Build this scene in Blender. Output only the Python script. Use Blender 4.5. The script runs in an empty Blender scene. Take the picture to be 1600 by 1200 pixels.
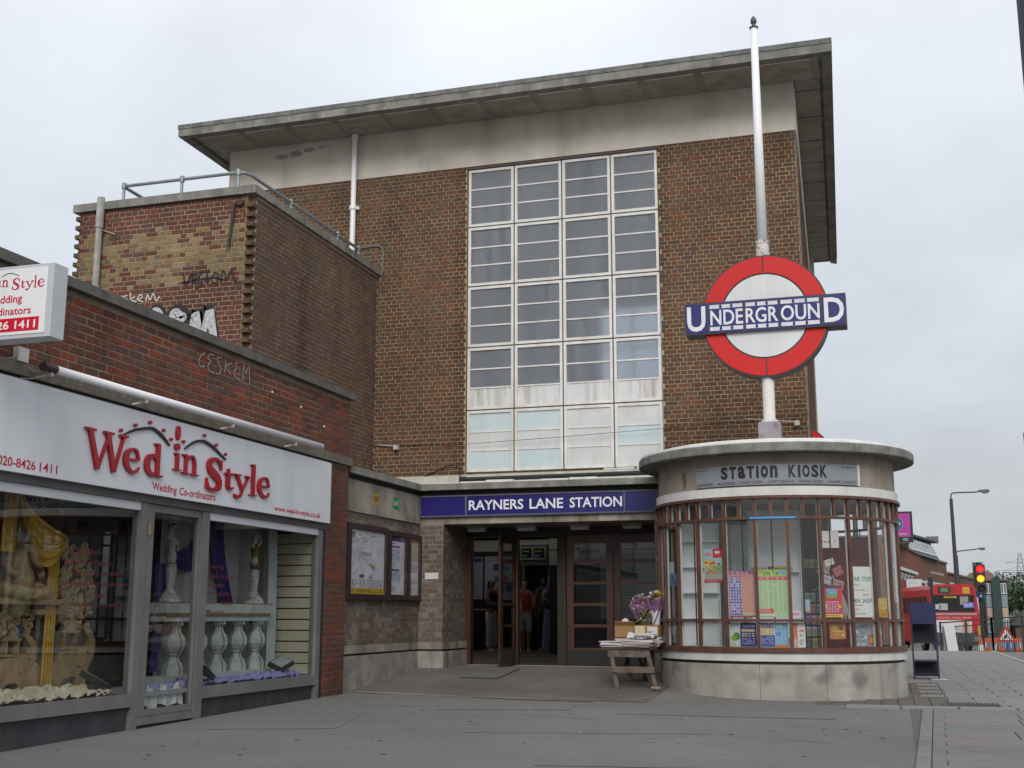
import bpy, bmesh, math, random
import numpy as np
from mathutils import Vector, Matrix
from math import sin, cos, pi, radians

random.seed(7)
rng = np.random.default_rng(7)
SC = bpy.context.scene
COL = SC.collection

# ------------------------------------------------------------------ camera
cam = bpy.data.cameras.new('camera'); cam_o = bpy.data.objects.new('camera', cam); COL.objects.link(cam_o)
cam.sensor_width = 36.0; cam.sensor_fit = 'HORIZONTAL'; cam.lens = 1874.47/1600*36.0
cam.clip_start = 0.05; cam.clip_end = 3000
_p, _y, _r = 0.189973855, 0.300228127, 6.745e-4
_B = Matrix(((1,0,0),(0,sin(_p),-cos(_p)),(0,cos(_p),sin(_p))))            # rows: right, down, forward
_Y = Matrix(((cos(_y),sin(_y),0),(-sin(_y),cos(_y),0),(0,0,1)))
_Rr = Matrix(((cos(_r),-sin(_r),0),(sin(_r),cos(_r),0),(0,0,1)))
CAMM = _Rr @ _B @ _Y
_rt, _dn, _fw = CAMM.row[0].copy(), CAMM.row[1].copy(), CAMM.row[2].copy()
cam_o.matrix_world = Matrix(((_rt[0],-_dn[0],-_fw[0],0),(_rt[1],-_dn[1],-_fw[1],0),(_rt[2],-_dn[2],-_fw[2],0),(0,0,0,1)))
SC.camera = cam_o
SC.view_settings.view_transform = 'Standard'; SC.view_settings.look = 'None'
SC.view_settings.gamma = 1.0; SC.view_settings.use_curve_mapping = False
SC.view_settings.exposure = 0.38

# ------------------------------------------------------------------ sky and sun (bright overcast)
SUN_DIR = Vector((0.24, -0.80, 0.55)).normalized()
W = bpy.data.worlds.new('World'); SC.world = W; W.use_nodes = True
nt = W.node_tree; nt.nodes.clear(); N = nt.nodes.new; L = nt.links.new
out = N('ShaderNodeOutputWorld'); mix = N('ShaderNodeMixShader'); mix.inputs[0].default_value = 0.90
bg1 = N('ShaderNodeBackground'); bg1.inputs[1].default_value = 0.06
bg2 = N('ShaderNodeBackground'); bg2.inputs[1].default_value = 0.84
sky = N('ShaderNodeTexSky'); sky.sky_type = 'NISHITA'; sky.sun_disc = False
sky.sun_elevation = math.asin(SUN_DIR.z); sky.sun_rotation = math.atan2(SUN_DIR.x, SUN_DIR.y)
sky.air_density = 1.5; sky.dust_density = 4.0
L(sky.outputs[0], bg1.inputs[0])
tc = N('ShaderNodeTexCoord'); sep = N('ShaderNodeSeparateXYZ'); L(tc.outputs['Generated'], sep.inputs[0])
ramp = N('ShaderNodeValToRGB'); L(sep.outputs[2], ramp.inputs[0])
el = ramp.color_ramp.elements
el[0].position = 0.0; el[0].color = (0.50,0.525,0.55,1)
el[1].position = 1.0; el[1].color = (0.98,1.0,1.04,1)
for pos, c in ((0.10,(0.58,0.61,0.655,1)), (0.22,(0.66,0.71,0.785,1)), (0.36,(0.76,0.805,0.885,1)), (0.50,(0.86,0.895,0.96,1))):
    e = el.new(pos); e.color = c
add = N('ShaderNodeMath'); add.operation = 'ADD'; add.inputs[1].default_value = 0.28; L(sep.outputs[2], add.inputs[0])
dvx = N('ShaderNodeVectorMath'); dvx.operation = 'SCALE'
inv = N('ShaderNodeMath'); inv.operation = 'DIVIDE'; inv.inputs[0].default_value = 1.0; L(add.outputs[0], inv.inputs[1])
L(tc.outputs['Generated'], dvx.inputs[0]); L(inv.outputs[0], dvx.inputs['Scale'])
noi = N('ShaderNodeTexNoise'); noi.inputs['Scale'].default_value = 1.6; noi.inputs['Detail'].default_value = 7; noi.inputs['Roughness'].default_value = 0.55
L(dvx.outputs[0], noi.inputs['Vector'])
mr = N('ShaderNodeMapRange'); mr.inputs['From Min'].default_value = 0.3; mr.inputs['From Max'].default_value = 0.7
mr.inputs['To Min'].default_value = 0.88; mr.inputs['To Max'].default_value = 1.14
L(noi.outputs[0], mr.inputs[0])
vs = N('ShaderNodeVectorMath'); vs.operation = 'SCALE'; L(ramp.outputs[0], vs.inputs[0]); L(mr.outputs[0], vs.inputs['Scale'])
L(vs.outputs[0], bg2.inputs[0]); L(bg1.outputs[0], mix.inputs[1]); L(bg2.outputs[0], mix.inputs[2]); L(mix.outputs[0], out.inputs[0])
sun = bpy.data.lights.new('sun', 'SUN'); sun.energy = 1.5; sun.angle = radians(30); sun.color = (1.0,0.97,0.93)
sun_o = bpy.data.objects.new('sun', sun); COL.objects.link(sun_o)
sun_o.rotation_euler = (-SUN_DIR).to_track_quat('-Z','Y').to_euler(); sun_o.location = (0,-20,40)

# ------------------------------------------------------------------ materials
def _new(name):
    m = bpy.data.materials.new(name); m.use_nodes = True
    n = m.node_tree; b = n.nodes['Principled BSDF']; return m, n, b
def _spec(b, v): b.inputs['Specular IOR Level'].default_value = v
_paint = {}
def paint(col, rough=0.5, metal=0.0, spec=0.4):
    k = (tuple(round(c,3) for c in col), rough, metal, spec)
    if k in _paint: return _paint[k]
    m, n, b = _new('paint'); b.inputs['Base Color'].default_value = (*col,1); b.inputs['Roughness'].default_value = rough
    b.inputs['Metallic'].default_value = metal; _spec(b, spec); _paint[k] = m; return m
def surf(name, c1, c2, scale=3.0, rough=0.7, bump=0.0, bscale=60, streak=None, metal=0.0, spec=0.35, detail=6, speck=None, zfreq=1.0, lo=0.35, hi=0.68):
    """noise-mixed surface in world metres; streak = darker vertical runs (weather stains)"""
    m, n, b = _new(name); nn = n.nodes.new; ll = n.links.new
    geo = nn('ShaderNodeNewGeometry'); mp = nn('ShaderNodeMapping'); mp.inputs['Scale'].default_value = (1,1,zfreq)
    ll(geo.outputs['Position'], mp.inputs[0])
    nz = nn('ShaderNodeTexNoise'); nz.inputs['Scale'].default_value = scale; nz.inputs['Detail'].default_value = detail; nz.inputs['Roughness'].default_value = 0.62
    ll(mp.outputs[0], nz.inputs['Vector'])
    rp = nn('ShaderNodeValToRGB'); rp.color_ramp.elements[0].position = lo; rp.color_ramp.elements[1].position = hi
    rp.color_ramp.elements[0].color = (*c1,1); rp.color_ramp.elements[1].color = (*c2,1); ll(nz.outputs[0], rp.inputs[0])
    colr = rp.outputs[0]
    if streak:
        m2 = nn('ShaderNodeMapping'); m2.inputs['Scale'].default_value = (1,1,0.07); ll(geo.outputs['Position'], m2.inputs[0])
        n2 = nn('ShaderNodeTexNoise'); n2.inputs['Scale'].default_value = streak[1]; n2.inputs['Detail'].default_value = 5; ll(m2.outputs[0], n2.inputs['Vector'])
        r2 = nn('ShaderNodeMapRange'); r2.inputs['From Min'].default_value = 0.5; r2.inputs['From Max'].default_value = 0.72
        r2.inputs['To Max'].default_value = streak[2]; ll(n2.outputs[0], r2.inputs[0])
        mx = nn('ShaderNodeMixRGB'); mx.inputs[2].default_value = (*streak[0],1); ll(r2.outputs[0], mx.inputs[0]); ll(colr, mx.inputs[1]); colr = mx.outputs[0]
    if speck:
        n3 = nn('ShaderNodeTexNoise'); n3.inputs['Scale'].default_value = speck[1]; n3.inputs['Detail'].default_value = 2; ll(geo.outputs['Position'], n3.inputs['Vector'])
        r3 = nn('ShaderNodeMapRange'); r3.inputs['From Min'].default_value = speck[2]; r3.inputs['From Max'].default_value = speck[2]+0.1; r3.inputs['To Max'].default_value = speck[3]; ll(n3.outputs[0], r3.inputs[0])
        mx = nn('ShaderNodeMixRGB'); mx.inputs[2].default_value = (*speck[0],1); ll(r3.outputs[0], mx.inputs[0]); ll(colr, mx.inputs[1]); colr = mx.outputs[0]
    ll(colr, b.inputs['Base Color']); b.inputs['Roughness'].default_value = rough; b.inputs['Metallic'].default_value = metal; _spec(b, spec)
    if bump:
        nb = nn('ShaderNodeTexNoise'); nb.inputs['Scale'].default_value = bscale; nb.inputs['Detail'].default_value = 4; ll(geo.outputs['Position'], nb.inputs['Vector'])
        bp = nn('ShaderNodeBump'); bp.inputs['Strength'].default_value = bump; bp.inputs['Distance'].default_value = 0.01
        ll(nb.outputs[0], bp.inputs['Height']); ll(bp.outputs[0], b.inputs['Normal'])
    return m
def brickmat():
    m, n, b = _new('brick'); nn = n.nodes.new; ll = n.links.new
    at = nn('ShaderNodeAttribute'); at.attribute_name = 'col'
    geo = nn('ShaderNodeNewGeometry')
    n1 = nn('ShaderNodeTexNoise'); n1.inputs['Scale'].default_value = 0.8; n1.inputs['Detail'].default_value = 7; ll(geo.outputs['Position'], n1.inputs['Vector'])
    r1 = nn('ShaderNodeMapRange'); r1.inputs['From Min'].default_value = 0.3; r1.inputs['From Max'].default_value = 0.7; r1.inputs['To Min'].default_value = 0.80; r1.inputs['To Max'].default_value = 1.16; ll(n1.outputs[0], r1.inputs[0])
    n2 = nn('ShaderNodeTexNoise'); n2.inputs['Scale'].default_value = 45; n2.inputs['Detail'].default_value = 4; ll(geo.outputs['Position'], n2.inputs['Vector'])
    r2 = nn('ShaderNodeMapRange'); r2.inputs['From Min'].default_value = 0.3; r2.inputs['From Max'].default_value = 0.7; r2.inputs['To Min'].default_value = 0.72; r2.inputs['To Max'].default_value = 1.24; ll(n2.outputs[0], r2.inputs[0])
    mu = nn('ShaderNodeMath'); mu.operation = 'MULTIPLY'; ll(r1.outputs[0], mu.inputs[0]); ll(r2.outputs[0], mu.inputs[1])
    ms_ = nn('ShaderNodeMapping'); ms_.inputs['Scale'].default_value = (1,1,0.06); ll(geo.outputs['Position'], ms_.inputs[0])
    n3 = nn('ShaderNodeTexNoise'); n3.inputs['Scale'].default_value = 1.6; n3.inputs['Detail'].default_value = 6; ll(ms_.outputs[0], n3.inputs['Vector'])
    r3 = nn('ShaderNodeMapRange'); r3.inputs['From Min'].default_value = 0.48; r3.inputs['From Max'].default_value = 0.72; r3.inputs['To Min'].default_value = 1.04; r3.inputs['To Max'].default_value = 0.66; ll(n3.outputs[0], r3.inputs[0])
    mu2 = nn('ShaderNodeMath'); mu2.operation = 'MULTIPLY'; ll(mu.outputs[0], mu2.inputs[0]); ll(r3.outputs[0], mu2.inputs[1]); mu = mu2
    vm = nn('ShaderNodeVectorMath'); vm.operation = 'SCALE'; ll(at.outputs['Color'], vm.inputs[0]); ll(mu.outputs[0], vm.inputs['Scale'])
    ll(vm.outputs[0], b.inputs['Base Color']); b.inputs['Roughness'].default_value = 0.88; _spec(b, 0.25)
    bp = nn('ShaderNodeBump'); bp.inputs['Strength'].default_value = 0.35; bp.inputs['Distance'].default_value = 0.006; ll(n2.outputs[0], bp.inputs['Height']); ll(bp.outputs[0], b.inputs['Normal'])
    return m
def glassmat(name, tint, refl=1.0, dirt=0.0, dirtcol=(0.5,0.5,0.5), rough=0.0, wav=0.0):
    m = bpy.data.materials.new(name); m.use_nodes = True; n = m.node_tree; n.nodes.clear(); nn = n.nodes.new; ll = n.links.new
    o = nn('ShaderNodeOutputMaterial'); tr = nn('ShaderNodeBsdfTransparent'); tr.inputs[0].default_value = (*tint,1)
    gl = nn('ShaderNodeBsdfGlossy'); gl.inputs['Roughness'].default_value = rough; gl.inputs[0].default_value = (1,1,1,1)
    fr = nn('ShaderNodeFresnel'); gb = nn('ShaderNodeNewGeometry'); ior = nn('ShaderNodeMapRange'); ior.inputs['To Min'].default_value = 1.5; ior.inputs['To Max'].default_value = 1/1.5
    ll(gb.outputs['Backfacing'], ior.inputs[0]); ll(ior.outputs[0], fr.inputs[0])
    mu = nn('ShaderNodeMath'); mu.operation = 'MULTIPLY'; mu.inputs[1].default_value = refl; ll(fr.outputs[0], mu.inputs[0])
    mx = nn('ShaderNodeMixShader'); ll(mu.outputs[0], mx.inputs[0]); ll(tr.outputs[0], mx.inputs[1]); ll(gl.outputs[0], mx.inputs[2]); last = mx.outputs[0]
    geo = nn('ShaderNodeNewGeometry')
    if dirt:
        df = nn('ShaderNodeBsdfDiffuse'); df.inputs[0].default_value = (*dirtcol,1)
        mp = nn('ShaderNodeMapping'); mp.inputs['Scale'].default_value = (1,1,0.15); ll(geo.outputs['Position'], mp.inputs[0])
        nz = nn('ShaderNodeTexNoise'); nz.inputs['Scale'].default_value = 6; nz.inputs['Detail'].default_value = 5; ll(mp.outputs[0], nz.inputs['Vector'])
        mr = nn('ShaderNodeMapRange'); mr.inputs['From Min'].default_value = 0.3; mr.inputs['From Max'].default_value = 0.75; mr.inputs['To Min'].default_value = dirt*0.7; mr.inputs['To Max'].default_value = dirt*1.5; ll(nz.outputs[0], mr.inputs[0])
        m2 = nn('ShaderNodeMixShader'); ll(mr.outputs[0], m2.inputs[0]); ll(last, m2.inputs[1]); ll(df.outputs[0], m2.inputs[2]); last = m2.outputs[0]
    if wav:
        nb = nn('ShaderNodeTexNoise'); nb.inputs['Scale'].default_value = 3; ll(geo.outputs['Position'], nb.inputs['Vector'])
        bp = nn('ShaderNodeBump'); bp.inputs['Strength'].default_value = wav; bp.inputs['Distance'].default_value = 0.02; ll(nb.outputs[0], bp.inputs['Height']); ll(bp.outputs[0], gl.inputs['Normal'])
    ll(last, o.inputs[0]); return m
def emit(name, col, s):
    m, n, b = _new(name); b.inputs['Base Color'].default_value = (*col,1); b.inputs['Emission Color'].default_value = (*col,1); b.inputs['Emission Strength'].default_value = s; return m

BRICK = brickmat()
M_MORT = surf('mortar_tan', (0.30,0.225,0.125), (0.43,0.335,0.195), 2.2, 0.95, 0.3, 80)
M_MORT_G = surf('mortar_grey', (0.27,0.205,0.135), (0.40,0.32,0.22), 1.2, 0.95, 0.3, 80)
M_MORT_S = surf('mortar_shop', (0.15,0.115,0.08), (0.26,0.195,0.135), 2, 0.95, 0.3, 80)
M_MORT_W = surf('mortar_wing', (0.13,0.108,0.088), (0.24,0.205,0.17), 2, 0.95, 0.3, 80)
M_CONC = surf('pale_concrete', (0.53,0.485,0.415), (0.65,0.605,0.535), 1.3, 0.9, 0.25, 50, streak=((0.22,0.19,0.15),1.7,0.45), speck=((0.25,0.22,0.17),1.1,0.62,0.5))
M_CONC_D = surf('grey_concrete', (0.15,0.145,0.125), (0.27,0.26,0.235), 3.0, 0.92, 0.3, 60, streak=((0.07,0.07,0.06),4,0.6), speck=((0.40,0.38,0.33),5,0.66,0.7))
M_CONC_W = surf('weathered_wing_concrete', (0.17,0.145,0.115), (0.34,0.305,0.255), 2.2, 0.9, 0.25, 50, streak=((0.08,0.07,0.055),4,0.7))
M_PLINTH = surf('stained_plinth', (0.17,0.16,0.14), (0.30,0.285,0.25), 3.5, 0.85, 0.2, 60, streak=((0.07,0.065,0.06),6,0.75))
M_KIOSKBASE = surf('kiosk_plinth_concrete', (0.25,0.235,0.205), (0.37,0.355,0.32), 2.4, 0.85, 0.2, 70, streak=((0.12,0.11,0.10),3.2,0.55), speck=((0.08,0.075,0.07),1.7,0.575,0.7))
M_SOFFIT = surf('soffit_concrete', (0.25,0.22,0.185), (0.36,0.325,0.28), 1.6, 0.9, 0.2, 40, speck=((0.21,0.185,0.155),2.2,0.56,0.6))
M_SOFFRIB = surf('soffit_rib', (0.22,0.195,0.165), (0.31,0.275,0.235), 1.6, 0.9)
M_LEAD = surf('lead_flashing', (0.10,0.105,0.10), (0.19,0.195,0.185), 5, 0.8, 0.2, 30, speck=((0.3,0.3,0.28),9,0.64,0.7))
M_WHITE = surf('aged_white_paint', (0.60,0.585,0.56), (0.72,0.71,0.69), 4, 0.5, 0, 1, streak=((0.42,0.33,0.25),6,0.35))
M_POLE = surf('white_pole_paint', (0.78,0.78,0.79), (0.83,0.83,0.84), 3, 0.4)
M_PEEL = surf('peeling_white_paint', (0.62,0.60,0.57), (0.72,0.70,0.68), 8, 0.6, 0.2, 60, speck=((0.22,0.10,0.06),7,0.60,0.9))
M_BROWN = surf('brown_window_paint', (0.085,0.036,0.025), (0.125,0.056,0.04), 6, 0.45)
M_ASPH = surf('asphalt', (0.134,0.131,0.122), (0.166,0.162,0.152), 0.5, 0.93, 0.6, 150, speck=((0.24,0.235,0.22),75,0.60,0.55), detail=9)
M_APRON = surf('entrance_asphalt', (0.095,0.086,0.076), (0.150,0.138,0.124), 0.8, 0.9, 0.4, 140, speck=((0.06,0.055,0.05),3.2,0.62,0.6), detail=8)
M_STRIP = surf('worn_edge', (0.145,0.137,0.122), (0.20,0.19,0.17), 4, 0.9, 0.3, 120)
M_STEEL = surf('grey_shop_aluminium', (0.125,0.12,0.12), (0.165,0.158,0.158), 2, 0.45, spec=0.5)
M_SHUT = surf('white_shutter_box', (0.50,0.52,0.54), (0.56,0.58,0.60), 3, 0.5)
M_RISER = surf('dark_stallriser', (0.030,0.031,0.036), (0.050,0.050,0.056), 3, 0.55, streak=((0.09,0.085,0.08),5,0.3))
M_FASCIA = surf('white_fascia', (0.59,0.61,0.64), (0.64,0.66,0.69), 0.8, 0.35, spec=0.45, streak=((0.50,0.51,0.52),3.5,0.45))
M_RED = paint((0.31,0.006,0.017), 0.3, 0, 0.45)
M_REDPRINT = paint((0.45,0.012,0.03), 0.5)
M_BLACK = paint((0.012,0.012,0.014), 0.45)
M_DARK = paint((0.025,0.023,0.022), 0.7)
M_BLUE = surf('enamel_blue', (0.014,0.010,0.115), (0.021,0.015,0.145), 2, 0.3, spec=0.5)
M_BLUEFRAME = paint((0.09,0.10,0.13), 0.45)
M_LETTER = paint((0.70,0.70,0.72), 0.45)
M_WOOD_D = surf('brown_door_timber', (0.040,0.014,0.008), (0.075,0.027,0.014), 5, 0.4, zfreq=0.1, spec=0.5)
M_WOOD_B = surf('black_door_timber', (0.018,0.014,0.012), (0.035,0.025,0.02), 4, 0.5)
M_TRESTLE = surf('old_trestle_timber', (0.085,0.064,0.050), (0.165,0.135,0.110), 7, 0.85, 0.2, 50, speck=((0.05,0.04,0.035),11,0.6,0.7))
M_GLASS = glassmat('window_glass', (0.975,0.985,0.98), 0.7, 0.01, (0.5,0.5,0.5))
M_SHOPGLASS = glassmat('shop_glass', (0.90,0.92,0.91), 0.75, 0.0)
M_DOORGLASS = glassmat('door_glass', (0.78,0.80,0.80), 0.7)
def frostmat():
    m = bpy.data.materials.new('obscured_glass'); m.use_nodes = True; n = m.node_tree; n.nodes.clear(); nn = n.nodes.new; ll = n.links.new
    o = nn('ShaderNodeOutputMaterial'); rf = nn('ShaderNodeBsdfRefraction'); rf.inputs['Color'].default_value = (0.72,0.76,0.79,1); rf.inputs['IOR'].default_value = 1.06; rf.inputs['Roughness'].default_value = 0.32
    gl = nn('ShaderNodeBsdfGlossy'); gl.inputs['Roughness'].default_value = 0.22
    fr = nn('ShaderNodeFresnel'); fr.inputs[0].default_value = 1.52
    mx = nn('ShaderNodeMixShader'); ll(fr.outputs[0], mx.inputs[0]); ll(rf.outputs[0], mx.inputs[1]); ll(gl.outputs[0], mx.inputs[2])
    df = nn('ShaderNodeBsdfDiffuse'); df.inputs[0].default_value = (0.37,0.385,0.42,1); geo = nn('ShaderNodeNewGeometry')  # diffuse grime, its blue-grey tint also painting in reflected sky
    mp = nn('ShaderNodeMapping'); mp.inputs['Scale'].default_value = (1,1,0.12); ll(geo.outputs['Position'], mp.inputs[0])
    nz = nn('ShaderNodeTexNoise'); nz.inputs['Scale'].default_value = 7; nz.inputs['Detail'].default_value = 6; ll(mp.outputs[0], nz.inputs['Vector'])
    mr = nn('ShaderNodeMapRange'); mr.inputs['From Min'].default_value = 0.3; mr.inputs['From Max'].default_value = 0.75; mr.inputs['To Min'].default_value = 0.22; mr.inputs['To Max'].default_value = 0.40; ll(nz.outputs[0], mr.inputs[0])
    m2 = nn('ShaderNodeMixShader'); ll(mr.outputs[0], m2.inputs[0]); ll(mx.outputs[0], m2.inputs[1]); ll(df.outputs[0], m2.inputs[2]); ll(m2.outputs[0], o.inputs[0]); return m
M_FROST = frostmat()
M_HANDRAIL = surf('galvanised_tube', (0.19,0.22,0.24), (0.28,0.31,0.33), 9, 0.45, metal=0.3)
M_IRON = paint((0.02,0.02,0.022), 0.5)
M_SKIN1 = paint((0.20,0.10,0.06), 0.55); M_SKIN2 = paint((0.36,0.19,0.125), 0.55)

# ------------------------------------------------------------------ mesh building
class MB:
    def __init__(s): s.v = []; s.f = []; s.m = []; s.mats = []
    def mi(s, mat):
        if mat not in s.mats: s.mats.append(mat)
        return s.mats.index(mat)
    def add(s, vs, fs, mat=None):
        o = len(s.v); s.v += [tuple(p) for p in vs]; k = s.mi(mat) if mat else 0
        for f in fs: s.f.append(tuple(o+i for i in f)); s.m.append(k)
        return s
    def box(s, x0, x1, y0, y1, z0, z1, mat=None):
        return s.add([(x0,y0,z0),(x1,y0,z0),(x1,y1,z0),(x0,y1,z0),(x0,y0,z1),(x1,y0,z1),(x1,y1,z1),(x0,y1,z1)],
                     [(0,3,2,1),(4,5,6,7),(0,1,5,4),(1,2,6,5),(2,3,7,6),(3,0,4,7)], mat)
    def obox(s, c, u, v, n, hu, hv, hn, mat=None):
        c, u, v, n = Vector(c), Vector(u), Vector(v), Vector(n)
        P = [c+u*a*hu+v*b*hv+n*d*hn for d in (-1,1) for b in (-1,1) for a in (-1,1)]
        return s.add(P, [(0,2,3,1),(4,5,7,6),(0,1,5,4),(1,3,7,5),(3,2,6,7),(2,0,4,6)], mat)
    def bar(s, a, b, hw, hd, up=(0,0,1), mat=None):
        a, b = Vector(a), Vector(b); u = (b-a).normalized(); up = Vector(up)
        if abs(u.dot(up)) > 0.95: up = Vector((1,0,0))
        w = u.cross(up).normalized(); v = w.cross(u)
        return s.obox((a+b)/2, u, w, v, (b-a).length/2, hw, hd, mat)
    def prism(s, poly, O, u, v, n, depth, mat=None):
        O, u, v, n = map(Vector, (O,u,v,n)); k = len(poly)
        P = [O+u*a+v*b for a, b in poly] + [O+u*a+v*b-n*depth for a, b in poly]
        return s.add(P, [tuple(range(k)), tuple(range(2*k-1,k-1,-1))]+[((i+1)%k,i,k+i,k+(i+1)%k) for i in range(k)], mat)
    def tube(s, pts, r, seg=8, mat=None, cap=True):
        pts = [Vector(p) for p in pts]; rs = r if isinstance(r, (list,tuple)) else [r]*len(pts); o = []
        prev = None
        for i, p in enumerate(pts):
            t = (pts[min(i+1,len(pts)-1)]-pts[max(i-1,0)]).normalized()
            if prev is None:
                a = Vector((0,0,1)) if abs(t.z) < 0.9 else Vector((1,0,0)); w = t.cross(a).normalized()
            else: w = (prev - t*prev.dot(t)).normalized()
            prev = w; q = t.cross(w)
            o += [p+(w*cos(2*pi*k/seg)+q*sin(2*pi*k/seg))*rs[i] for k in range(seg)]
        F = [(i*seg+k, i*seg+(k+1)%seg, (i+1)*seg+(k+1)%seg, (i+1)*seg+k) for i in range(len(pts)-1) for k in range(seg)]
        if cap: F += [tuple(range(seg-1,-1,-1)), tuple(range((len(pts)-1)*seg, len(pts)*seg))]
        return s.add(o, F, mat)
    def lathe(s, prof, c, seg=16, mat=None, sx=1.0, sy=1.0):
        o = []
        for r, z in prof: o += [(c[0]+r*sx*cos(2*pi*k/seg), c[1]+r*sy*sin(2*pi*k/seg), c[2]+z) for k in range(seg)]
        F = [(i*seg+k, i*seg+(k+1)%seg, (i+1)*seg+(k+1)%seg, (i+1)*seg+k) for i in range(len(prof)-1) for k in range(seg)]
        F += [tuple(range(seg-1,-1,-1)), tuple(range((len(prof)-1)*seg, len(prof)*seg))]
        return s.add(o, F, mat)
    def ball(s, c, r, seg=10, mat=None, sz=1.0):
        n = max(4, seg//2)
        return s.lathe([(max(1e-4, r*sin(pi*i/n)), -r*sz*cos(pi*i/n)) for i in range(n+1)], c, seg, mat)
    def arc(s, C, r0, r1, z0, z1, a0, a1, seg=24, mat=None, full=False):
        n = seg+1; o = []
        for i in range(n):
            a = radians(a0+(a1-a0)*i/seg); S, K = sin(a), -cos(a)
            o += [(C[0]+r0*S,C[1]+r0*K,z0),(C[0]+r1*S,C[1]+r1*K,z0),(C[0]+r1*S,C[1]+r1*K,z1),(C[0]+r0*S,C[1]+r0*K,z1)]
        F = [(i*4+j, i*4+(j+1)%4, i*4+4+(j+1)%4, i*4+4+j) for i in range(seg) for j in range(4)]
        if not full: F += [(3,2,1,0), (seg*4,seg*4+1,seg*4+2,seg*4+3)]
        return s.add(o, F, mat)
    def grid(s, fn, nu, nv, mat=None):
        return s.add([fn(i/nu, j/nv) for j in range(nv+1) for i in range(nu+1)],
                     [(j*(nu+1)+i, j*(nu+1)+i+1, (j+1)*(nu+1)+i+1, (j+1)*(nu+1)+i) for j in range(nv) for i in range(nu)], mat)
    def ribbon(s, pts, O, u, v, n, depth, mat=None):
        """flat stroke through (x, y, halfwidth) in the plane O,u,v, with real thickness"""
        O, u, v, n = map(Vector, (O,u,v,n)); A = []; B = []
        for i, (x, y, h) in enumerate(pts):
            x0, y0 = pts[max(i-1,0)][:2]; x1, y1 = pts[min(i+1,len(pts)-1)][:2]
            d = math.hypot(x1-x0, y1-y0) or 1; nx, ny = -(y1-y0)/d, (x1-x0)/d
            A.append((x+nx*h, y+ny*h)); B.append((x-nx*h, y-ny*h))
        k = len(pts); P = []
        for q in (A, B): P += [O+u*a+v*b for a, b in q]
        for q in (A, B): P += [O+u*a+v*b-n*depth for a, b in q]
        F = []
        for i in range(k-1):
            F += [(k+i,k+i+1,i+1,i), (i,i+1,2*k+i+1,2*k+i), (k+i+1,k+i,3*k+i,3*k+i+1)]
        F += [(0,2*k,3*k,k), (k-1,2*k-1,4*k-1,3*k-1)]
        return s.add(P, F, mat)
    def build(s, name, mat=None, parent=None, smooth=False, bevel=0, **props):
        me = bpy.data.meshes.new(name); off = wloc(parent) if parent else None
        vs = np.array(s.v, dtype=np.float32)
        if off is not None: vs = vs - np.array(off, dtype=np.float32)
        org = (0,0,0)
        if parent is None:
            lo, hi = vs.min(0), vs.max(0); org = np.array(((lo[0]+hi[0])/2, (lo[1]+hi[1])/2, lo[2]), dtype=np.float32); vs = vs-org
        me.from_pydata(vs.tolist(), [], s.f)
        for q in (s.mats or [mat]): me.materials.append(q)
        if len(s.mats) > 1: me.polygons.foreach_set('material_index', s.m)
        if smooth: me.shade_smooth() if hasattr(me,'shade_smooth') else None
        me.update()
        o = bpy.data.objects.new(name, me); COL.objects.link(o)
        if parent: o.parent = parent
        else: o.location = [float(q) for q in org]
        for k, q in props.items(): o[k] = q
        if bevel:
            b = o.modifiers.new('bevel','BEVEL'); b.width = bevel; b.segments = 2; b.limit_method = 'ANGLE'
        return o
def wloc(o):
    p = Vector((0,0,0))
    while o: p = p + o.location; o = o.parent
    return p
def thing(name, label, cat, loc, group=None):
    o = bpy.data.objects.new(name, None); COL.objects.link(o); o.location = loc; o.empty_display_size = 0.1
    o['label'] = label; o['category'] = cat
    if group: o['group'] = group
    return o
def tag(o, label, cat, group=None):
    o['label'] = label; o['category'] = cat
    if group: o['group'] = group
    return o
def copy_tree(o, parent=None):
    c = o.copy(); COL.objects.link(c); c.parent = parent
    for ch in list(o.children): copy_tree(ch, c)
    return c
def cr(pts, n=6):
    """Catmull-Rom through tuples"""
    P = [np.array(p, float) for p in pts]; P = [2*P[0]-P[1]]+P+[2*P[-1]-P[-2]]; o = []
    for i in range(1, len(P)-2):
        for k in range(n):
            t = k/n; a, b, c, d = P[i-1:i+3]
            o.append(tuple(0.5*((2*b)+(c-a)*t+(2*a-5*b+4*c-d)*t*t+(3*b-a-3*c+d)*t**3)))
    o.append(tuple(P[-2])); return o
_tx = {}
def textgeo(body, bold=0.0, extrude=0.0):
    k = (body, bold, extrude)
    if k not in _tx:
        c = bpy.data.curves.new('t','FONT'); c.body = body; c.size = 1; c.offset = bold; c.extrude = extrude; c.resolution_u = 3
        o = bpy.data.objects.new('t', c); me = bpy.data.meshes.new_from_object(o)
        v = np.array([q.co[:] for q in me.vertices]) if len(me.vertices) else np.zeros((1,3)); f = [tuple(p.vertices) for p in me.polygons]
        bpy.data.objects.remove(o); bpy.data.curves.remove(c); bpy.data.meshes.remove(me); _tx[k] = (v, f)
    return _tx[k]
def text(mb, body, O, u, v, n, x0, x1, y0, y1, mat, bold=0.0, depth=0.0, lift=0.0, fn=None):
    """lettering fitted to the box x0..x1, y0..y1 of the plane O,u,v"""
    V, F = textgeo(body, bold, 1.0 if depth else 0.0)
    lo, hi = V.min(0), V.max(0); d = np.maximum(hi-lo, 1e-6); O, u, v, n = map(Vector, (O,u,v,n)); P = []
    for p in V:
        a = x0+(x1-x0)*(p[0]-lo[0])/d[0]; b = y0+(y1-y0)*(p[1]-lo[1])/d[1]; w = lift+(depth*(p[2]-lo[2])/d[2] if depth else 0)
        P.append(fn(a,b,w) if fn else O+u*a+v*b+n*w)
    return mb.add(P, F, mat)

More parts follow.
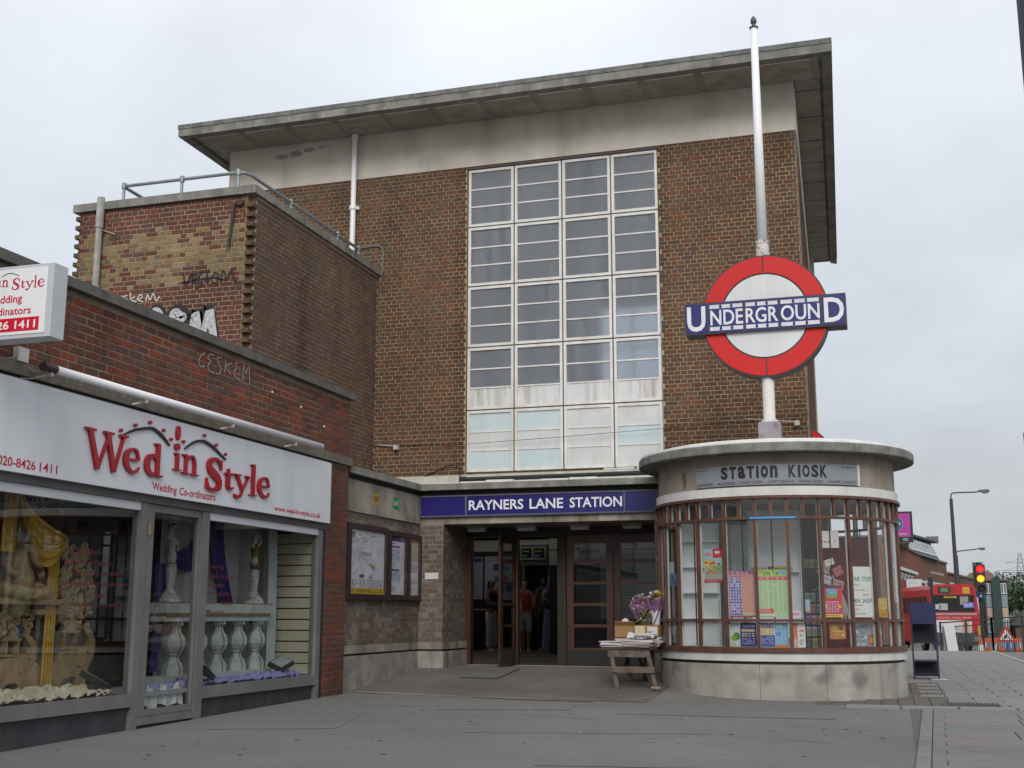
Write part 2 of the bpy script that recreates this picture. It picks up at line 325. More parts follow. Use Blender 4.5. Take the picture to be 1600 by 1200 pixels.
XA, YA, ZA = Vector((1,0,0)), Vector((0,1,0)), Vector((0,0,1))
def g(x, y):
    """ground height: street falling gently away, entrance apron rising to the doors"""
    b = -1.05 - 0.0125*max(0.0, 14-y) if y < 14 else -1.05
    if y < 0: b = -1.225
    if y > 38: b -= 0.045*(min(y,60)-38)
    r = min(1, max(0, (y-15.15)/2.85)); w = min(1, max(0, (-1.3-x)/2.0)) if y < 40 else 0
    if y > 19.2: r = 1 if y < 32 else 0
    return b + 0.235*r*w*(1 if x > -30 else 0)
def project(p):
    q = CAMM @ Vector(p); return 800+1874.47*q.x/q.z, 600+1874.47*q.y/q.z, q.z
# ------------------------------------------------------------------ brickwork
PAL = {
 'tower': [(0.096,0.052,0.036),(0.118,0.056,0.035),(0.088,0.056,0.044),(0.080,0.060,0.050),(0.112,0.066,0.044),(0.100,0.074,0.052),(0.150,0.056,0.028),(0.070,0.050,0.042)],
 'stairside': [(0.112,0.066,0.048),(0.130,0.074,0.052),(0.100,0.070,0.057),(0.092,0.064,0.053),(0.145,0.070,0.045),(0.120,0.090,0.068)],
 'stock': [(0.225,0.165,0.085),(0.255,0.195,0.115),(0.185,0.135,0.070),(0.22,0.145,0.062),(0.14,0.11,0.075),(0.21,0.165,0.105),(0.15,0.085,0.055),(0.105,0.085,0.066)],
 'red': [(0.125,0.042,0.032),(0.10,0.040,0.034),(0.14,0.05,0.035),(0.085,0.045,0.042),(0.11,0.06,0.055)],
 'shop': [(0.112,0.042,0.030),(0.140,0.047,0.029),(0.092,0.044,0.036),(0.080,0.050,0.043),(0.072,0.049,0.044),(0.104,0.054,0.042),(0.175,0.052,0.026),(0.088,0.064,0.054)],
 'wing': [(0.130,0.098,0.078),(0.150,0.115,0.093),(0.115,0.090,0.075),(0.180,0.150,0.125),(0.122,0.084,0.066)],
 'far': [(0.17,0.065,0.042),(0.14,0.058,0.040),(0.19,0.08,0.05)],
}
for _k, _f in (('tower',.42),('stairside',.35),('stock',.30),('red',.2),('shop',.22)):      # real facings vary less than the extremes
    _m = np.mean(PAL[_k], axis=0); PAL[_k] = [tuple(float(q) for q in np.array(c)*(1-_f)+_m*_f) for c in PAL[_k]]
PAL['shop'] = [tuple(q*w for q, w in zip(c,(1.18,1.0,.95))) for c in PAL['shop']]
PAL['tower'] = [tuple(q*w for q, w in zip(c,(1.06,1.03,.98))) for c in PAL['tower']]
BR = {}
def bricks(owner, O, u, U, V, bond, pal, holes=(), skip=None, jut=0.006):
    O, u = Vector(O), Vector(u).normalized(); nrm = -(ZA.cross(u)); Lst = BR.setdefault(owner.name, (owner, []))[1]
    row = 0; pf = pal if callable(pal) else (lambda a, b: pal)
    while row*0.0755+0.060 <= V:
        v0 = row*0.0755+0.006; v1 = min(v0+0.0635, V-0.002)
        header = bond == 'english' and row % 2 == 1
        pitch = 0.1125 if header else 0.225
        off = -0.056 if header else (0.0 if bond == 'english' else (-0.1125 if row % 2 else 0.0))
        if bond == 'english' and not header and (row//2) % 2: off = -0.1125
        a = off
        while a < U:
            spans = [(max(a,0)+0.0058, min(a+pitch,U)-0.0058)]
            for hx0, hx1, hz0, hz1 in holes:
                if v1 > hz0 and v0 < hz1:
                    ns = []
                    for s0, s1 in spans:
                        if s1 <= hx0 or s0 >= hx1: ns.append((s0,s1)); continue
                        if s0 < hx0-0.004: ns.append((s0,hx0-0.004))
                        if s1 > hx1+0.004: ns.append((hx1+0.004,s1))
                    spans = ns
            for s0, s1 in spans:
                if s1-s0 < 0.025 or (skip and skip(row,s0,s1)): continue
                p = PAL[pf((s0+s1)/2, v0)]; k = random.random()
                c = p[min(len(p)-1, int(len(p)*k**1.25))]
                Lst.append((O, u, nrm, s0, s1, v0, v1, c, random.uniform(-0.0025,0.0025)+jut))
            a += pitch
        row += 1
def _brickmesh(l, h, cols):
    vs = []; fs = []; cc = []
    return vs
def finish_bricks(name, hidden=None):
    owner, Lst = BR[name]; off = wloc(owner); score = []
    for i, (O,u,n,s0,s1,v0,v1,c,j) in enumerate(Lst):
        p = O+u*(s0+s1)/2+ZA*(v0+v1)/2; x, y, d = project(p)
        if d < 1 or not (8 < x < 1592 and 8 < y < 1192) or (hidden and hidden(p)): continue
        full = abs(s1-s0-0.2134) < 0.004 or abs(s1-s0-0.1009) < 0.004
        if not full or abs(v1-v0-0.0635) > 0.002: continue
        vd = p.normalized(); score.append(((s1-s0)*abs(vd.dot(n))/d**2, i))
    score.sort(reverse=True); pick = {i for _, i in score[:300]}; shared = {}
    V = []; F = []; C = []
    for i, (O,u,n,s0,s1,v0,v1,c,j) in enumerate(Lst):
        if i in pick:
            k = (round(s1-s0,2), c)
            if k not in shared:
                l, h = (s1-s0)/2, (v1-v0)/2; mb = MB()
                e = 0.004   # softened arris
                mb.add([(-l,0,-h),(l,0,-h),(l,0,h),(-l,0,h),(-l+e,-0.012,-h+e),(l-e,-0.012,-h+e),(l-e,-0.012,h-e),(-l+e,-0.012,h-e),(-l,-0.008,-h),(l,-0.008,-h),(l,-0.008,h),(-l,-0.008,h)],
                       [(4,5,6,7),(8,9,5,4),(9,10,6,5),(10,11,7,6),(11,8,4,7),(0,1,9,8),(1,2,10,9),(2,3,11,10),(3,0,8,11),(3,2,1,0)])
                me = bpy.data.meshes.new('brick'); me.from_pydata(mb.v, [], mb.f); me.materials.append(BRICK)
                at = me.attributes.new('col','FLOAT_COLOR','POINT'); at.data.foreach_set('color', np.tile((*c,1.0), len(mb.v)).astype(np.float32)); me.update(); shared[k] = me
            o = bpy.data.objects.new('brick', shared[k]); COL.objects.link(o); o.parent = owner
            o.location = O+u*(s0+s1)/2+ZA*(v0+v1)/2+n*(j-0.012)-off; o.rotation_euler = (0,0,math.atan2(u.y,u.x))
            continue
        b = len(V); A = O+n*j-off; Bk = O-n*0.02-off
        for base in (A, Bk):
            for a, z in ((s0,v0),(s1,v0),(s1,v1),(s0,v1)): V.append((base.x+u.x*a, base.y+u.y*a, base.z+z))
        F += [(b,b+1,b+2,b+3),(b+4,b+5,b+1,b),(b+5,b+6,b+2,b+1),(b+6,b+7,b+3,b+2),(b+7,b+4,b,b+3)]
        C.append(c)
    me = bpy.data.meshes.new('brickwork'); me.from_pydata(V, [], F); me.materials.append(BRICK)
    at = me.attributes.new('col','FLOAT_COLOR','POINT')
    arr = np.ones((len(V),4), np.float32); arr[:,:3] = np.repeat(np.array(C, np.float32), 8, axis=0); at.data.foreach_set('color', arr.ravel()); me.update()
    o = bpy.data.objects.new('brickwork', me); COL.objects.link(o); o.parent = owner; o['kind'] = 'stuff'
# ------------------------------------------------------------------ printed sheets
def sheet(mb, O, u, n, w, h, bg, items, thick=0.004):
    """a printed board centred on O: fractions 0..1 from bottom left"""
    O, u, n = Vector(O), Vector(u).normalized(), Vector(n).normalized(); v = ZA; P = lambda a, b, l: O+u*(a-0.5)*w+v*(b-0.5)*h+n*l
    mb.obox(O-n*thick/2, u, v, n, w/2, h/2, thick/2, paint(bg, 0.45))
    lift = 0.0006
    for it in items:
        lift += 0.00035; k = it[0]; m = paint(it[-1], 0.45)
        def q(x0,y0,x1,y1): mb.add([P(x0,y0,lift),P(x1,y0,lift),P(x1,y1,lift),P(x0,y1,lift)], [(0,1,2,3)], m)
        if k == 'r': q(*it[1:5])
        elif k == 'g':
            x0,y0,x1,y1,nx,ny = it[1:7]
            for i in range(nx):
                for j in range(ny):
                    if random.random() < 0.08: continue
                    dx, dy = (x1-x0)/nx, (y1-y0)/ny; q(x0+dx*(i+0.12), y0+dy*(j+0.2), x0+dx*(i+random.uniform(0.6,0.92)), y0+dy*(j+0.8))
        elif k == 'l':
            x0,y0,x1,y1,ny = it[1:6]
            for j in range(ny):
                dy = (y1-y0)/ny; q(x0, y0+dy*(j+0.3), x0+(x1-x0)*random.uniform(0.6,1), y0+dy*(j+0.68))
        elif k == 'c':
            cx, cy, r = it[1:4]; mb.add([P(cx+r*h/w*cos(2*pi*i/18), cy+r*sin(2*pi*i/18), lift) for i in range(18)], [tuple(range(18))], m)
        elif k == 's':
            pts = it[1]; W_ = it[2]
            mb.ribbon([(x*w, y*h, W_) for x, y in pts], P(0,0,lift), u, v, n, 0.0002, m)
        elif k == 't':
            _, body, x0, y0, x1, y1, bold, _c = it; text(mb, body, P(0,0,0), u, v, n, x0*w, x1*w, y0*h, y1*h, m, bold, 0, lift)
    return mb
def sheet_thing(name, label, cat, O, u, n, w, h, bg, items, group=None, thick=0.004):
    return tag(sheet(MB(), O, u, n, w, h, bg, items, thick).build(name), label, cat, group)
# ================================================================== GROUND
def ground_sheet(name, poly_fn, nu, nv, mat, lift, parent=None, **kw):
    mb = MB(); mb.grid(lambda a, b: (lambda p: (p[0], p[1], g(*p)+lift))(poly_fn(a, b)), nu, nv)
    return mb.build(name, mat, parent, **kw)
def axis(vals):
    return vals
gx = [-900,-300,-120,-60,-30.01,-30,-20,-14,-12]+[-11+0.4*i for i in range(35)]+[4,6,10,16,30,60,120,300,900]
gy = [-300,-100,-30,-10,-0.01,0,3,6,8]+[9+0.35*i for i in range(32)]+[21,23,25,27,29,31.9,32,34,36,39.9,40,44,48,52,56,60,70,100,200,500,1200]
mb = MB(); mb.grid(lambda a, b: (lambda x, y: (x, y, g(x,y)))(gx[round(a*(len(gx)-1))], gy[round(b*(len(gy)-1))]), len(gx)-1, len(gy)-1)
ground = mb.build('ground', M_ASPH, None, kind='structure')
# entrance apron: warmer, smoother asphalt with a worn edge strip
apron = ground_sheet('entrance_apron', lambda a, b: (-7.1+a*4.2, (15.45-0.55*a*1.05)*(1-b)+18.0*b), 30, 20, M_APRON, 0.005, kind='structure')
strip = ground_sheet('apron_edge_strip', lambda a, b: (-7.02+a*3.5, 15.40-0.60*a-0.02*sin(a*9)+(b-0.5)*0.16*(0.7+0.5*sin(7*a)**2)), 40, 2, M_STRIP, 0.009, kind='structure')
# hall floor
mb = MB(); mb.box(-11.8,-1.5,18.95,31.0,-0.95,-0.812)
hall_floor = mb.build('hall_floor', surf('hall_floor', (0.11,0.085,0.06),(0.16,0.125,0.095),2,0.45), None, kind='structure')
mb = MB(); mb.box(-6.6,-3.3,19.12,21.3,-0.85,-0.806)
tag(mb.build('entrance_mat', M_DARK), 'dark ribbed mat just inside the station doors', 'mat')
# thin tarred seams and cracks in the asphalt
mb = MB()
for pts in ([(-2.2,10.9),(-1.55,11.35),(-0.5,11.05)], [(-4.6,12.6),(-3.9,12.9),(-2.9,12.5)], [(-5.9,11.4),(-4.9,12.0)], [(-1.2,14.1),(-0.5,14.6)], [(-6.2,13.6),(-5.2,13.5),(-4.2,13.9)], [(-0.2,12.2),(-1.1,12.35)]):
    P = cr([(x,y,0.005+0.003*random.random()) for x, y in pts], 8)
    for (xa,ya,ha),(xb,yb,hb) in zip(P[:-1], P[1:]):
        d = math.hypot(xb-xa, yb-ya) or 1; nx, ny = -(yb-ya)/d, (xb-xa)/d; w = ha*random.uniform(0.5,1.1)
        mb.add([(xa+nx*w,ya+ny*w,g(xa,ya)+.005),(xb+nx*w,yb+ny*w,g(xb,yb)+.005),(xb-nx*w,yb-ny*w,g(xb,yb)+.005),(xa-nx*w,ya-ny*w,g(xa,ya)+.005)], [(0,1,2,3)])
mb.build('tar_seam', paint((0.045,0.045,0.043),0.9), ground, kind='stuff')
# trench reinstatements: rectangles of newer and older asphalt
for k, (pts, c) in enumerate((([(-3.9,11.0),(-1.6,11.5),(-1.75,12.3),(-4.05,11.8)],.985),([(-6.4,10.6),(-5.2,11.0),(-5.6,12.6),(-6.75,12.2)],1.015),([(-2.9,13.2),(-.6,13.2),(-.6,13.75),(-2.9,13.8)],.975),([(-5.0,13.2),(-3.5,13.5),(-3.6,14.3),(-5.1,14.05)],1.012),([(-2.6,9.0),(-.6,9.3),(-.8,10.4),(-2.8,10.1)],1.01))):
    mb = MB(); P4 = [Vector(p) for p in pts]
    mb.grid(lambda a, b: (lambda q: (q.x+.015*sin(q.y*9), q.y+.012*sin(q.x*8), g(q.x,q.y)+.0028+.0004*k))((P4[0].lerp(P4[1],a)).lerp(P4[3].lerp(P4[2],a),b)), 10, 8)
    mb.build('asphalt_patch', surf('asphalt_patch',tuple(c*q for q in (0.134,0.131,0.122)),tuple(c*q for q in (0.166,0.162,0.152)),.5,.93,.6,150,speck=((0.24,0.235,0.22),75,0.60,0.5),detail=9), ground)
# trodden gum and oil spots
for nm, cc, cnt in (('gum_spots',(0.092,0.090,0.085),80),('gum_spots',(0.21,0.205,0.195),70)):
    mb = MB()
    for k in range(cnt):
        x, y = random.uniform(-6.9,0.0), 8.4+7.5*random.random()**.8
        if y > 15.2 and x > -3.3: continue
        r_ = random.uniform(.008,.026); e_ = random.uniform(.7,1.2); z = g(x,y)+(.0046 if y < 15 else .0095)
        mb.add([(x+r_*e_*cos(2*pi*i/9),y+r_*sin(2*pi*i/9),z+g(x,y+r_*sin(2*pi*i/9))-g(x,y)) for i in range(9)], [tuple(range(9))])
    mb.build(nm, paint(cc,.9), ground, kind='stuff')
# inspection cover in the apron
C0, C1, Yc0, Yc1 = -6.02,-5.42,16.85,18.0
cov = thing('inspection_cover', 'square steel inspection cover set in the entrance apron', 'cover', ((C0+C1)/2,(Yc0+Yc1)/2,g(-5.7,17.4)))
def gq(mb, x0,x1,y0,y1,l): mb.add([(x0,y0,g(x0,y0)+l),(x1,y0,g(x1,y0)+l),(x1,y1,g(x1,y1)+l),(x0,y1,g(x0,y1)+l)],[(0,1,2,3)])
mb = MB(); gq(mb, C0,C1,Yc0,Yc1,0.010); mb.build('frame', paint((0.04,0.04,0.042),0.7), cov)
mb = MB(); gq(mb, C0+.022,C1-.022,Yc0+.012,Yc1-.012,0.0155); mb.build('lid', surf('cover_lid',(0.10,0.097,0.09),(0.135,0.13,0.12),3,0.9,.3,120), cov)
# pavement of slabs to the right of the kiosk
KX = lambda y: 0.10+0.035*(y-9.2)          # line of the two edge stones
mb = MB(); mb.grid(lambda a, b: (lambda y: (0.14+0.02*(y-9)/6+a*(2.72-0.14), y, g(1,y)+0.004))(8.4+b*31.6), 2, 60)
pave = mb.build('pavement', paint((0.10,0.096,0.09),0.9), None, kind='structure')
SL = [surf('slab_%d'%i, tuple(0.90*q for q in c), tuple(1.1*q for q in c), 5, 0.85, 0.25, 120, detail=8) for i, c in enumerate([(0.160,0.161,0.156),(0.152,0.158,0.159),(0.178,0.161,0.152),(0.168,0.162,0.155),(0.158,0.153,0.148)])]
SF = [surf('paver_%d'%i, tuple(0.93*q for q in c), tuple(1.07*q for q in c), 5, 0.85, 0.2, 120) for i, c in enumerate([(0.200,0.190,0.187),(0.188,0.180,0.178),(0.208,0.200,0.195)])]
BKM = surf('dark_paver', (0.085,0.078,0.068),(0.12,0.11,0.098),4,0.9,0.2,100)
def slab(name, x0, x1, y0, y1, mat, gap=0.0035, th=0.02, skew=0.0):
    e = gap+0.004; z = random.uniform(-0.002,0.002)
    q = lambda x, y, l: (x+skew*(y-y0), y, g(max(x,-0.9),y)+l+z)
    mb = MB().add([q(x0+gap,y0+gap,0),q(x1-gap,y0+gap,0),q(x1-gap,y1-gap,0),q(x0+gap,y1-gap,0),q(x0+e,y0+e,th),q(x1-e,y0+e,th),q(x1-e,y1-e,th),q(x0+e,y1-e,th)],
        [(4,5,6,7),(0,1,5,4),(1,2,6,5),(2,3,7,6),(3,0,4,7)])
    return mb.build(name, mat, pave)
y = 8.6; r = 0
while y < 14.65:
    h = [0.62,0.50,0.70,0.58,0.66][r % 5]; x = 0.33+0.034*(y-9.2)*1.0
    first = True
    while x < 2.7:
        w = random.uniform(0.55,1.0) if first else random.choice([0.75,0.9,0.6]); first = False
        slab('paving_slab', x, min(x+w,2.72), y, min(y+h,14.68), random.choice(SL)); x += w
    y += h; r += 1
for r in range(60):                       # far grey pavers, staggered joints
    y0 = 15.1+0.43*r
    if y0 > 40: break
    x = (0.62 if y0 < 20 else 0.30)+(0.32 if r % 2 else 0.0)-(0.0 if y0 < 20 else 0.4)
    xs = [x]
    while x < 2.72: x += 0.64; xs.append(min(x,2.72))
    if y0 > 16.2: slab('paving_slab', xs[0]-0.30, xs[0], y0, y0+0.43, random.choice(SF))
    for a, b in zip(xs[:-1], xs[1:]):
        if b-a > 0.05: slab('paving_slab', a, b, y0, y0+0.43, random.choice(SF))
for r in range(24):                       # small dark blocks hard against the kiosk
    for c in range(8):
        x0, y0 = -0.92+0.19*c, 15.0+0.215*r
        if math.hypot(x0+0.1+1.47, y0+0.1-17.31) < 1.80 or x0 > (0.44 if y0 < 20 else 0.1) or x0+0.19 > 0.31+0.3*(y0 > 15.2): continue
        if y0 < 15.2+0.0: continue
        slab('paving_block', x0, x0+0.19, y0, y0+0.215, BKM, 0.004, 0.016)
for k in range(7):                        # pair of kerb-like edge stones between asphalt and slabs
    for j in range(2):
        y0 = 8.6+k*0.88+0.3*j; y1 = min(y0+0.88, 14.68)
        if y1-y0 < .1: continue
        mb = MB(); xa = lambda y: KX(y)+0.115*j
        P = [(xa(y0)+.005,y0+.005),(xa(y0)+.11,y0+.005),(xa(y1)+.11,y1-.005),(xa(y1)+.005,y1-.005)]
        mb.add([(x,y,g(x,y)) for x, y in P]+[(x,y,g(x,y)+0.021) for x, y in P], [(4,5,6,7),(0,1,5,4),(1,2,6,5),(2,3,7,6),(3,0,4,7)])
        mb.build('edge_stone', SL[0] if j else surf('edge_stone_grey',(0.15,0.145,0.135),(0.20,0.195,0.18),6,0.9,0.2,90), pave)
for k in range(5):                        # course of pale stones across the join
    x0 = -0.55+k*0.62; slab('edge_stone', x0, x0+0.6, 14.72, 15.08, SF[2])
gr = thing('drain_grate', 'long black slotted drain grate at the edge of the pavers', 'drain', (0.85,15.35,g(0.85,15.35)))
mb = MB(); mb.box(0.53,1.16,15.12,15.62,-1.03,-1.024); mb.build('frame', paint((0.10,0.09,0.085),0.8), gr)
for k in range(14):
    x = 0.58+k*0.042; mb = MB(); mb.box(x,x+0.022,15.18,15.56,-1.0235,-1.015); mb.build('bar', paint((0.03,0.03,0.033),0.6), gr)
# kerb and carriageway at the right
mb = MB()
for k in range(40):
    y0 = 8+k*0.9; mb.box(2.73,2.86,y0+0.006,y0+0.894,g(2.8,y0)-0.1,g(2.8,y0+0.45)+0.03)
mb.build('kerb', surf('kerb_stone',(0.24,0.235,0.22),(0.32,0.31,0.29),3,0.9), None, kind='structure')
mb = MB(); mb.grid(lambda a, b: (2.9+a*14, 6+b*150, g(5,6+b*150)+0.004), 2, 120)
mb.build('road', surf('road_surface',(0.115,0.125,0.115),(0.15,0.16,0.145),1,0.9,0.3,100), None, kind='structure')
# litter
mb = MB()
for x, y in ((-5.1,12.0),(-3.9,13.3),(-1.9,12.1),(-4.4,14.4),(-2.8,11.2),(-6.2,12.9),(-0.8,13.0),(-6.6,14.2),(-3.35,15.5),(-5.6,16.1),(-2.1,14.9)):
    a = random.uniform(0,3); s = random.uniform(0.008,0.02); z = g(x,y)+0.008
    mb.add([(x+s*cos(a+q),y+s*sin(a+q),z+0.004*(i%2)) for i, q in enumerate((0,1.7,3.0,4.6))], [(0,1,2,3)])
mb.build('litter', paint((0.5,0.47,0.42),0.8), None, kind='stuff')

# ================================================================== STATION
ST = thing('station_building', 'brown brick underground station with tall white gridded window and flat overhanging roof', 'station', (-6.5,20.15,-0.8))
T = 20.15
# --- tower walls (mortar core; bricks are laid on it)
WX0, WX1, WZ0, WZ1 = -7.12, -3.52, 2.46, 8.25
mb = MB()
mb.box(-12.15,WX0,T,T+.36,-0.9,8.25).box(WX1,-1.12,T,T+.36,-0.9,8.25).box(WX0,WX1,T,T+.36,1.9,WZ0)
def pr(mb, pts, z0, z1, mat=None):
    k = len(pts); return mb.add([(x,y,z0) for x, y in pts]+[(x,y,z1) for x, y in pts], [tuple(range(k-1,-1,-1)), tuple(range(k,2*k))]+[(i,(i+1)%k,k+(i+1)%k,k+i) for i in range(k)], mat)
pr(mb, [(-1.12,T+.002),(-1.52,31),(-1.86,31),(-1.46,T+.002)], -1.2, 8.25)
mb.box(-12.15,-11.8,T+.37,22.0,-0.9,8.25).box(-12.15,-11.8,30,31,-0.9,8.25).box(-12.15,-11.8,22.001,29.999,-0.9,2.6)  # left wall keeps a gap for the added, unseen side window
mb.box(-12.15,-7.12,31.0,31.36,-0.9,8.25).box(-3.52,-1.5,31.0,31.36,-0.9,8.25).box(-7.12,-3.52,31.0,31.36,-0.9,2.46)
tower = mb.build('tower_wall', M_MORT, ST)
mb = MB(); mb.box(-12.17,-1.10,T-.012,T+.36,8.25,9.16).box(-12.17,-11.8,T+.37,31.3,8.25,9.16).box(-12.1,-1.4,31.0,31.36,8.25,9.16)
pr(mb, [(-1.10,T+.37),(-1.50,31.2),(-1.86,31.2),(-1.46,T+.37)], 8.25, 9.16)
mb.build('concrete_band', M_CONC, ST)
bricks(ST, (-12.15,T,2.46), XA, 11.03, 5.80, 'english', 'tower', [(WX0+12.15,WX1+12.15,-1,5.9)])
dv = Vector((-0.40,10.85,0)).normalized()
bricks(ST, (-1.12,T,2.2), dv, 10.8, 6.04, 'english', 'tower', [(0.62,0.75,-1,9),(1.15,1.3,-1,9)])
mb = MB()
for a in (0.62,1.15): 
    c = Vector((-1.12,T,0))+dv*(a+0.065); mb.obox((c.x,c.y,5.2), dv, ZA, (dv.y,-dv.x,0), 0.06, 3.0, 0.012)
mb.build('side_pilaster', surf('pilaster_face',(0.13,0.085,0.065),(0.18,0.125,0.095),3,0.9), ST)
# --- roof slab and coffered eaves
FP = [(-12.68,19.05),(-0.41,19.05),(-0.83,31.7),(-12.9,31.7)]
mb = MB(); pr(mb, [(-12.6,19.13),(-0.5,19.13),(-0.91,31.62),(-12.82,31.62)], 9.165, 9.246); mb.build('roof_slab', M_CONC_D, ST)
def edge_frame(mb, z0, z1, w, out=0.0):
    (x0,y0),(x1,_),(x2,y2),(x3,_) = FP
    y0 -= out; x0 -= out; x3 -= out; x1 += out; x2 += out
    pr(mb, [(x0,y0),(x1,y0),(x1-w-.0,y0+w),(x0+w,y0+w)], z0, z1)
    pr(mb, [(x1,y0),(x2,y2),(x2-w,y2-w),(x1-w,y0+w)], z0, z1)
    pr(mb, [(x0,y0),(x0+w,y0+w),(x3+w,y2-w),(x3,y2)], z0, z1)
mb = MB(); edge_frame(mb, 9.10, 9.245, 0.16); mb.build('fascia', M_CONC_D, ST)
mb = MB(); edge_frame(mb, 9.248, 9.335, 0.30, 0.012); mb.build('lead_edge', M_LEAD, ST)
k = 0
xs = [-12.45+0.975*i for i in range(13)]
for i in range(12):
    a, b = xs[i]+0.12, min(xs[i+1]-0.02, -0.62)
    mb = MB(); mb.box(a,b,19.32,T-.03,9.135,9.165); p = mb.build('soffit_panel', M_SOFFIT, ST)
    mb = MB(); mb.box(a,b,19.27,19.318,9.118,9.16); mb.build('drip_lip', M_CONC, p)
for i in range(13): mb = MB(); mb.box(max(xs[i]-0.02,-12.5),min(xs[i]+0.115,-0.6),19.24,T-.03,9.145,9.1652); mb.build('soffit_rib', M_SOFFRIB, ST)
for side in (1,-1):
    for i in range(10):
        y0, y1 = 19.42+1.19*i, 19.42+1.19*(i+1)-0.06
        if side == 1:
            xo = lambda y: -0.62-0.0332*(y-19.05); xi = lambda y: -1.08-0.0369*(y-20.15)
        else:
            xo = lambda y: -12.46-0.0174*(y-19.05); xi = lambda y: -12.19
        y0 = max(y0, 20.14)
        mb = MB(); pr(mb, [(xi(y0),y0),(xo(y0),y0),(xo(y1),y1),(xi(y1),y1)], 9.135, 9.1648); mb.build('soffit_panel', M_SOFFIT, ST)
# peeled render patch under the eave on the left
mb = MB()
rp_ = random.Random(4)
for cx, cz, rx, rz in ((-11.0,8.90,.16,.07),(-10.72,8.93,.17,.075),(-10.42,8.98,.16,.055),(-10.15,9.0,.08,.03),(-10.02,9.01,.05,.02)):
    mb.prism([(cx+rx*rp_.uniform(.6,1.15)*cos(2*pi*k/22),cz+rz*rp_.uniform(.55,1.15)*sin(2*pi*k/22)) for k in range(22)], (0,T-.013-rp_.uniform(0,.002),0), XA, ZA, (0,-1,0), .004)
mb.build('bare_patch', surf('bare_render',(0.27,0.255,0.235),(0.42,0.395,0.36),5,0.95,0.4,60), ST, kind='stuff')
# --- the great window: 4 x 5 casements of 3 panes
mx = [-7.11,-6.21,-5.30,-4.39,-3.53]; mz = [2.49,3.62,4.78,5.93,7.07,8.20]
PANEL_B = surf('pale_blue_panel', (0.46,0.555,0.575),(0.52,0.61,0.625),2,0.4,streak=((0.60,0.62,0.60),7,0.35),spec=0.5)
PANEL_W = surf('white_panel', (0.52,0.54,0.54),(0.60,0.615,0.605),2,0.45,streak=((0.42,0.39,0.32),7,0.45),spec=0.5)
PANEL_S = surf('stained_white_panel', (0.57,0.585,0.585),(0.64,0.65,0.645),2,0.45,streak=((0.30,0.26,0.18),9,0.85),spec=0.5)
scheme = {0: ['BWB','BWB','WWW','WBW']}    # bottom row from the bottom pane up
for i in range(4):
    for j in range(5):
        x0, x1, z0, z1 = mx[i]+.012, mx[i+1]-.012, mz[j]+.012, mz[j+1]-.012
        mb = MB(); f = 0.048; yf, yb = T+.035, T+.10
        mb.box(x0,x0+f,yf,yb,z0,z1).box(x1-f,x1,yf,yb,z0,z1).box(x0+f,x1-f,yf,yb,z0,z0+f).box(x0+f,x1-f,yf,yb,z1-f,z1)
        hh = (z1-z0-2*f)/3
        for q in (1,2): mb.box(x0+f,x1-f,yf+.012,yb-.01,z0+f+hh*q-.013,z0+f+hh*q+.013)
        w = mb.build('window', M_WHITE, ST)
        for q in range(3):
            mat = M_FROST
            if j == 0: mat = PANEL_B if scheme[0][i][q] == 'B' else PANEL_W
            if j == 1 and q == 0: mat = PANEL_S
            mb = MB(); ta, tb_ = random.uniform(-.006,.006), random.uniform(-.008,.008); pu = Vector((1,ta,0)).normalized(); pn = Vector((ta,-1,tb_)).normalized(); pv = pn.cross(pu)*-1
            zc0, zc1 = z0+f+hh*q+.011*(q>0), z0+f+hh*(q+1)-.011*(q<2); mb.obox(((x0+x1)/2,T+.064,(zc0+zc1)/2),pu,pv,pn,(x1-x0-2*f)/2+.003,(zc1-zc0)/2+.002,.004); mb.build('pane', mat, w)
mb = MB()
for x in mx[1:-1]: mb.box(x-.011,x+.011,T+.05,T+.12,2.49,8.2)
for z in mz[1:-1]: mb.box(-7.1,-3.54,T+.052,T+.118,z-.011,z+.011)
mb.box(WX0+.002,WX1-.002,T+.01,T+.12,8.202,8.249)
mb.build('window_mullions', paint((0.10,0.075,0.065),0.7), ST)
# rear window of the hall, seen through the front one
mb = MB()
for i in range(5): mb.box(mx[i]-.02,mx[i]+.02,31.05,31.15,2.46,8.25)
for j in range(6): mb.box(-7.1,-3.53,31.06,31.14,mz[j]-.02,mz[j]+.02)
mb.build('rear_window_frame', M_WHITE, ST)
mb = MB(); mb.box(-7.1,-3.53,31.09,31.098,2.5,8.2); mb.build('rear_glazing', glassmat('rear_glass',(0.95,0.97,0.98),.6), ST)
LIN = surf('bounce_lining',(0.50,0.47,0.40),(0.58,0.55,0.48),1.5,.8)  # pale lining added over the brick walls to bounce daylight round the hall
mb = MB(); mb.box(-11.79,-11.77,T+.4,22.0,2.0,8.25).box(-11.79,-11.77,30.0,30.95,2.0,8.25).box(-11.79,-11.77,T+.4,30.95,8.251,9.1); mb.build('bounce_lining', LIN, ST)
mb = MB()
for k in range(9): mb.box(-12.0,-11.95,22+k*.99,22.06+k*.99,2.6,8.25)
for k in range(6): mb.box(-11.995,-11.955,22,30,2.62+k*1.12,2.68+k*1.12)
mb.build('added_side_window_frame', M_WHITE, ST)  # window added out of view so more daylight reaches the hall
mb = MB(); pr(mb, [(-1.50,T+.4),(-1.90,30.95),(-1.92,30.95),(-1.52,T+.4)], 2.0, 9.1); mb.build('bounce_lining', LIN, ST)
for a, b, z0, z1 in ((-11.76,-7.14,2.0,9.1),(-3.50,-1.93,2.0,9.1),(-7.139,-3.501,8.26,9.1)): mb = MB(); mb.box(a,b,30.955,30.99,z0,z1); mb.build('bounce_lining', LIN, ST)
mb = MB(); mb.box(-11.76,-1.95,T+.4,30.95,9.11,9.13); mb.build('hall_ceiling', LIN, ST)
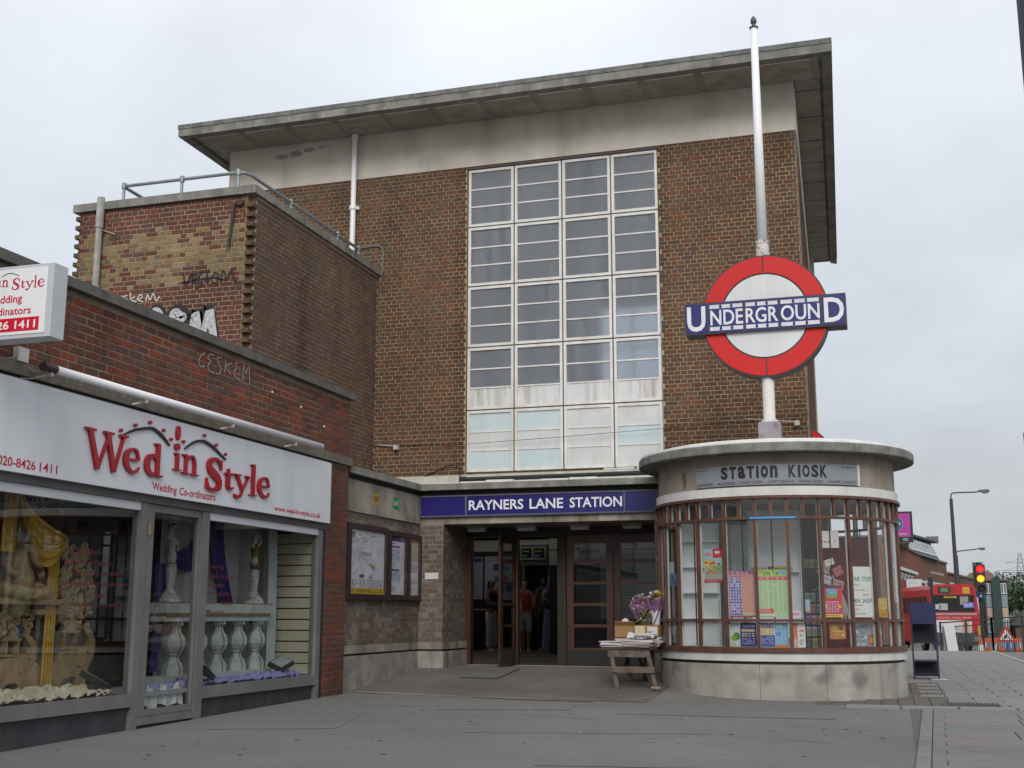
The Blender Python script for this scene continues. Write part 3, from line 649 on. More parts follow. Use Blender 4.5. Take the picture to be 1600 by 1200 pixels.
# --- downpipe, conduit, wires on the tower face
mb = MB(); mb.tube([(-9.40,T-.09,9.13),(-9.40,T-.09,6.2)], 0.052, 10)
mb.tube([(-9.40,T-.09,7.62),(-9.40,T-.09,7.70)], 0.072, 10).box(-9.50,-9.30,T-.06,T,7.63,7.69)
mb.tube([(-9.40,T-.09,9.05),(-9.40,T-.09,9.13)], 0.066, 10)
mb.build('downpipe', M_POLE, ST, smooth=False)
mb = MB(); mb.tube(cr([(-9.6,T-.03,6.83),(-9.0,T-.03,6.87),(-8.83,T-.03,6.84),(-8.78,T-.03,6.7),(-8.80,T-.03,6.3)],6), 0.012, 6)
mb.build('conduit', paint((0.16,0.20,0.17),0.6), ST)
mb = MB(); mb.tube([(-8.88,T-.02,3.04),(-7.1,T-.03,3.0),(-5.3,T-.04,3.055),(-3.4,T-.04,3.13),(-1.25,T-.04,3.23)], 0.0045, 5)
mb.tube(cr([(-7.9,T-.02,2.44),(-7.4,T-.05,2.62),(-7.2,T-.05,2.56),(-7.15,T-.2,2.36)],5), 0.009, 5)
mb.build('cable', M_BLACK, ST)
mb = MB()
for x, z in ((-8.42,3.0),(-1.75,3.17),(-1.28,3.12)): mb.box(x-.05,x+.03,T-.10,T,z-.05,z+.03); mb.tube([(x-.35,T-.06,z+.05),(x,T-.06,z+.01)],0.009,5)
mb.build('cable_bracket', paint((0.45,0.44,0.43),0.5), ST)

# --- stair block
SX, SY = -8.90, 15.45
mb = MB(); mb.box(-12.0,SX,SY+.115,T-.002,-1,6.29)
mb.build('stair_wall', M_MORT_G, ST); mb = MB(); mb.box(-11.95,SX-.115,SY,SY+.113,-1,6.29); mb.build('stair_front', M_MORT, ST)
def stockpal(a, z):
    zz = z+2.6
    if zz > 5.92 or zz < 4.88: return 'red'
    e = min(5.92-zz, zz-4.88)+.15*sin(a*5)+.1*sin(a*13)
    return 'stock' if random.random() < min(.88,max(.15,e*3.0)) else 'red'
bricks(ST, (-12.0,SY,2.6), XA, 3.10-.115, 3.69, 'english', stockpal)
bricks(ST, (SX,SY+.115,1.8), YA, T-SY-.117, 4.49, 'english', 'stairside', jut=.0042)
QM = surf('quoin_brick',(0.07,0.045,0.035),(0.13,0.085,0.05),9,0.9,0.3,50)
for k in range(25):      # toothed corners: alternate courses run through
    z = 2.62+k*0.151
    if z+0.14 < 6.29:
        mb = MB(); mb.box(SX-.113,SX+.004,SY-.006,SY+.113,z,z+0.066); mb.build('quoin_brick', QM, ST)
        if z > 4.2: mb = MB(); mb.box(-12.075,-11.96,SY-.006,SY+.10,z+.0755,z+0.1405); mb.build('quoin_brick', QM, ST)
for a, b in ((-12.10,-11.28),(-11.275,-10.55),(-10.545,-9.55),(-9.545,-8.84)):
    mb = MB(); mb.box(a,b,SY-.06,SY+.26,6.292,6.42); mb.build('coping_stone', M_CONC_D, ST)
for a, b in ((15.715,16.6),(16.605,17.6),(17.605,18.6),(18.605,T-.015)):
    mb = MB(); mb.box(SX-.30,SX+.06,a,b,6.292,6.42); mb.build('coping_stone', M_CONC_D, ST)
mb = MB(); mb.box(-12.1,SX-.302,SY+.262,T-.015,6.25,6.33); mb.build('stair_roof', M_LEAD, ST)
hr = thing('handrail', 'grey tubular handrail along the edge of the stair block roof', 'handrail', (-9.15,15.62,6.42))
R0 = 6.735
mb = MB(); mb.tube([(-11.42,17.2,R0),(-11.36,15.66,R0),(-11.30,15.62,R0),(-9.30,15.62,R0),(-9.19,15.66,R0),(-9.15,15.76,R0),(-9.15,19.85,R0)], 0.028, 8)
mb.build('rail', M_HANDRAIL, hr)
for x, y in ((-11.34,15.62),(-10.28,15.62),(-9.28,15.62),(-9.15,17.1),(-9.15,18.9),(-9.15,19.8)):
    mb = MB(); mb.tube([(x,y,6.421),(x,y,R0+.045)], 0.024, 8); mb.tube([(x,y,R0-.045),(x,y,R0+.05)], 0.038, 8); mb.build('post', M_HANDRAIL, hr)
mb = MB(); mb.tube([(-11.57,SY-.08,6.46),(-11.57,SY-.08,4.75)], 0.052, 10); mb.tube([(-11.57,SY-.08,6.48),(-11.57,SY-.08,5.98)], 0.062, 10); mb.tube([(-11.57,SY-.08,5.0),(-11.57,SY-.08,5.04)],0.064,10)
mb.tube([(-11.57,SY-.03,5.97),(-11.30,SY-.03,5.86)],0.014,6)
mb.build('vent_pipe', surf('limed_pipe',(0.30,0.295,0.27),(0.42,0.41,0.375),7,0.8,0.2,60,streak=((0.16,0.14,0.11),9,0.6)), ST)
mb = MB(); mb.tube(cr([(-9.12,SY-.01,6.16),(-9.18,SY-.05,6.15),(-9.21,SY-.045,6.05),(-9.27,SY-.045,5.48)],4), 0.022, 7); mb.tube([(-9.1,SY-.02,6.16),(-9.1,SY-.06,6.16)],0.05,8)
mb.build('overflow_pipe', paint((0.045,0.04,0.042),0.7), ST)
# graffiti: sprayed strokes lying on the brick faces
mb = MB(); gw = 0.011
GO = (0, SY-.013, 0)
def stroke(pts, w, O, u, n, m): mb.ribbon([(a,b,w) for a, b in cr(pts,5)], O, u, ZA, n, 0.003, m)
GW, GK, GS = paint((0.50,0.49,0.47),0.8), paint((0.022,0.022,0.024),0.8), surf('silver_spray',(0.32,0.32,0.32),(0.58,0.58,0.58),14,0.7,speck=((0.12,0.08,0.07),24,0.58,0.8))
for s in ([(-11.02,4.86),(-11.12,4.83),(-11.02,4.79),(-11.13,4.74)],[(-10.97,4.90),(-10.96,4.74)],[(-10.88,4.83),(-10.96,4.78),(-10.85,4.74)],[(-10.82,4.78),(-10.75,4.81),(-10.79,4.85),(-10.84,4.78),(-10.73,4.73)],[(-10.69,4.73),(-10.66,4.84),(-10.61,4.75),(-10.56,4.85),(-10.50,4.73),(-10.44,4.80)]): stroke(s, 0.010, GO, XA, (0,-1,0), GW)
for s in ([(-10.05,5.14),(-10.0,4.93),(-9.9,5.12),(-9.88,4.9)],[(-9.92,5.08),(-9.72,5.12),(-9.86,4.97),(-9.70,4.95),(-9.82,4.86)],[(-9.72,5.13),(-9.58,5.12)],[(-9.64,5.12),(-9.62,4.92)],[(-9.50,5.10),(-9.56,4.98),(-9.47,4.93),(-9.44,5.06),(-9.5,5.10)],[(-9.40,4.93),(-9.36,5.12),(-9.28,4.98),(-9.22,5.12),(-9.16,4.93),(-9.10,5.0)],[(-10.08,4.98),(-9.6,5.02),(-9.3,4.96)]): stroke(s, 0.012, GO, XA, (0,-1,0), GK)
GO2 = (0, SY-.010, 0)
for pts, w in (([(-10.60,4.44),(-10.52,4.58),(-10.42,4.55),(-10.38,4.42)],0.085),([(-10.22,4.20),(-10.20,4.52),(-10.05,4.55),(-9.98,4.44),(-10.15,4.36),(-9.99,4.24)],0.085),([(-9.92,4.0),(-9.80,4.50),(-9.72,4.28),(-9.58,4.53),(-9.44,3.98)],0.09)): mb.ribbon([(a,b,w) for a, b in cr(pts,6)], GO2, XA, ZA, (0,-1,0), 0.002, GK)
for k, (pts, w) in enumerate((([(-10.60,4.42),(-10.52,4.57),(-10.43,4.53),(-10.39,4.42)],0.055),([(-10.21,4.20),(-10.19,4.50),(-10.08,4.51)],0.06),([(-10.10,4.50),(-10.0,4.43),(-10.12,4.36),(-10.0,4.24)],0.055),([(-9.90,4.0),(-9.80,4.46)],0.062),([(-9.79,4.50),(-9.70,4.1)],0.055),([(-9.66,4.1),(-9.57,4.50)],0.055),([(-9.55,4.52),(-9.45,3.98)],0.065))):
    mb.ribbon([(a,b,w) for a, b in cr(pts,6)], (0,SY-.0135-0.0006*k,0), XA, ZA, (0,-1,0), 0.002, GS)
mb.build('graffiti', None, ST)

# --- low wing beside the shop, canopy and entrance
LX, EY = -7.12, 17.95
mb = MB(); mb.box(-8.9,LX,15.13,EY+.3,-0.42,1.42); mb.box(-7.1,-6.7,EY,19.06,-0.42,1.41); mb.build('wing_wall', M_MORT_W, ST); mb = MB(); mb.box(-3.31,-2.75,EY,19.06,-0.42,1.41); mb.build('entrance_pier', M_MORT_W, ST)
bricks(ST, (LX,15.14,-0.42), YA, EY-15.14, 1.84, 'english', 'wing', jut=0.003)
bricks(ST, (-7.1,EY,-0.42), XA, 0.40, 1.83, 'english', 'wing', jut=0.003)
bricks(ST, (-6.70,EY,-0.42), YA, 1.11, 1.83, 'english', 'wing', jut=0.003)
bricks(ST, (-3.31,EY,-0.42), XA, 0.5, 1.83, 'english', 'wing', jut=0.003)
def wingline(mb, z0, z1, p):   # runs along wing, pier front and return
    mb.box(LX-.2,LX+p,15.135,EY-p-.001,z0,z1).box(-7.3,-6.70+p,EY-p,EY+.05,z0,z1).box(-6.75,-6.70+p,EY+.051,19.05,z0,z1)
mb = MB(); wingline(mb,-0.53,-0.421,0.022); mb.build('plinth_band', M_CONC_W, ST)
mb = MB(); wingline(mb,-1.2,-0.56,0.035); mb.build('plinth', M_PLINTH, ST); mb = MB(); mb.box(-3.34,-2.7,EY-.03,19.0,-1.2,-0.56); mb.build('plinth', M_PLINTH, ST)
mb = MB(); wingline(mb,-0.56,-0.53,-0.01); mb.build('plinth_groove', M_DARK, ST)
mb = MB(); mb.box(LX-.2,LX+.03,15.135,EY+.03,1.42,1.53); mb.build('string_course', M_CONC_W, ST)
for a, b in ((15.135,16.55),(16.556,EY+.03)):
    mb = MB(); mb.box(LX-.2,LX+.012,a,b,1.532,1.87); mb.build('wing_concrete', M_CONC_W, ST)
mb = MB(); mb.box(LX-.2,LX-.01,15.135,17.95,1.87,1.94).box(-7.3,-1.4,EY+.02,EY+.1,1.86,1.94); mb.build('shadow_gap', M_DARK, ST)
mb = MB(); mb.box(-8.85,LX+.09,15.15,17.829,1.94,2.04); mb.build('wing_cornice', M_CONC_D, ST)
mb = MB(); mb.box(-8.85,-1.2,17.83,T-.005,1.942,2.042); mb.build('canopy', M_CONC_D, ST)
mb = MB(); mb.box(-7.25,-1.5,EY+.03,18.35,1.41,1.858); mb.build('entrance_beam', M_CONC_W, ST)
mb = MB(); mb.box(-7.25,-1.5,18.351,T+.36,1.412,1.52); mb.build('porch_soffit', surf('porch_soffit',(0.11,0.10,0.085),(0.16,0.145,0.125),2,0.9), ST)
# white flashings and trunking lying on the canopy
mb = MB()
mb.box(-8.88,-1.2,T-.03,T-.007,2.05,2.445)
mb.build('rendered_upstand', surf('upstand_render',(0.44,0.43,0.37),(0.58,0.56,0.50),2,0.85,streak=((0.20,0.26,0.20),5,0.5)), ST)
mb = MB()
for k in range(9):
    a = -6.9+k*0.45; mb.box(a,a+0.44,18.0+.03*(k%2),19.4,2.045,2.075+0.012*(k%3))
mb.build('white_flashing', surf('white_flashing',(0.55,0.54,0.52),(0.74,0.73,0.71),6,0.6), ST)
mb = MB(); mb.tube([(-6.62,18.6,2.185),(-3.0,18.6,2.20)], 0.038, 8); mb.tube([(-6.66,18.6,2.185),(-6.55,18.6,2.185)],0.05,8); mb.build('cable_trunking', M_BLACK, ST)
mb = MB(); mb.box(-6.62,-6.5,18.56,18.64,2.08,2.15); mb.build('trunking_foot', M_BLACK, ST)
# porch ceiling lights
def bulkhead(x):
    t = thing('ceiling_light', 'x', 'ceiling light', (x,18.62,1.41), 'bulkhead lights under the entrance canopy')
    mb = MB(); mb.box(x-.17,x+.17,18.54,18.70,1.385,1.41); mb.build('base', paint((0.25,0.25,0.25),0.5), t)
    mb = MB(); mb.box(x-.15,x+.15,18.555,18.685,1.325,1.384); mb.build('diffuser', paint((0.42,0.42,0.40),0.4), t, bevel=0.015); return t
for x, s in ((-6.36,'leftmost, beside the brick pier'),(-5.51,'second from the left, over the open door leaf'),(-4.63,'third from the left, over the closed door'),(-3.78,'rightmost, beside the kiosk')):
    bulkhead(x)['label'] = 'oblong bulkhead light under the canopy, '+s
# doors
DY = 19.06
mb = MB(); mb.box(-6.70,-3.31,DY,DY+.14,1.28,1.411); mb.build('door_head', M_WOOD_B, ST)
mb = MB(); mb.box(-6.70,-6.615,DY,DY+.14,-0.80,1.279); mb.build('door_post', M_WOOD_D, ST)
mb = MB(); mb.box(-5.835,-5.80,DY,DY+.12,-0.80,1.279); mb.build('door_post', M_WOOD_D, ST)
mb = MB(); mb.box(-5.13,-4.985,DY,DY+.14,-0.80,1.279); mb.build('door_post', M_WOOD_B, ST)
mb = MB(); mb.box(-6.7,-3.3,DY-.02,DY+.14,-0.87,-0.801); mb.build('threshold', surf('threshold',(0.17,0.16,0.13),(0.24,0.22,0.19),4,0.8), ST)
def door(x0, x1, name='door', mat=M_WOOD_D, local=False):
    """five-light timber door in the plane Y=DY; returns it with its glazing as sub-parts"""
    mb = MB(); a, b = x0+.11, x1-.11; zs = [(-0.52,-0.20),(-0.15,0.14),(0.185,0.48),(0.525,0.82),(0.875,1.14)]
    mb.box(x0,a,DY+.04,DY+.085,-0.79,1.275).box(b,x1,DY+.04,DY+.085,-0.79,1.275)
    prev = -0.79
    for z0, z1 in zs+[(1.275,1.3)]: mb.box(a,b,DY+.042,DY+.083,prev,z0); prev = z1
    d = mb.build(name, mat, ST)
    for z0, z1 in zs:
        mb = MB(); mb.box(a-.005,b+.005,DY+.058,DY+.064,z0-.003,z1+.003); mb.build('pane', M_DOORGLASS, d)
    mb = MB(); mb.box(x0+.01,x1-.01,DY+.034,DY+.0395,-0.785,-0.56); mb.build('kick_plate', paint((0.035,0.034,0.036),0.45,0.5), d)
    return d
door(-4.98,-4.215); door(-4.20,-3.42)
# open leaf, folded out towards the street
mb = MB(); lx = -5.845; y0, y1 = DY-.62, DY-.0
zs = [(-0.52,-0.20),(-0.15,0.14),(0.185,0.48),(0.525,0.82),(0.875,1.14)]; a = Vector((-5.915,DY-.62,0)); b = Vector((-5.845,DY+.02,0)); du = (b-a).normalized(); dn = Vector((du.y,-du.x,0)); ln = (b-a).length
def leaf(s0,s1,z0,z1,h,m=None): c = a+du*(s0+s1)/2; mb.obox((c.x,c.y,(z0+z1)/2), du, ZA, dn, (s1-s0)/2, (z1-z0)/2, h, m)
leaf(0,.10,-0.79,1.27,.022); leaf(ln-.10,ln,-0.79,1.27,.022); prev = -0.79
for z0, z1 in zs+[(1.27,1.3)]: leaf(.10,ln-.10,prev,z0,.020); prev = z1
dl = mb.build('door', surf('dark_leaf_timber',(0.022,0.012,0.008),(0.045,0.022,0.014),5,.45), ST, label='open door leaf folded out towards the street')
for z0, z1 in zs: mb = MB(); leaf(.098,ln-.098,z0-.003,z1+.003,.003); mb.build('pane', M_DOORGLASS, dl)
mb = MB(); leaf(.01,ln-.01,-0.785,-0.55,.026); mb.build('kick_plate', paint((0.03,0.03,0.03),0.5), dl)
# hall interior: dark tiled rear partition, pale frieze, doorway
HY = 27.6
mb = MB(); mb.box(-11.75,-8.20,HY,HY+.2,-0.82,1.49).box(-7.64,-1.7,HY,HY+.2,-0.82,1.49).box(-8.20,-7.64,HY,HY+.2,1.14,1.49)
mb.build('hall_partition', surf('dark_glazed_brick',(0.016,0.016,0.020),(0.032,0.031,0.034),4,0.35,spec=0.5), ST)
mb = MB()
for r in range(30):
    for z in (0,): mb.box(-11.7,-8.22,HY-.004,HY-.001,-0.8+r*.0755,-0.8+r*.0755+.008)
    mb.box(-7.62,-1.8,HY-.004,HY-.001,-0.8+r*.0755,-0.8+r*.0755+.008)
mb.build('mortar_course', paint((0.06,0.06,0.06),0.8), ST, kind='stuff')
mb = MB(); mb.box(-11.75,-1.7,HY-.02,HY+.2,1.492,1.76); mb.build('frieze', surf('cream_frieze',(0.42,0.39,0.30),(0.50,0.47,0.38),3,0.7), ST)
mb = MB(); mb.box(-11.75,-1.7,HY-.06,HY+.2,1.80,1.90); mb.tube([(-11.7,HY-.12,1.84),(-1.8,HY-.12,1.84)],0.03,6); mb.tube([(-11.7,HY-.2,1.95),(-1.8,HY-.2,1.95)],0.04,6); mb.build('service_pipes', surf('dusty_pipes',(0.14,0.13,0.11),(0.22,0.20,0.17),3,0.8), ST)
mb = MB(); mb.box(-8.3,-7.5,HY+.3,HY+2.5,-.82,1.2); mb.build('passage_darkness', M_BLACK, ST)  # solid black block paints the darkness beyond the doorway
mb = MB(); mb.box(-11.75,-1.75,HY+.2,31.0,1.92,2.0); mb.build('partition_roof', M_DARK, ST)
mb = MB(); mb.box(-11.7,-8.9,HY-.10,HY-.06,0.10,0.14); mb.build('wall_rail', paint((0.30,0.30,0.31),0.4), ST)
mb = MB(); mb.box(-8.25,-7.58,HY-.25,HY-.021,1.14,1.62).box(-8.26,-8.20,HY-.08,HY-.001,-.8,1.14).box(-7.64,-7.58,HY-.08,HY-.001,-.8,1.14); mb.build('doorway_surround', paint((0.10,0.10,0.10),0.5), ST)
# ticket office on the right of the hall
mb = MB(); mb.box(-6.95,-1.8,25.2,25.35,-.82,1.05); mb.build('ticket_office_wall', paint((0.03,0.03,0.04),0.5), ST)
mb = MB(); mb.box(-6.95,-1.8,25.18,25.34,1.052,1.62); mb.build('ticket_fascia', surf('pale_fascia',(0.42,0.42,0.37),(0.48,0.48,0.43),2,0.6), ST)
mb = MB()
for x in (-6.3,-5.4,-4.6): mb.box(x,x+.02,25.17,25.179,1.06,1.61)
mb.box(-6.95,-1.8,25.17,25.179,1.36,1.38); mb.build('fascia_joint', M_DARK, ST)
# ================================================================== WEDDING SHOP
S = -7.056
SH = thing('shop_building', 'low red brick shop with white fascia and grey framed display windows', 'shop', (S,12.0,-1.1))
mb = MB(); mb.box(S-.3,S,3.0,15.13,2.13,2.94).box(S-.3,S-.0,14.47,15.13,-1.2,2.02)
mb.build('parapet_wall', M_MORT_S, SH)
bricks(SH, (S,4.0,2.13), YA, 11.13, 0.80, 'stretcher', 'shop', jut=.0042)
bricks(SH, (S,14.47,-1.04), YA, 0.66, 3.05, 'stretcher', 'shop')
mb = MB(); mb.box(S-1.6,S-.31,15.0,15.12,2.0,2.93); mb.build('end_wall', M_MORT_S, SH)
bricks(SH, (S-.31,15.13,2.0), (-1,0,0), 1.2, 0.9, 'stretcher', 'shop')
y = 3.0
while y < 15.1:
    e = min(y+1.9, 15.19); mb = MB(); mb.box(S-.36,S+.07,y,e-.006,2.945,3.04); mb.build('coping_stone', surf('dark_coping',(0.085,0.08,0.075),(0.14,0.135,0.125),4,0.9,0.3,60), SH); y = e
mb = MB(); mb.box(S-.05,S+.06,3.0,15.14,2.015,2.128); mb.build('concrete_lintel', surf('pebbly_lintel',(0.11,0.095,0.075),(0.17,0.15,0.125),7,0.95,0.5,80,speck=((0.32,0.30,0.26),42,0.62,0.8)), SH)
mb = MB(); mb.box(S-1.6,S-.06,3.0,15.0,1.15,2.0); mb.build('shop_lintel_core', M_DARK, SH)
mb = MB(); mb.box(S-6,S-1.62,3.0,15.0,2.5,2.6); mb.build('flat_roof', M_LEAD, SH)
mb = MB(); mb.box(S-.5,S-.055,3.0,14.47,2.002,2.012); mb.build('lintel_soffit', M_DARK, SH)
# graffiti on parapet
mb = MB()
for s in ([(11.33,2.83),(11.25,2.78),(11.21,2.70),(11.26,2.66),(11.34,2.68)],[(11.51,2.84),(11.42,2.83),(11.39,2.78),(11.45,2.76),(11.40,2.70),(11.43,2.65),(11.53,2.64)],[(11.67,2.84),(11.59,2.83),(11.60,2.77),(11.67,2.72),(11.65,2.66),(11.57,2.64)],[(11.765,2.83),(11.755,2.69)],[(11.89,2.83),(11.78,2.76),(11.88,2.69)],[(12.05,2.86),(11.97,2.84),(12.01,2.79),(11.96,2.74),(11.99,2.68),(12.11,2.67)]): mb.ribbon([(a,b,.0075) for a, b in cr(s,5)], (S+.013,0,0), YA, ZA, XA, .003)
for s in ([(12.15,2.67),(12.17,2.88)],[(12.17,2.88),(12.22,2.76)],[(12.22,2.76),(12.29,2.88)],[(12.29,2.88),(12.32,2.65)]): mb.ribbon([(a,b,.0075) for a, b in s], (S+.0134,0,0), YA, ZA, XA, .003)
mb.build('graffiti', paint((0.27,0.25,0.24),0.9), SH)
mb = MB()
for y, z in ((12.86,2.66),(13.62,2.60),(14.3,2.45)): mb.ball((S+.02,y,z),0.016,6)
mb.build('old_fixing', paint((0.6,0.6,0.6),0.4), SH)
# --- shopfront
FR = S+.0
mb = MB(); mb.box(S-.10,S+.04,3.0,14.42,1.10,1.185); mb.build('head_rail', surf('dark_head_rail',(0.085,0.075,0.075),(0.12,0.11,0.11),2,0.5), SH)
for a, b in ((3.0,10.305),(11.585,14.245)):
    mb = MB(); mb.box(S-.06,S+.012,a,b,1.015,1.098); mb.build('shutter_box', M_SHUT, SH)
for a, b, z0, z1 in ((10.31,10.42,-1.2,1.098),(11.43,11.58,-1.2,1.098),(14.25,14.36,-1.2,1.098)):
    mb = MB(); mb.box(S-.08,S+.022,a,b,z0,z1); mb.build('shopfront_post', M_STEEL, SH)
mb = MB(); mb.box(S-.04,S+.005,14.361,14.468,-1.2,1.098); mb.build('reveal_strip', M_DARK, SH)
for a, b in ((3.0,10.305),(11.585,14.245)):
    mb = MB(); mb.box(S-.10,S+.03,a,b,-0.875,-0.755); mb.build('sill', M_STEEL, SH)
    mb = MB(); mb.box(S-.10,S-.02,a,b,-1.3,-0.877); mb.build('stall_riser', M_RISER, SH)
    mb = MB(); mb.box(S-.030,S-.022,a,b,-0.753,1.013); mb.build('window_pane', M_SHOPGLASS, SH)
# door leaf, shut
mb = MB(); mb.box(S-.05,S+.008,10.425,10.555,-0.98,1.06).box(S-.05,S+.008,11.385,11.425,-0.98,1.06).box(S-.05,S+.008,10.556,11.384,-0.98,-0.92).box(S-.05,S+.008,10.556,11.384,1.02,1.06)
dr = mb.build('door', M_STEEL, SH)
mb = MB(); mb.box(S-.025,S-.018,10.557,11.383,-0.919,1.019); mb.build('pane', M_SHOPGLASS, dr)
mb = MB(); mb.box(S+.008,S+.03,10.44,10.47,0.78,0.90); mb.build('hinge', paint((0.45,0.36,0.16),0.4,0.6), dr)
mb = MB(); mb.box(S-.06,S+.004,10.421,11.429,1.061,1.099); mb.build('door_head', M_STEEL, SH)
mb = MB(); mb.box(S-.08,S+.025,10.421,11.429,-1.06,-0.985); mb.build('door_sill', M_STEEL, SH)
mb = MB(); mb.box(S-.09,S-.03,10.421,11.429,-1.3,-1.062); mb.build('door_riser', M_RISER, SH)
# --- fascia board and lettering
FX = S+.10
mb = MB(); mb.box(S-.03,FX,4.0,14.38,1.175,1.962)
fas = mb.build('fascia_board', M_FASCIA, SH)
mb = MB(); mb.box(S-.03,FX-.004,4.0,14.38,1.963,1.972).box(S-.03,FX+.004,14.381,14.39,1.175,1.962); mb.build('fascia_edge', paint((0.35,0.36,0.37),0.4), SH)
G = {  # stroke letters in a unit box: (x, y, halfwidth)
 'W': [[(.0,.97,.03),(.24,.97,.03)],[(.11,.97,.075),(.33,.03,.075)],[(.33,.03,.03),(.52,.80,.03)],[(.42,.97,.03),(.66,.97,.03)],[(.52,.95,.075),(.71,.03,.075)],[(.71,.03,.032),(.90,.95,.032)],[(.80,.97,.028),(1.0,.97,.028)]],
 'e': [[(.14,.52,.045),(.86,.55,.045)],'c',[(.86,.56,.07),(.74,.90,.06),(.46,.97,.05),(.17,.72,.13),(.15,.34,.14),(.44,.05,.08),(.72,.07,.06),(.92,.26,.03)]],
 'd': ['c',[(.66,.50,.06),(.45,.62,.05),(.18,.48,.12),(.16,.22,.12),(.40,.04,.06),(.66,.12,.06)],'l',[(.72,.98,.085),(.72,.04,.085)],[(.50,.965,.025),(.78,.985,.025)],[(.66,.035,.028),(1.0,.035,.028)]],
 'i': [[(.48,.95,.17),(.48,.04,.17)],[(.08,.93,.045),(.55,.96,.045)],[(.02,.04,.045),(1.0,.04,.045)]],
 'n': [[(.24,.95,.095),(.24,.04,.095)],[(.02,.93,.04),(.28,.96,.04)],[(.02,.04,.04),(.46,.04,.04)],'c',[(.26,.66,.05),(.44,.90,.06),(.64,.92,.07),(.76,.66,.095),(.76,.04,.095)],'l',[(.56,.04,.04),(1.0,.04,.04)]],
 'S': ['c',[(.92,.70,.03),(.78,.93,.05),(.48,.98,.055),(.20,.84,.11),(.24,.64,.13),(.52,.50,.14),(.80,.34,.13),(.80,.14,.11),(.50,.03,.055),(.20,.06,.05),(.04,.32,.03)],'l',[(.93,.98,.025),(.90,.66,.028)],[(.04,.02,.025),(.07,.36,.028)]],
 't': [[(.05,.72,.035),(.95,.76,.035)],'c',[(.42,.98,.06),(.40,.70,.14),(.40,.22,.15),(.56,.05,.09),(.95,.12,.035)]],
 'y': [[(.0,.97,.035),(.42,.97,.035)],[(.18,.95,.085),(.52,.34,.085)],[(.86,.95,.035),(.50,.32,.045)],'c',[(.52,.36,.05),(.42,.12,.05),(.22,.03,.07),(.06,.10,.05)],'l',[(.66,.97,.03),(1.0,.97,.03)]],
 'l': [[(.50,.97,.17),(.50,.03,.17)],[(.10,.95,.03),(.55,.98,.03)],[(.0,.03,.032),(1.0,.03,.032)]]}
def glyph(mb, ch, O, u, n, x0, x1, y0, y1, depth, mat):
    w, h = x1-x0, y1-y0; mode = 'l'; q = 0
    for s in G[ch]:
        if isinstance(s, str): mode = s; continue
        pts = cr(s, 7) if mode == 'c' else s
        sc = h*0.5 + w*0.5
        mb.ribbon([(x0+a*w, y0+b*h, k*(min(w*1.05,h*1.0) if ch not in 'il' else w)) for a, b, k in pts], Vector(O)+Vector(n)*(0.0008*q), u, ZA, n, depth+0.0008*q, mat); q += 1
LT = [('W',9.216,9.865,1.311,1.69),('e',9.821,10.10,1.347,1.585),('d',10.166,10.474,1.35,1.688),('i',10.668,10.807,1.457,1.641),('n',10.823,11.134,1.437,1.647),('S',11.293,11.626,1.319,1.67),('t',11.668,11.883,1.362,1.597),('y',11.876,12.249,1.289,1.554),('l',12.228,12.398,1.338,1.711),('e',12.415,12.724,1.348,1.583)]
for ch, a, b, z0, z1 in LT:
    mb = MB(); glyph(mb, ch, (FX+.030,0,0), YA, XA, a, b, z0, z1, 0.028, M_RED); mb.build('sign_letter', M_RED, SH)
def oval(mb, c, ry, rz, x, depth, mat): mb.prism([(c[0]+ry*cos(2*pi*k/18), c[1]+rz*sin(2*pi*k/18)) for k in range(18)], (x,0,0), YA, ZA, XA, depth, mat)
mb = MB(); oval(mb,(10.726,1.845),.034,.075,FX+.03,.028,None); mb.build('sign_flame', M_RED, SH); mb = MB(); oval(mb,(10.722,1.70),.046,.037,FX+.03,.028,None); mb.build('sign_dot', M_RED, SH)
for y, z in ((9.756,1.732),(9.981,1.816),(10.224,1.880),(10.465,1.836),(10.605,1.764),(10.838,1.77),(11.233,1.892),(11.477,1.82),(11.677,1.744)): mb = MB(); oval(mb,(y,z),.019,.017,FX+.03,.028,None); mb.build('sign_dot', M_RED, SH)
mb = MB(); mb.ribbon([(a,b,w) for a, b, w in cr([(9.78,1.685,.006),(9.96,1.762,.012),(10.16,1.812,.014),(10.30,1.824,.014),(10.46,1.770,.014),(10.59,1.695,.006)],6)], (FX+.022,0,0), YA, ZA, XA, .02); mb.build('sign_arch', M_BLACK, SH); mb = MB()
mb.ribbon([(a,b,w) for a, b, w in cr([(10.87,1.700,.006),(11.03,1.787,.012),(11.20,1.828,.014),(11.40,1.797,.014),(11.69,1.685,.006)],6)], (FX+.022,0,0), YA, ZA, XA, .02)
mb.build('sign_arch', M_BLACK, SH)
F0 = (FX,0,0)
for w_, y0, y1, z0, z1, bo in (('020-8426',8.13,8.60,1.215,1.295,.014),('1411',8.655,8.89,1.215,1.295,.014),('Wedding',10.34,10.78,1.196,1.297,.016),('Co-ordinators',10.83,11.535,1.213,1.297,.016),('www.wed-in-style.co.uk',12.87,14.11,1.200,1.282,.018)):
    mb = MB(); text(mb,w_,F0,YA,ZA,XA,y0,y1,z0,z1,M_REDPRINT,bo,0,.002); mb.build('sign_small_print', M_REDPRINT, SH)
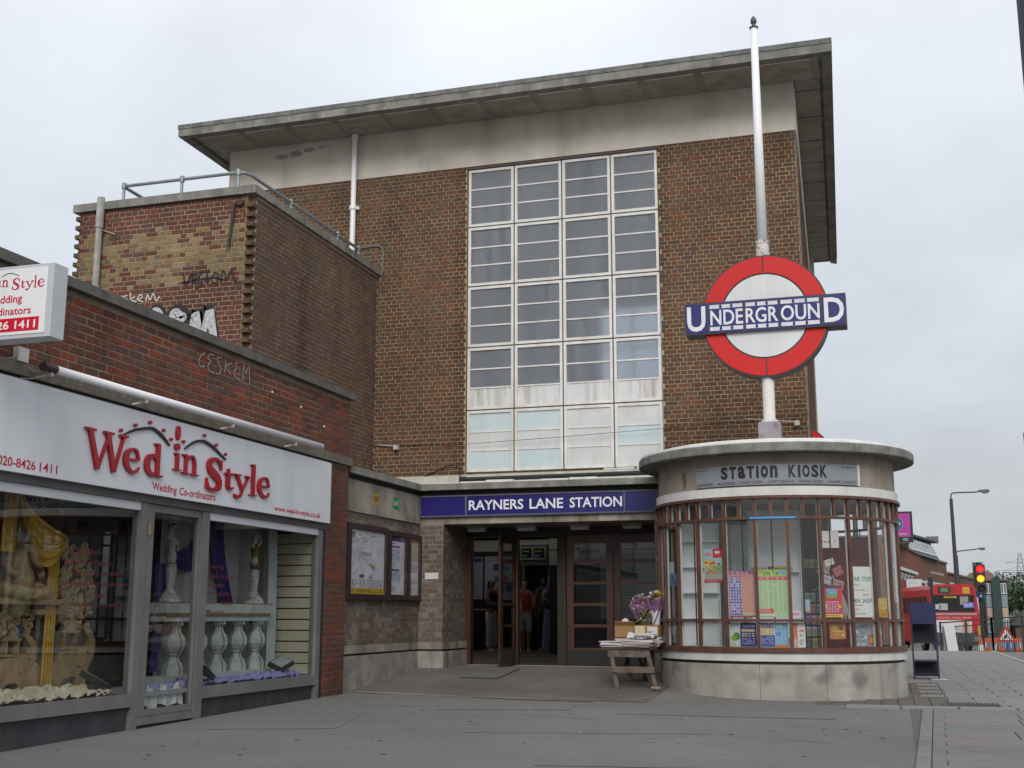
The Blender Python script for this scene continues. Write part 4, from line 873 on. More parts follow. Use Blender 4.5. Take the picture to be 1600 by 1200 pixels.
# --- strip light over the fascia
sl = thing('strip_light', 'long white tube light over the shop fascia', 'light', (S+.2,11.2,2.1))
mb = MB(); mb.tube([(-6.85,8.62,2.10),(-6.85,13.87,2.12)], 0.037, 14); mb.build('tube', paint((0.74,0.74,0.77),0.3), sl, smooth=True)
mb = MB(); mb.tube([(-6.85,8.47,2.10),(-6.85,8.63,2.10)], 0.042, 12); mb.build('end_cap', paint((0.05,0.02,0.025),0.4), sl)
for y in (8.58,10.0,11.65,13.15):
    mb = MB(); mb.bar((S+.06,y,2.03),(-6.84,y,2.05),.008,.008).box(-6.865,-6.835,y-.015,y+.015,2.035,2.075); mb.build('bracket', paint((0.55,0.53,0.48),0.5), sl)
mb = MB(); mb.tube(cr([(S+.03,8.15,2.11),(S+.05,8.26,2.14),(S+.05,8.33,2.16)],5),.006,5).tube(cr([(S+.05,8.44,2.12),(S+.08,8.50,2.07),(-6.86,8.55,2.07)],5),.006,5).tube(cr([(-6.88,8.55,2.06),(-6.93,8.48,2.0),(S+.07,8.36,1.98)],5),.006,5); mb.build('flex', paint((0.25,0.24,0.22),0.6), sl)
mb = MB(); mb.box(S+.009,S+.07,8.32,8.45,2.13,2.25); tag(mb.build('junction_box', paint((0.52,0.51,0.48),0.5)), 'small pale electrical junction box on the brick parapet by the tube light', 'junction box')
# --- projecting lightbox sign
LBY = 7.6
lb = thing('lightbox_sign', 'white projecting lightbox sign with red wedding lettering at upper left', 'sign', (-6.55,7.69,2.12))
mb = MB(); mb.box(-7.0,-6.11,LBY,LBY+.17,2.12,2.715); mb.build('case', surf('lightbox_case',(0.44,0.46,0.48),(0.50,0.52,0.54),3,0.4), lb, bevel=.004)
mb = MB(); sheet(mb, (-6.57,LBY-.006,2.42), XA, (0,-1,0), 0.82, 0.535, (0.72,0.73,0.75), [
   ('r',.02,.045,.935,.25,(0.55,0.01,0.03)), ('t','020 8426 1411',.06,.085,.895,.21,.02,(0.75,0.75,0.76)),
   ('t','Co-ordinators',.165,.30,.835,.42,.014,(0.50,0.012,0.035)), ('t','Wedding',.29,.45,.725,.605,.014,(0.50,0.012,0.035))], .005)
mb.build('face', None, lb)
X0 = -6.57-.41+.82*.055; sc = .82*.915/(12.724-9.216)
for ch, a, b, z0, z1 in LT: mb = MB(); glyph(mb, ch, (0,LBY-.0075,0), XA, (0,-1,0), X0+(a-9.216)*sc, X0+(b-9.216)*sc, 2.515+(z0-1.311)*sc*1.25, 2.515+(z1-1.311)*sc*1.25, .001, M_REDPRINT); mb.build('letter', M_REDPRINT, lb)
mb = MB(); mb.ribbon([(a,b,.003) for a, b in cr([(-6.60,2.632),(-6.54,2.655),(-6.49,2.652),(-6.43,2.63)],5)], (0,LBY-.0075,0), XA, ZA, (0,-1,0), .001)
mb.build('arch', M_BLACK, lb)
mb = MB(); mb.tube([(-7.07,LBY+.085,2.3),(-6.99,LBY+.085,2.3)],.03,8).tube([(-7.07,LBY+.085,2.55),(-6.99,LBY+.085,2.55)],.03,8); mb.build('arm', M_STEEL, lb)

# --- display bay on the right: curtain, slatwall, balustrade, figures
BX = -7.74
mb = MB(); mb.box(-7.9,-7.09,10.5,14.31,-0.80,-0.757); mb.build('display_floor', paint((0.30,0.29,0.33),0.7), SH)
mb = MB(); mb.box(-7.95,-7.09,3.0,10.44,-0.80,-0.757); mb.build('display_floor', surf('display_board',(0.22,0.18,0.13),(0.30,0.25,0.18),3,0.6), SH)
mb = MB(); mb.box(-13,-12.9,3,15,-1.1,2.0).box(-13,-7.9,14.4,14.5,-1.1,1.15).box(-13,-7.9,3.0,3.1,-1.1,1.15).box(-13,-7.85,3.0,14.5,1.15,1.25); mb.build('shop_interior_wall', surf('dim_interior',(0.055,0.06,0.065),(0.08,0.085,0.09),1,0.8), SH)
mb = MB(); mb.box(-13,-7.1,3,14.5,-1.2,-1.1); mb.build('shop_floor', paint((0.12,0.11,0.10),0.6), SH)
sw = thing('slatwall', 'cream slatted display panel at the right end of the shop window', 'display panel', (-7.43,14.30,-0.75))
zz = -0.745
while zz < 1.05:
    mb = MB(); mb.box(-7.745,-7.12,14.27,14.30,zz,min(zz+.121,1.06)); mb.build('slat', surf('cream_slat',(0.48,0.445,0.34),(0.53,0.49,0.385),2,0.6), sw); zz += .1385
mb = MB(); mb.box(-7.745,-7.115,14.301,14.32,-0.755,1.08); mb.build('backing', paint((0.22,0.03,0.02),0.6), sw)
mb = MB(); mb.grid(lambda a, b: (BX+.028*sin(a*70)+.012*sin(a*31+1), 11.72+a*2.56, -0.75+b*1.86), 260, 4)
tag(mb.build('curtain', surf('pale_net_curtain',(0.28,0.27,0.27),(0.36,0.35,0.35),3,0.9), smooth=True), 'pale pleated curtain hanging behind the white balustrade', 'curtain')
mb = MB(); mb.grid(lambda a, b: (-7.55+.02*sin(a*40), 13.90+a*.20-.05*b*b, -0.74+b*1.8), 40, 4)
tag(mb.build('net_drape', paint((0.50,0.52,0.53),0.9), smooth=True), 'narrow white net drape beside the cream slatted panel', 'drape')
VI = paint((0.035,0.012,0.13), 0.75)
def drape(name, label, fn, mat, nu=24, nv=24, group=None):
    mb = MB(); mb.grid(fn, nu, nv); return tag(mb.build(name, mat, smooth=True), label, 'drape', group)
drape('purple_drape', 'deep purple drape swagged behind the statue in the door glass', lambda a, b: (-7.66+.025*sin(b*26+a*3), 11.78+a*.92, (.74+.42*a**1.5)-b*(.10+.16*sin(pi*a)+.06*a)-.10*sin(pi*a)), VI)
drape('purple_drape', 'purple drape falling behind the mustard dressed statue to the white rail', lambda a, b: (-7.68+.02*sin(a*18), 12.62+a*(.36-.05*b)+b**1.6*.36, 1.14-b*1.0), VI)
drape('purple_drape', 'purple drape tail hanging down at the left end of the balustrade', lambda a, b: (-7.60+.02*sin(a*16), 11.44+(.26-.14*b)*a+.03*sin(pi*b), .55-b*1.16), VI)
bal = thing('balustrade', 'white display balustrade with rusty edges in the shop window', 'balustrade', (-7.5,12.6,-0.75))
BW = surf('cream_plaster', (0.42,0.435,0.405),(0.54,0.55,0.52),5,0.6,0,1,speck=((0.22,0.13,0.07),7,0.64,0.7))
RUST = surf('rusty_edge',(0.16,0.075,0.035),(0.30,0.22,0.15),12,0.8)
mb = MB(); mb.box(-7.66,-7.42,11.42,13.78,0.015,.125); r_ = mb.build('top_rail', BW, bal)
mb = MB(); mb.box(-7.665,-7.415,11.415,13.785,.125,.133).box(-7.64,-7.425,11.45,13.74,-.02,.014); mb.build('rail_edge', RUST, r_)
mb = MB(); mb.box(-7.64,-7.44,11.45,13.75,-.075,-.021); mb.build('under_rail', BW, bal)
mb = MB(); mb.box(-7.68,-7.40,11.42,13.78,-.75,-.655); mb.build('base_rail', BW, bal)
prof = [(r*1.28,z) for r, z in [(.095,0),(.095,.09),(.08,.095),(.08,.13),(.06,.135),(.045,.17),(.038,.2),(.055,.22),(.055,.235),(.075,.26),(.098,.31),(.098,.37),(.085,.41),(.055,.46),(.045,.51),(.058,.535),(.07,.54),(.07,.58)]]
for k in range(5):
    y = 11.80+k*.45
    mb = MB(); mb.lathe(prof, (-7.54,y,-.655), 8); b_ = mb.build('baluster', BW, bal)
    a = radians(-22.5); mb = MB(); mb.tube([(-7.54+(r+.002)*cos(a), y+(r+.002)*sin(a), -.655+z) for r, z in prof], .006, 4); mb.build('rust_streak', RUST, b_)
def figurine(y, x, lab, dark):
    t = thing('statue', lab, 'statue', (x,y,.134)); m1 = surf('silvered_plaster',(0.40,0.36,0.34),(0.66,0.63,0.61),16,0.45,speck=((0.16,0.08,0.045),22,0.60,0.8))
    mb = MB(); mb.lathe([(.135,0),(.135,.02),(.12,.03),(.125,.05),(.10,.06),(.105,.08),(.06,.10),(.055,.13),(.045,.14)], (x,y,.134), 14, m1); mb.build('pedestal', m1, t)
    mb = MB()
    def rr(z): return .038+.022*sin(min(1,z/.30)*pi*.55)
    mb.lathe([(rr(i*.03)+.004*(i%2), .14+i*.03) for i in range(10)], (x,y,.134), 12, m1); mb.build('fluted_tail', m1, t)
    mb = MB(); body = surf('mustard_dress',(0.16,0.11,0.02),(0.26,0.19,0.05),9,0.6) if dark else m1
    mb.lathe([(.05,.42),(.068,.47),(.062,.52),(.045,.57),(.056,.63),(.062,.67),(.045,.71),(.02,.735)], (x,y,.134), 12, body, .8, 1.0); mb.build('torso', body, t)
    mb = MB(); mb.lathe([(.016,.72),(.018,.745),(.03,.765),(.038,.80),(.034,.835),(.012,.86)], (x,y,.134), 10, m1); mb.ball((x+.04,y,.134+.795),.008,6)
    hd = mb.build('head', m1, t)
    mb = MB(); mb.ball((x-.008,y,.134+.825), .042, 10); mb.build('hair', paint((0.10,0.08,0.07) if not dark else (0.25,0.23,0.21),0.6), hd)
    mb = MB(); mb.tube([(x,y-.055,.134+.69),(x+.03,y-.10,.134+.76),(x+.01,y-.05,.134+.86)],[.018,.015,.011],7); mb.build('arm', m1, t)
    mb = MB(); mb.tube([(x,y+.055,.134+.69),(x+.05,y+.085,.134+.60),(x+.07,y+.01,.134+.56)] if not dark else [(x,y+.055,.134+.69),(x+.03,y+.095,.134+.78),(x,y+.04,.134+.88)],[.018,.015,.011],7); mb.build('arm', m1, t)
    if not dark: mb = MB(); mb.lathe([(.02,.865),(.05,.885),(.045,.91),(.07,.93)], (x,y,.134), 10, m1); mb.build('bowl', m1, t)
    else: mb = MB(); mb.lathe([(.01,0),(.04,.03),(.045,.07),(.03,.10),(.038,.115)], (x+.06,y-.12,.134+.46), 10, m1); mb.build('urn', m1, t)
    return t
figurine(11.68,-7.56,'silvered female figure statue on the rail, seen through the door glass',False)
figurine(13.5,-7.54,'statue in mustard yellow dress on the right end of the rail',True)
def ruffle(name, label, x0, x1, y0, y1, z, h, mat, seed):
    rr = np.random.default_rng(seed); A = rr.random((9,40)); 
    def f(a, b):
        i, j = a*38, b*7; i0, j0 = int(i), int(j); return A[j0,i0]
    mb = MB(); mb.grid(lambda a, b: (x0+(x1-x0)*b+.025*f(a,b), y0+(y1-y0)*a+.03*f(b,a), z+h*(f(a,b)**1.3)*(0.35+sin(pi*b)*.65)), 76, 14)
    return tag(mb.build(name, mat), label, 'cloth')
ruffle('ruffled_cloth','crumpled lilac cloth along the foot of the balustrade',-7.40,-7.12,11.42,14.0,-.752,.10,paint((0.26,0.24,0.52),0.8),3)
ruffle('ruffled_cloth','crumpled cream cloth in front of the carved wood panels',-7.62,-7.12,8.3,10.1,-.752,.13,surf('cream_cloth',(0.48,0.40,0.30),(0.60,0.52,0.41),5,0.8),4)
mb = MB(); mb.grid(lambda a, b: (-7.13+.02*sin(a*26)*(1-b)+.012*sin(a*57), 10.62+a*.72, -.93+.04*sin(a*8+1)**2+b*.20), 60, 4)
tag(mb.build('white_cloth', paint((0.56,0.55,0.55),0.85), smooth=True), 'white gathered cloth hanging low behind the door glass', 'cloth')
mb = MB(); mb.grid(lambda a, b: (-7.128+.02*sin(a*21), 10.58+a*.80, -.74+b*.055+.01*sin(a*30)), 40, 2)
tag(mb.build('lilac_edging', paint((0.27,0.24,0.50),0.8), smooth=True), 'lilac cloth edging above the white gathered cloth', 'cloth')
def flood(y, x, z, lab, tilt):
    t = thing('floodlight', lab, 'floodlight', (x,y,-.75), 'floodlights on the shop window floor')
    n = Vector((0.35,-0.45*tilt,0.83)).normalized(); u = Vector((0,1,0)); u = (u-n*u.dot(n)).normalized(); v = n.cross(u)
    mb = MB(); mb.obox((x,y,z),u,v,n,.15,.10,.03); mb.build('housing', M_BLACK, t, bevel=.008)
    mb = MB(); c = Vector((x,y,z))+n*.034; mb.obox(c,u,v,n,.125,.08,.002); mb.build('lens', paint((0.30,0.34,0.34),0.15), t)
    mb = MB(); mb.tube([(x,y-.10,z-.02),(x,y-.10,-.70),(x,y+.10,-.70),(x,y+.10,z-.02)],.009,5).box(x-.05,x+.05,y-.05,y+.05,-.752,-.70); mb.build('bracket', M_BLACK, t)
    mb = MB(); mb.tube(cr([(x,y-.05,-.70),(x+.08,y-.16,-.67),(x+.1,y-.05,-.72),(x+.1,y+.12,-.73)],5),.007,5); mb.build('flex', M_BLACK, t)
flood(13.72,-7.24,-.60,'black floodlight with glazed face by the slatted panel',0.6)
flood(11.86,-7.20,-.60,'black floodlight seen side on beside the door post',-0.9)
flood(10.02,-7.24,-.62,'black floodlight lying at the right of the cream cloth',-0.7)

# --- left bay: carved mandap panels, seated figure, gold drapes
WD = surf('carved_wood',(0.23,0.145,0.07),(0.36,0.24,0.125),10,0.65,0.3,60,zfreq=0.4)
def carved(y0, sy, sz, lab, hh, n):
    t = thing('carved_screen', lab, 'carved screen', (-7.62,y0,-.75)); O = (-7.55,y0,-.75); s = (sy+sz)/2
    ele = [(.02,.0),(.15,.0),(.16,.17),(.25,.21),(.38,.19),(.40,.0),(.52,.0),(.54,.20),(.58,.36),(.63,.44),(.665,.58),(.64,.72),(.56,.83),(.47,.87),(.43,.84),(.50,.77),(.56,.68),(.575,.60),(.54,.55),(.47,.60),(.40,.61),(.33,.57),(.20,.56),(.08,.52),(.02,.38),(.0,.2)]
    mb = MB(); mb.prism([(a*sy,b*sz) for a, b in cr(ele,3)], O, YA, ZA, XA, .07); mb.build('elephant', WD, t)
    mb = MB(); mb.prism([(a*sy,b*sz) for a, b in cr([(.36,.36),(.44,.34),(.49,.42),(.48,.53),(.42,.57),(.36,.50)],3)], (-7.535,y0,-.75), YA, ZA, XA, .03); mb.build('ear', WD, t)
    mb = MB(); mb.ball((-7.545,y0+.535*sy,-.75+.53*sz),.012,6); mb.build('eye', paint((0.06,0.035,0.02),.5), t)
    mb = MB()
    for a, b, c, d in ((.10,.36,.57,.61),(.12,.15,.61,.78),(.31,.34,.61,.78),(.09,.37,.78,.81),(.15,.31,.81,.85),(.19,.27,.85,.90)): mb.box(-7.60,-7.54,y0+a*sy,y0+b*sy,-.75+c*sz,-.75+d*sz)
    mb.build('howdah', WD, t)
    mb = MB(); rr = random.Random(int(y0*100)); zb, zt = -.75+.86*sz, -.75+hh
    for k in range(n):
        f = rr.random(); cz = zb+(zt-zb)*f; wid = sy*(.62-.35*abs(f-.35)**1.2); cy = y0+wid*(rr.random()*.96+.02)
        if f < .25 and rr.random() < .6: cy = y0+sy*(.02+.30*rr.random())
        r0 = .046*(.55+.8*rr.random()); sg_ = rr.choice((-1,1)); ph = rr.random()*6; x_ = -7.59+.035*rr.random()
        mb.tube([(x_, cy+r0*(1-q/14)*cos(ph+sg_*q*.62), cz+r0*(1-q/14)*sin(ph+sg_*q*.62)) for q in range(13)], [.0125*(1-q/20)+.003 for q in range(13)], 5)
        if k % 3 == 0:
            L_ = .06+.05*rr.random(); mb.tube(cr([(x_,cy,cz),(x_+.02,cy+L_*cos(ph)*.6,cz+L_*sin(ph)*.6),(x_,cy+L_*cos(ph+.5),cz+L_*sin(ph+.5))],3),[.012]*3+[.02]*3+[.004],5)
    mb.build('scrollwork', WD, t, kind='stuff')
    mb = MB(); mb.box(-7.615,-7.59,y0-.03,y0+.02,-.75,zt); mb.build('stile', WD, t)
carved(9.80,.92,.74,'tall carved wooden elephant panel with scrollwork in the left window',1.42,120)
carved(9.02,.80,.66,'smaller carved wooden elephant panel at the left edge of the window',.86,44)
tb = thing('carved_stand', 'carved wooden shelf stand carrying the seated figure', 'stand', (-7.62,9.35,-.75))
mb = MB(); mb.box(-7.82,-7.44,8.7,9.70,.09,.14).box(-7.72,-7.50,9.45,9.80,.0,.045); mb.build('shelf', WD, tb)
for y in (9.60,9.74): mb = MB(); mb.lathe([(.022,0),(.03,.05),(.018,.1),(.018,.5),(.028,.55),(.02,.6),(.03,.75)], (-7.6,y,-.75), 8); mb.build('leg', WD, tb)
mb = MB()
for y0 in (9.42,9.66):
    mb.prism([(0,0),(.22,0),(.22,.16),(.17,.22),(.11,.30),(.05,.22),(0,.16)], (-7.52,y0,-.74), YA, ZA, XA, .03)
mb.build('fretwork', WD, tb)
sg = thing('seated_figure','carved wooden seated figure with elephant head on the shelf','statue',(-7.6,9.20,.14))
WDF = surf('figure_wood',(0.20,0.125,0.06),(0.36,0.24,0.125),14,0.65,0.6,45)
fx, fy, fz = -7.60, 9.26, .14
mb = MB(); mb.lathe([(.13,.06),(.165,.12),(.17,.20),(.14,.29),(.15,.36),(.12,.43),(.05,.47)], (fx,fy,fz), 16, None, .85, 1)
mb.tube(cr([(fx,fy-.17,fz+.10),(fx+.10,fy-.22,fz+.07),(fx+.19,fy-.10,fz+.055),(fx+.17,fy+.06,fz+.05)],4),[.075]*4+[.065]*4+[.05]*4+[.035],9).tube(cr([(fx,fy+.17,fz+.10),(fx+.10,fy+.22,fz+.07),(fx+.20,fy+.12,fz+.05),(fx+.20,fy-.02,fz+.045)],4),[.075]*4+[.065]*4+[.05]*4+[.035],9); bd = mb.build('body', WDF, sg, smooth=True)
for q in (-1,1):
    mb = MB(); mb.tube(cr([(fx,fy+q*.14,fz+.40),(fx+.06,fy+q*.22,fz+.28),(fx+.14,fy+q*.16,fz+.20)],4),[.045]*4+[.036]*4+[.028],8); mb.build('arm', WDF, sg, smooth=True)
    mb = MB(); mb.lathe([(.005,-.11),(.07,-.06),(.09,.01),(.06,.08),(.005,.10)],(fx+.01,fy+q*.155,fz+.56),12,None,.22,1); mb.build('ear', WDF, sg, smooth=True)
mb = MB(); mb.ball((fx+.02,fy,fz+.55),.105,14); hd = mb.build('head', WDF, sg, smooth=True)
mb = MB(); mb.tube(cr([(fx+.10,fy,fz+.53),(fx+.15,fy+.01,fz+.43),(fx+.17,fy+.03,fz+.33),(fx+.17,fy+.10,fz+.29)],5),[.042]*5+[.034]*5+[.026]*5+[.02],9); mb.build('trunk', WDF, sg, smooth=True)
mb = MB(); mb.lathe([(.085,.62),(.095,.65),(.075,.70),(.055,.72),(.05,.77),(.02,.82)],(fx+.01,fy,fz),12); mb.build('crown', WDF, sg)
for q in (-1,1): mb = MB(); mb.ball((fx+.115,fy+q*.045,fz+.58),.012,6); mb.build('eye', paint((0.06,0.035,0.02),.5), hd)
mb = MB(); mb.lathe([(.26,0),(.27,.02),(.25,.05)],(fx+.03,fy,fz),16,None,.8,1); mb.build('cushion', WDF, sg)
GD = surf('gold_cloth',(0.36,0.20,0.010),(0.50,0.30,0.02),4,0.6)
drape('gold_drape','gold drape swagged across the top left of the window', lambda a, b: (-7.44+.03*sin(b*26), 9.03+a*.66+.10*(1-a)*b, (1.10-.37*a**.6)-b*(.10+.42*sin(pi*(.15+.85*a))*.8)), GD)
drape('gold_drape','gold drape tail hanging behind the carved leg', lambda a, b: (-7.50+.02*sin(a*22), 9.56+a*.14, .72-b*1.36), GD)
drape('gold_drape','gold drape falling from the ceiling at the far left', lambda a, b: (-7.50+.025*sin(a*20), 8.90+a*.16, 1.1-b*.55), GD)
# counter and oddments deeper in the shop
mb = MB(); mb.box(-10.6,-9.8,12.4,15-.7,-1.1,-.30).box(-10.65,-9.75,12.3,14.35,-.30,-.26); tag(mb.build('counter', paint((0.22,0.23,0.23),0.6)), 'pale counter standing deep inside the dim shop', 'counter')
mb = MB(); mb.box(-9.0,-8.6,11.15,11.7,-1.1,-.18); tag(mb.build('cabinet', paint((0.38,0.40,0.41),0.6)), 'white cabinet standing behind the left window near the door', 'cabinet')
for k, (y, x) in enumerate(((9.35,-7.55),(9.55,-7.6),(9.95,-7.7))):
    t = thing('spotlight', 'small spotlight under the shop ceiling, %s' % ('nearest the gold drape','just right of the gold drape','over the tall carved panel')[k], 'spotlight', (x,y,1.1), 'spotlights over the left window')
    mb = MB(); mb.tube([(x,y,1.15),(x,y,1.02)],.008,5); mb.build('stem', M_BLACK, t)
    mb = MB(); mb.lathe([(.022,.0),(.028,-.05),(.034,-.07)],(x,y,1.02),8); mb.build('shade', paint((0.5,0.5,0.48),0.3,0.6), t)
# lettering on the glass
GT = paint((0.11,0.02,0.022),0.7); GP = (S-.020,0,0)
for rows in ((('Mandaps',9.345,9.745),('Balloon Decor',9.345,9.92),('Stage Decorations',9.345,10.16),('Floral Arrangements',9.345,10.22),('Linen',9.62,9.86),('Wedding Invitations',9.345,10.16)),(('Catering',11.66,11.98),('Cakes & Stacks',11.66,12.25),('Fireworks',11.66,12.0),('Photography',11.66,12.15),('Music',11.98,12.2),('Marquees',11.66,12.04))):
    for k, (w_, a, b) in enumerate(rows):
        z = (.545 if a < 11 else .49)-k*.098; mb = MB(); text(mb,w_,GP,YA,ZA,XA,a,b,z,z+.055,GT,.004,0,.001); mb.build('window_lettering', GT, SH)
mb = MB()
for k in range(5): oval(mb,(9.30,.575-k*.098),.008,.008,S-.0195,.0005,GT)
mb.build('bullet_points', GT, SH, kind='stuff')
# ================================================================== SIGNS ON THE STATION
ns = thing('station_name_sign', 'long blue sign reading RAYNERS LANE STATION over the entrance', 'sign', (-5.0,17.93,1.53))
NX0, NX1 = -7.085, -2.3
for a, b in ((NX0+.012,-6.325),(-6.295,-3.775),(-3.745,NX1)):
    mb = MB(); mb.box(a,b,17.935,17.975,1.545,1.84); mb.build('panel', M_BLUE, ns)
mb = MB(); mb.box(NX0,NX1,17.92,17.975,1.522,1.5445).box(NX0,NX1,17.92,17.975,1.8405,1.862).box(NX0-.012,NX0+.0115,17.921,17.974,1.5448,1.8402)
for x in (-6.31,-3.76): mb.box(x-.0145,x+.0145,17.921,17.974,1.5448,1.8402)
mb.build('frame', M_BLUEFRAME, ns)
O = (0,17.934,0)
for w_, a, b in (('RAYNERS',-6.265,-5.365),('LANE',-5.265,-4.725),('STATION',-4.62,-3.80)):
    mb = MB(); text(mb,w_,O,XA,ZA,(0,-1,0),a,b,1.618,1.775,M_LETTER,.018,0,.002); mb.build('lettering', M_LETTER, ns)
def poster_case(lab, y0, y1, z0, z1, items, bg):
    t = thing('poster_case', lab, 'poster case', (-7.12,(y0+y1)/2,z0), 'dark framed poster cases on the wing wall')
    x = -7.12+.012; f = .075
    mb = MB(); mb.box(x,x+.06,y0,y0+f,z0,z1).box(x,x+.06,y1-f,y1,z0,z1).box(x,x+.06,y0+f+.0005,y1-f-.0005,z1-f,z1).box(x,x+.06,y0+f+.0005,y1-f-.0005,z0,z0+f).box(x,x+.02,y0+f,y1-f,z0+f,z1-f)
    mb.build('frame', surf('case_frame',(0.028,0.016,0.018),(0.045,0.027,0.028),4,0.4,spec=0.5), t)
    mb = MB(); sheet(mb, (x+.026,(y0+y1)/2,(z0+z1)/2), YA, XA, y1-y0-2*f-.01, z1-z0-2*f-.01, bg, items); mb.build('poster', None, t)
    mb = MB(); mb.box(x+.045,x+.049,y0+f+.001,y1-f-.001,z0+f+.001,z1-f-.001); mb.build('glazing', glassmat('case_glass',(0.98,0.98,0.98),.8,0.012,(0.5,0.5,0.5)), t)
GY, RD, BL, YE = (0.45,0.46,0.48), (0.35,0.05,0.05), (0.05,0.07,0.28), (0.50,0.38,0.03)
mapi = []
rr = random.Random(5)
for k in range(26):
    x, y = rr.uniform(.08,.9), rr.uniform(.3,.9); pts = [(x,y)]
    for q in range(4): x = min(.95,max(.05,x+rr.uniform(-.16,.16))); y = min(.93,max(.22,y+rr.uniform(-.12,.12))); pts.append((x,y))
    mapi.append(('s', pts, .0035, rr.choice([(0.33,0.33,0.36),(0.38,0.25,0.25),(0.30,0.33,0.45),(0.40,0.40,0.40),(0.42,0.30,0.32)])))
mapi += [('r',.0,.0,1.,.095,YE),('l',.2,.02,.8,.075,2,(0.10,0.08,0.01)),('c',.09,.05,.022,(0.1,0.1,0.05)),('c',.9,.05,.022,(0.1,0.1,0.05)),('r',.03,.93,.13,.955,BL),('r',.03,.885,.12,.91,(0.4,0.27,0.02)),('c',.80,.86,.018,(0.1,0.3,0.5)),('r',.62,.42,.70,.455,(0.5,0.27,0.02)),('r',.27,.26,.40,.305,(0.06,0.09,0.25)),('r',.55,.255,.62,.285,(0.15,0.33,0.5)),('g',.05,.12,.95,.23,9,5,(0.36,0.37,0.42)),('r',.42,.955,.47,.965,RD),('l',.36,.635,.64,.665,1,(0.42,0.2,0.22)),('l',.24,.60,.6,.62,1,(0.42,0.2,0.22))]
poster_case('large framed street map poster with a yellow strip along its foot',15.22,16.585,.205,1.255,mapi,(0.66,0.67,0.69))
poster_case('narrow framed timetable with blue and purple header, middle of three poster cases',16.645,17.36,.215,1.235,[('r',0,.92,.42,1,(0.18,0.03,0.12)),('r',.42,.92,1,1,(0.05,0.08,0.32)),('l',.06,.86,.55,.90,1,(0.15,0.15,0.25)),('r',.06,.81,.68,.845,(0.16,0.05,0.18)),('l',.06,.82,.66,.835,1,(0.3,0.2,0.35)),('g',.08,.58,.75,.79,6,12,(0.33,0.36,0.52)),('r',.06,.405,.64,.44,(0.07,0.08,0.28)),('g',.06,.46,.35,.56,3,7,(0.38,0.40,0.55)),('g',.06,.22,.75,.39,6,11,(0.33,0.35,0.50)),('l',.82,.3,.92,.85,26,(0.3,0.3,0.36)),('l',.05,.06,.5,.14,3,(0.45,0.30,0.33)),('c',.88,.06,.022,(0.5,0.05,0.06)),('c',.88,.06,.013,(0.55,0.55,0.57))],(0.68,0.69,0.72))
poster_case('narrow framed map poster with a red header, nearest the entrance pier',17.41,17.945,.215,1.23,[('r',0,.945,1,1,(0.48,0.08,0.05)),('r',0,.62,1,.94,(0.50,0.47,0.36)),('r',0,.46,1,.56,(0.35,0.44,0.50)),('g',.15,.2,.9,.45,5,9,(0.28,0.28,0.32)),('g',.1,.60,.9,.9,4,7,(0.42,0.40,0.32)),('l',.05,.04,.6,.13,3,(0.45,0.25,0.25)),('c',.86,.06,.022,(0.5,0.05,0.06)),('c',.86,.06,.013,(0.55,0.55,0.57)),('s',[(.1,.75),(.4,.70),(.7,.80),(.95,.72)],.004,(0.45,0.2,0.2))],(0.64,0.66,0.68))
sheet_thing('plate_sign','small yellow plate lettered RVP on the wing concrete','sign',(-7.105,16.22,1.655),YA,XA,.19,.155,(0.42,0.25,0.02),[('t','RVP',.08,.18,.92,.85,.03,(0.06,0.04,0.01))],None,.01)
sheet_thing('plate_sign','small green plate lettered SAP on the wing concrete','sign',(-7.105,16.97,1.665),YA,XA,.21,.175,(0.01,0.20,0.065),[('t','SAP',.12,.28,.9,.74,.02,(0.5,0.55,0.52))],None,.01)
sheet_thing('blank_plate','blank white plate fixed to the entrance pier','plate',(-6.88,17.935,.60),XA,(0,-1,0),.225,.10,(0.52,0.51,0.49),[('c',.3,.5,.08,(0.45,0.44,0.42)),('c',.7,.5,.08,(0.45,0.44,0.42))],None,.012)
# posters and signs inside the hall
HZ = HY-.012
sheet_thing('hall_poster','tall white notice at the left edge of the doorway','poster',(-9.42,HZ,.86),XA,(0,-1,0),.30,1.0,(0.36,0.37,0.42),[('r',.15,.88,.95,.97,(0.05,0.06,0.2)),('l',.1,.1,.5,.8,8,(0.25,0.26,0.32)),('c',.6,.06,.02,(0.25,0.1,0.1))])
sheet_thing('hall_poster','white travel poster with coloured panels behind the standing woman','poster',(-8.82,HZ,.86),XA,(0,-1,0),.80,1.02,(0.40,0.41,0.45),[('t','The easiest way to',.12,.93,.9,.98,.01,(0.10,0.10,0.16)),('t','get around London',.08,.86,.9,.92,.01,(0.10,0.10,0.16)),('r',.28,.66,.62,.82,(0.02,0.06,0.22)),('c',.72,.74,.07,(0.12,0.2,0.4)),('r',.30,.40,.52,.54,(0.08,0.22,0.30)),('r',.52,.45,.74,.54,(0.32,0.12,0.18)),('r',.38,.18,.62,.34,(0.05,0.28,0.08)),('r',.66,.18,.9,.34,(0.06,0.08,0.25))])
db = thing('departure_board', 'twin panel departure board with green dot lettering over the doorway', 'departure board', (-7.93,HY-.30,1.28))
mb = MB(); mb.box(-8.24,-7.62,HY-.34,HY-.26,1.27,1.56); mb.build('case', paint((0.30,0.31,0.33),0.4), db)
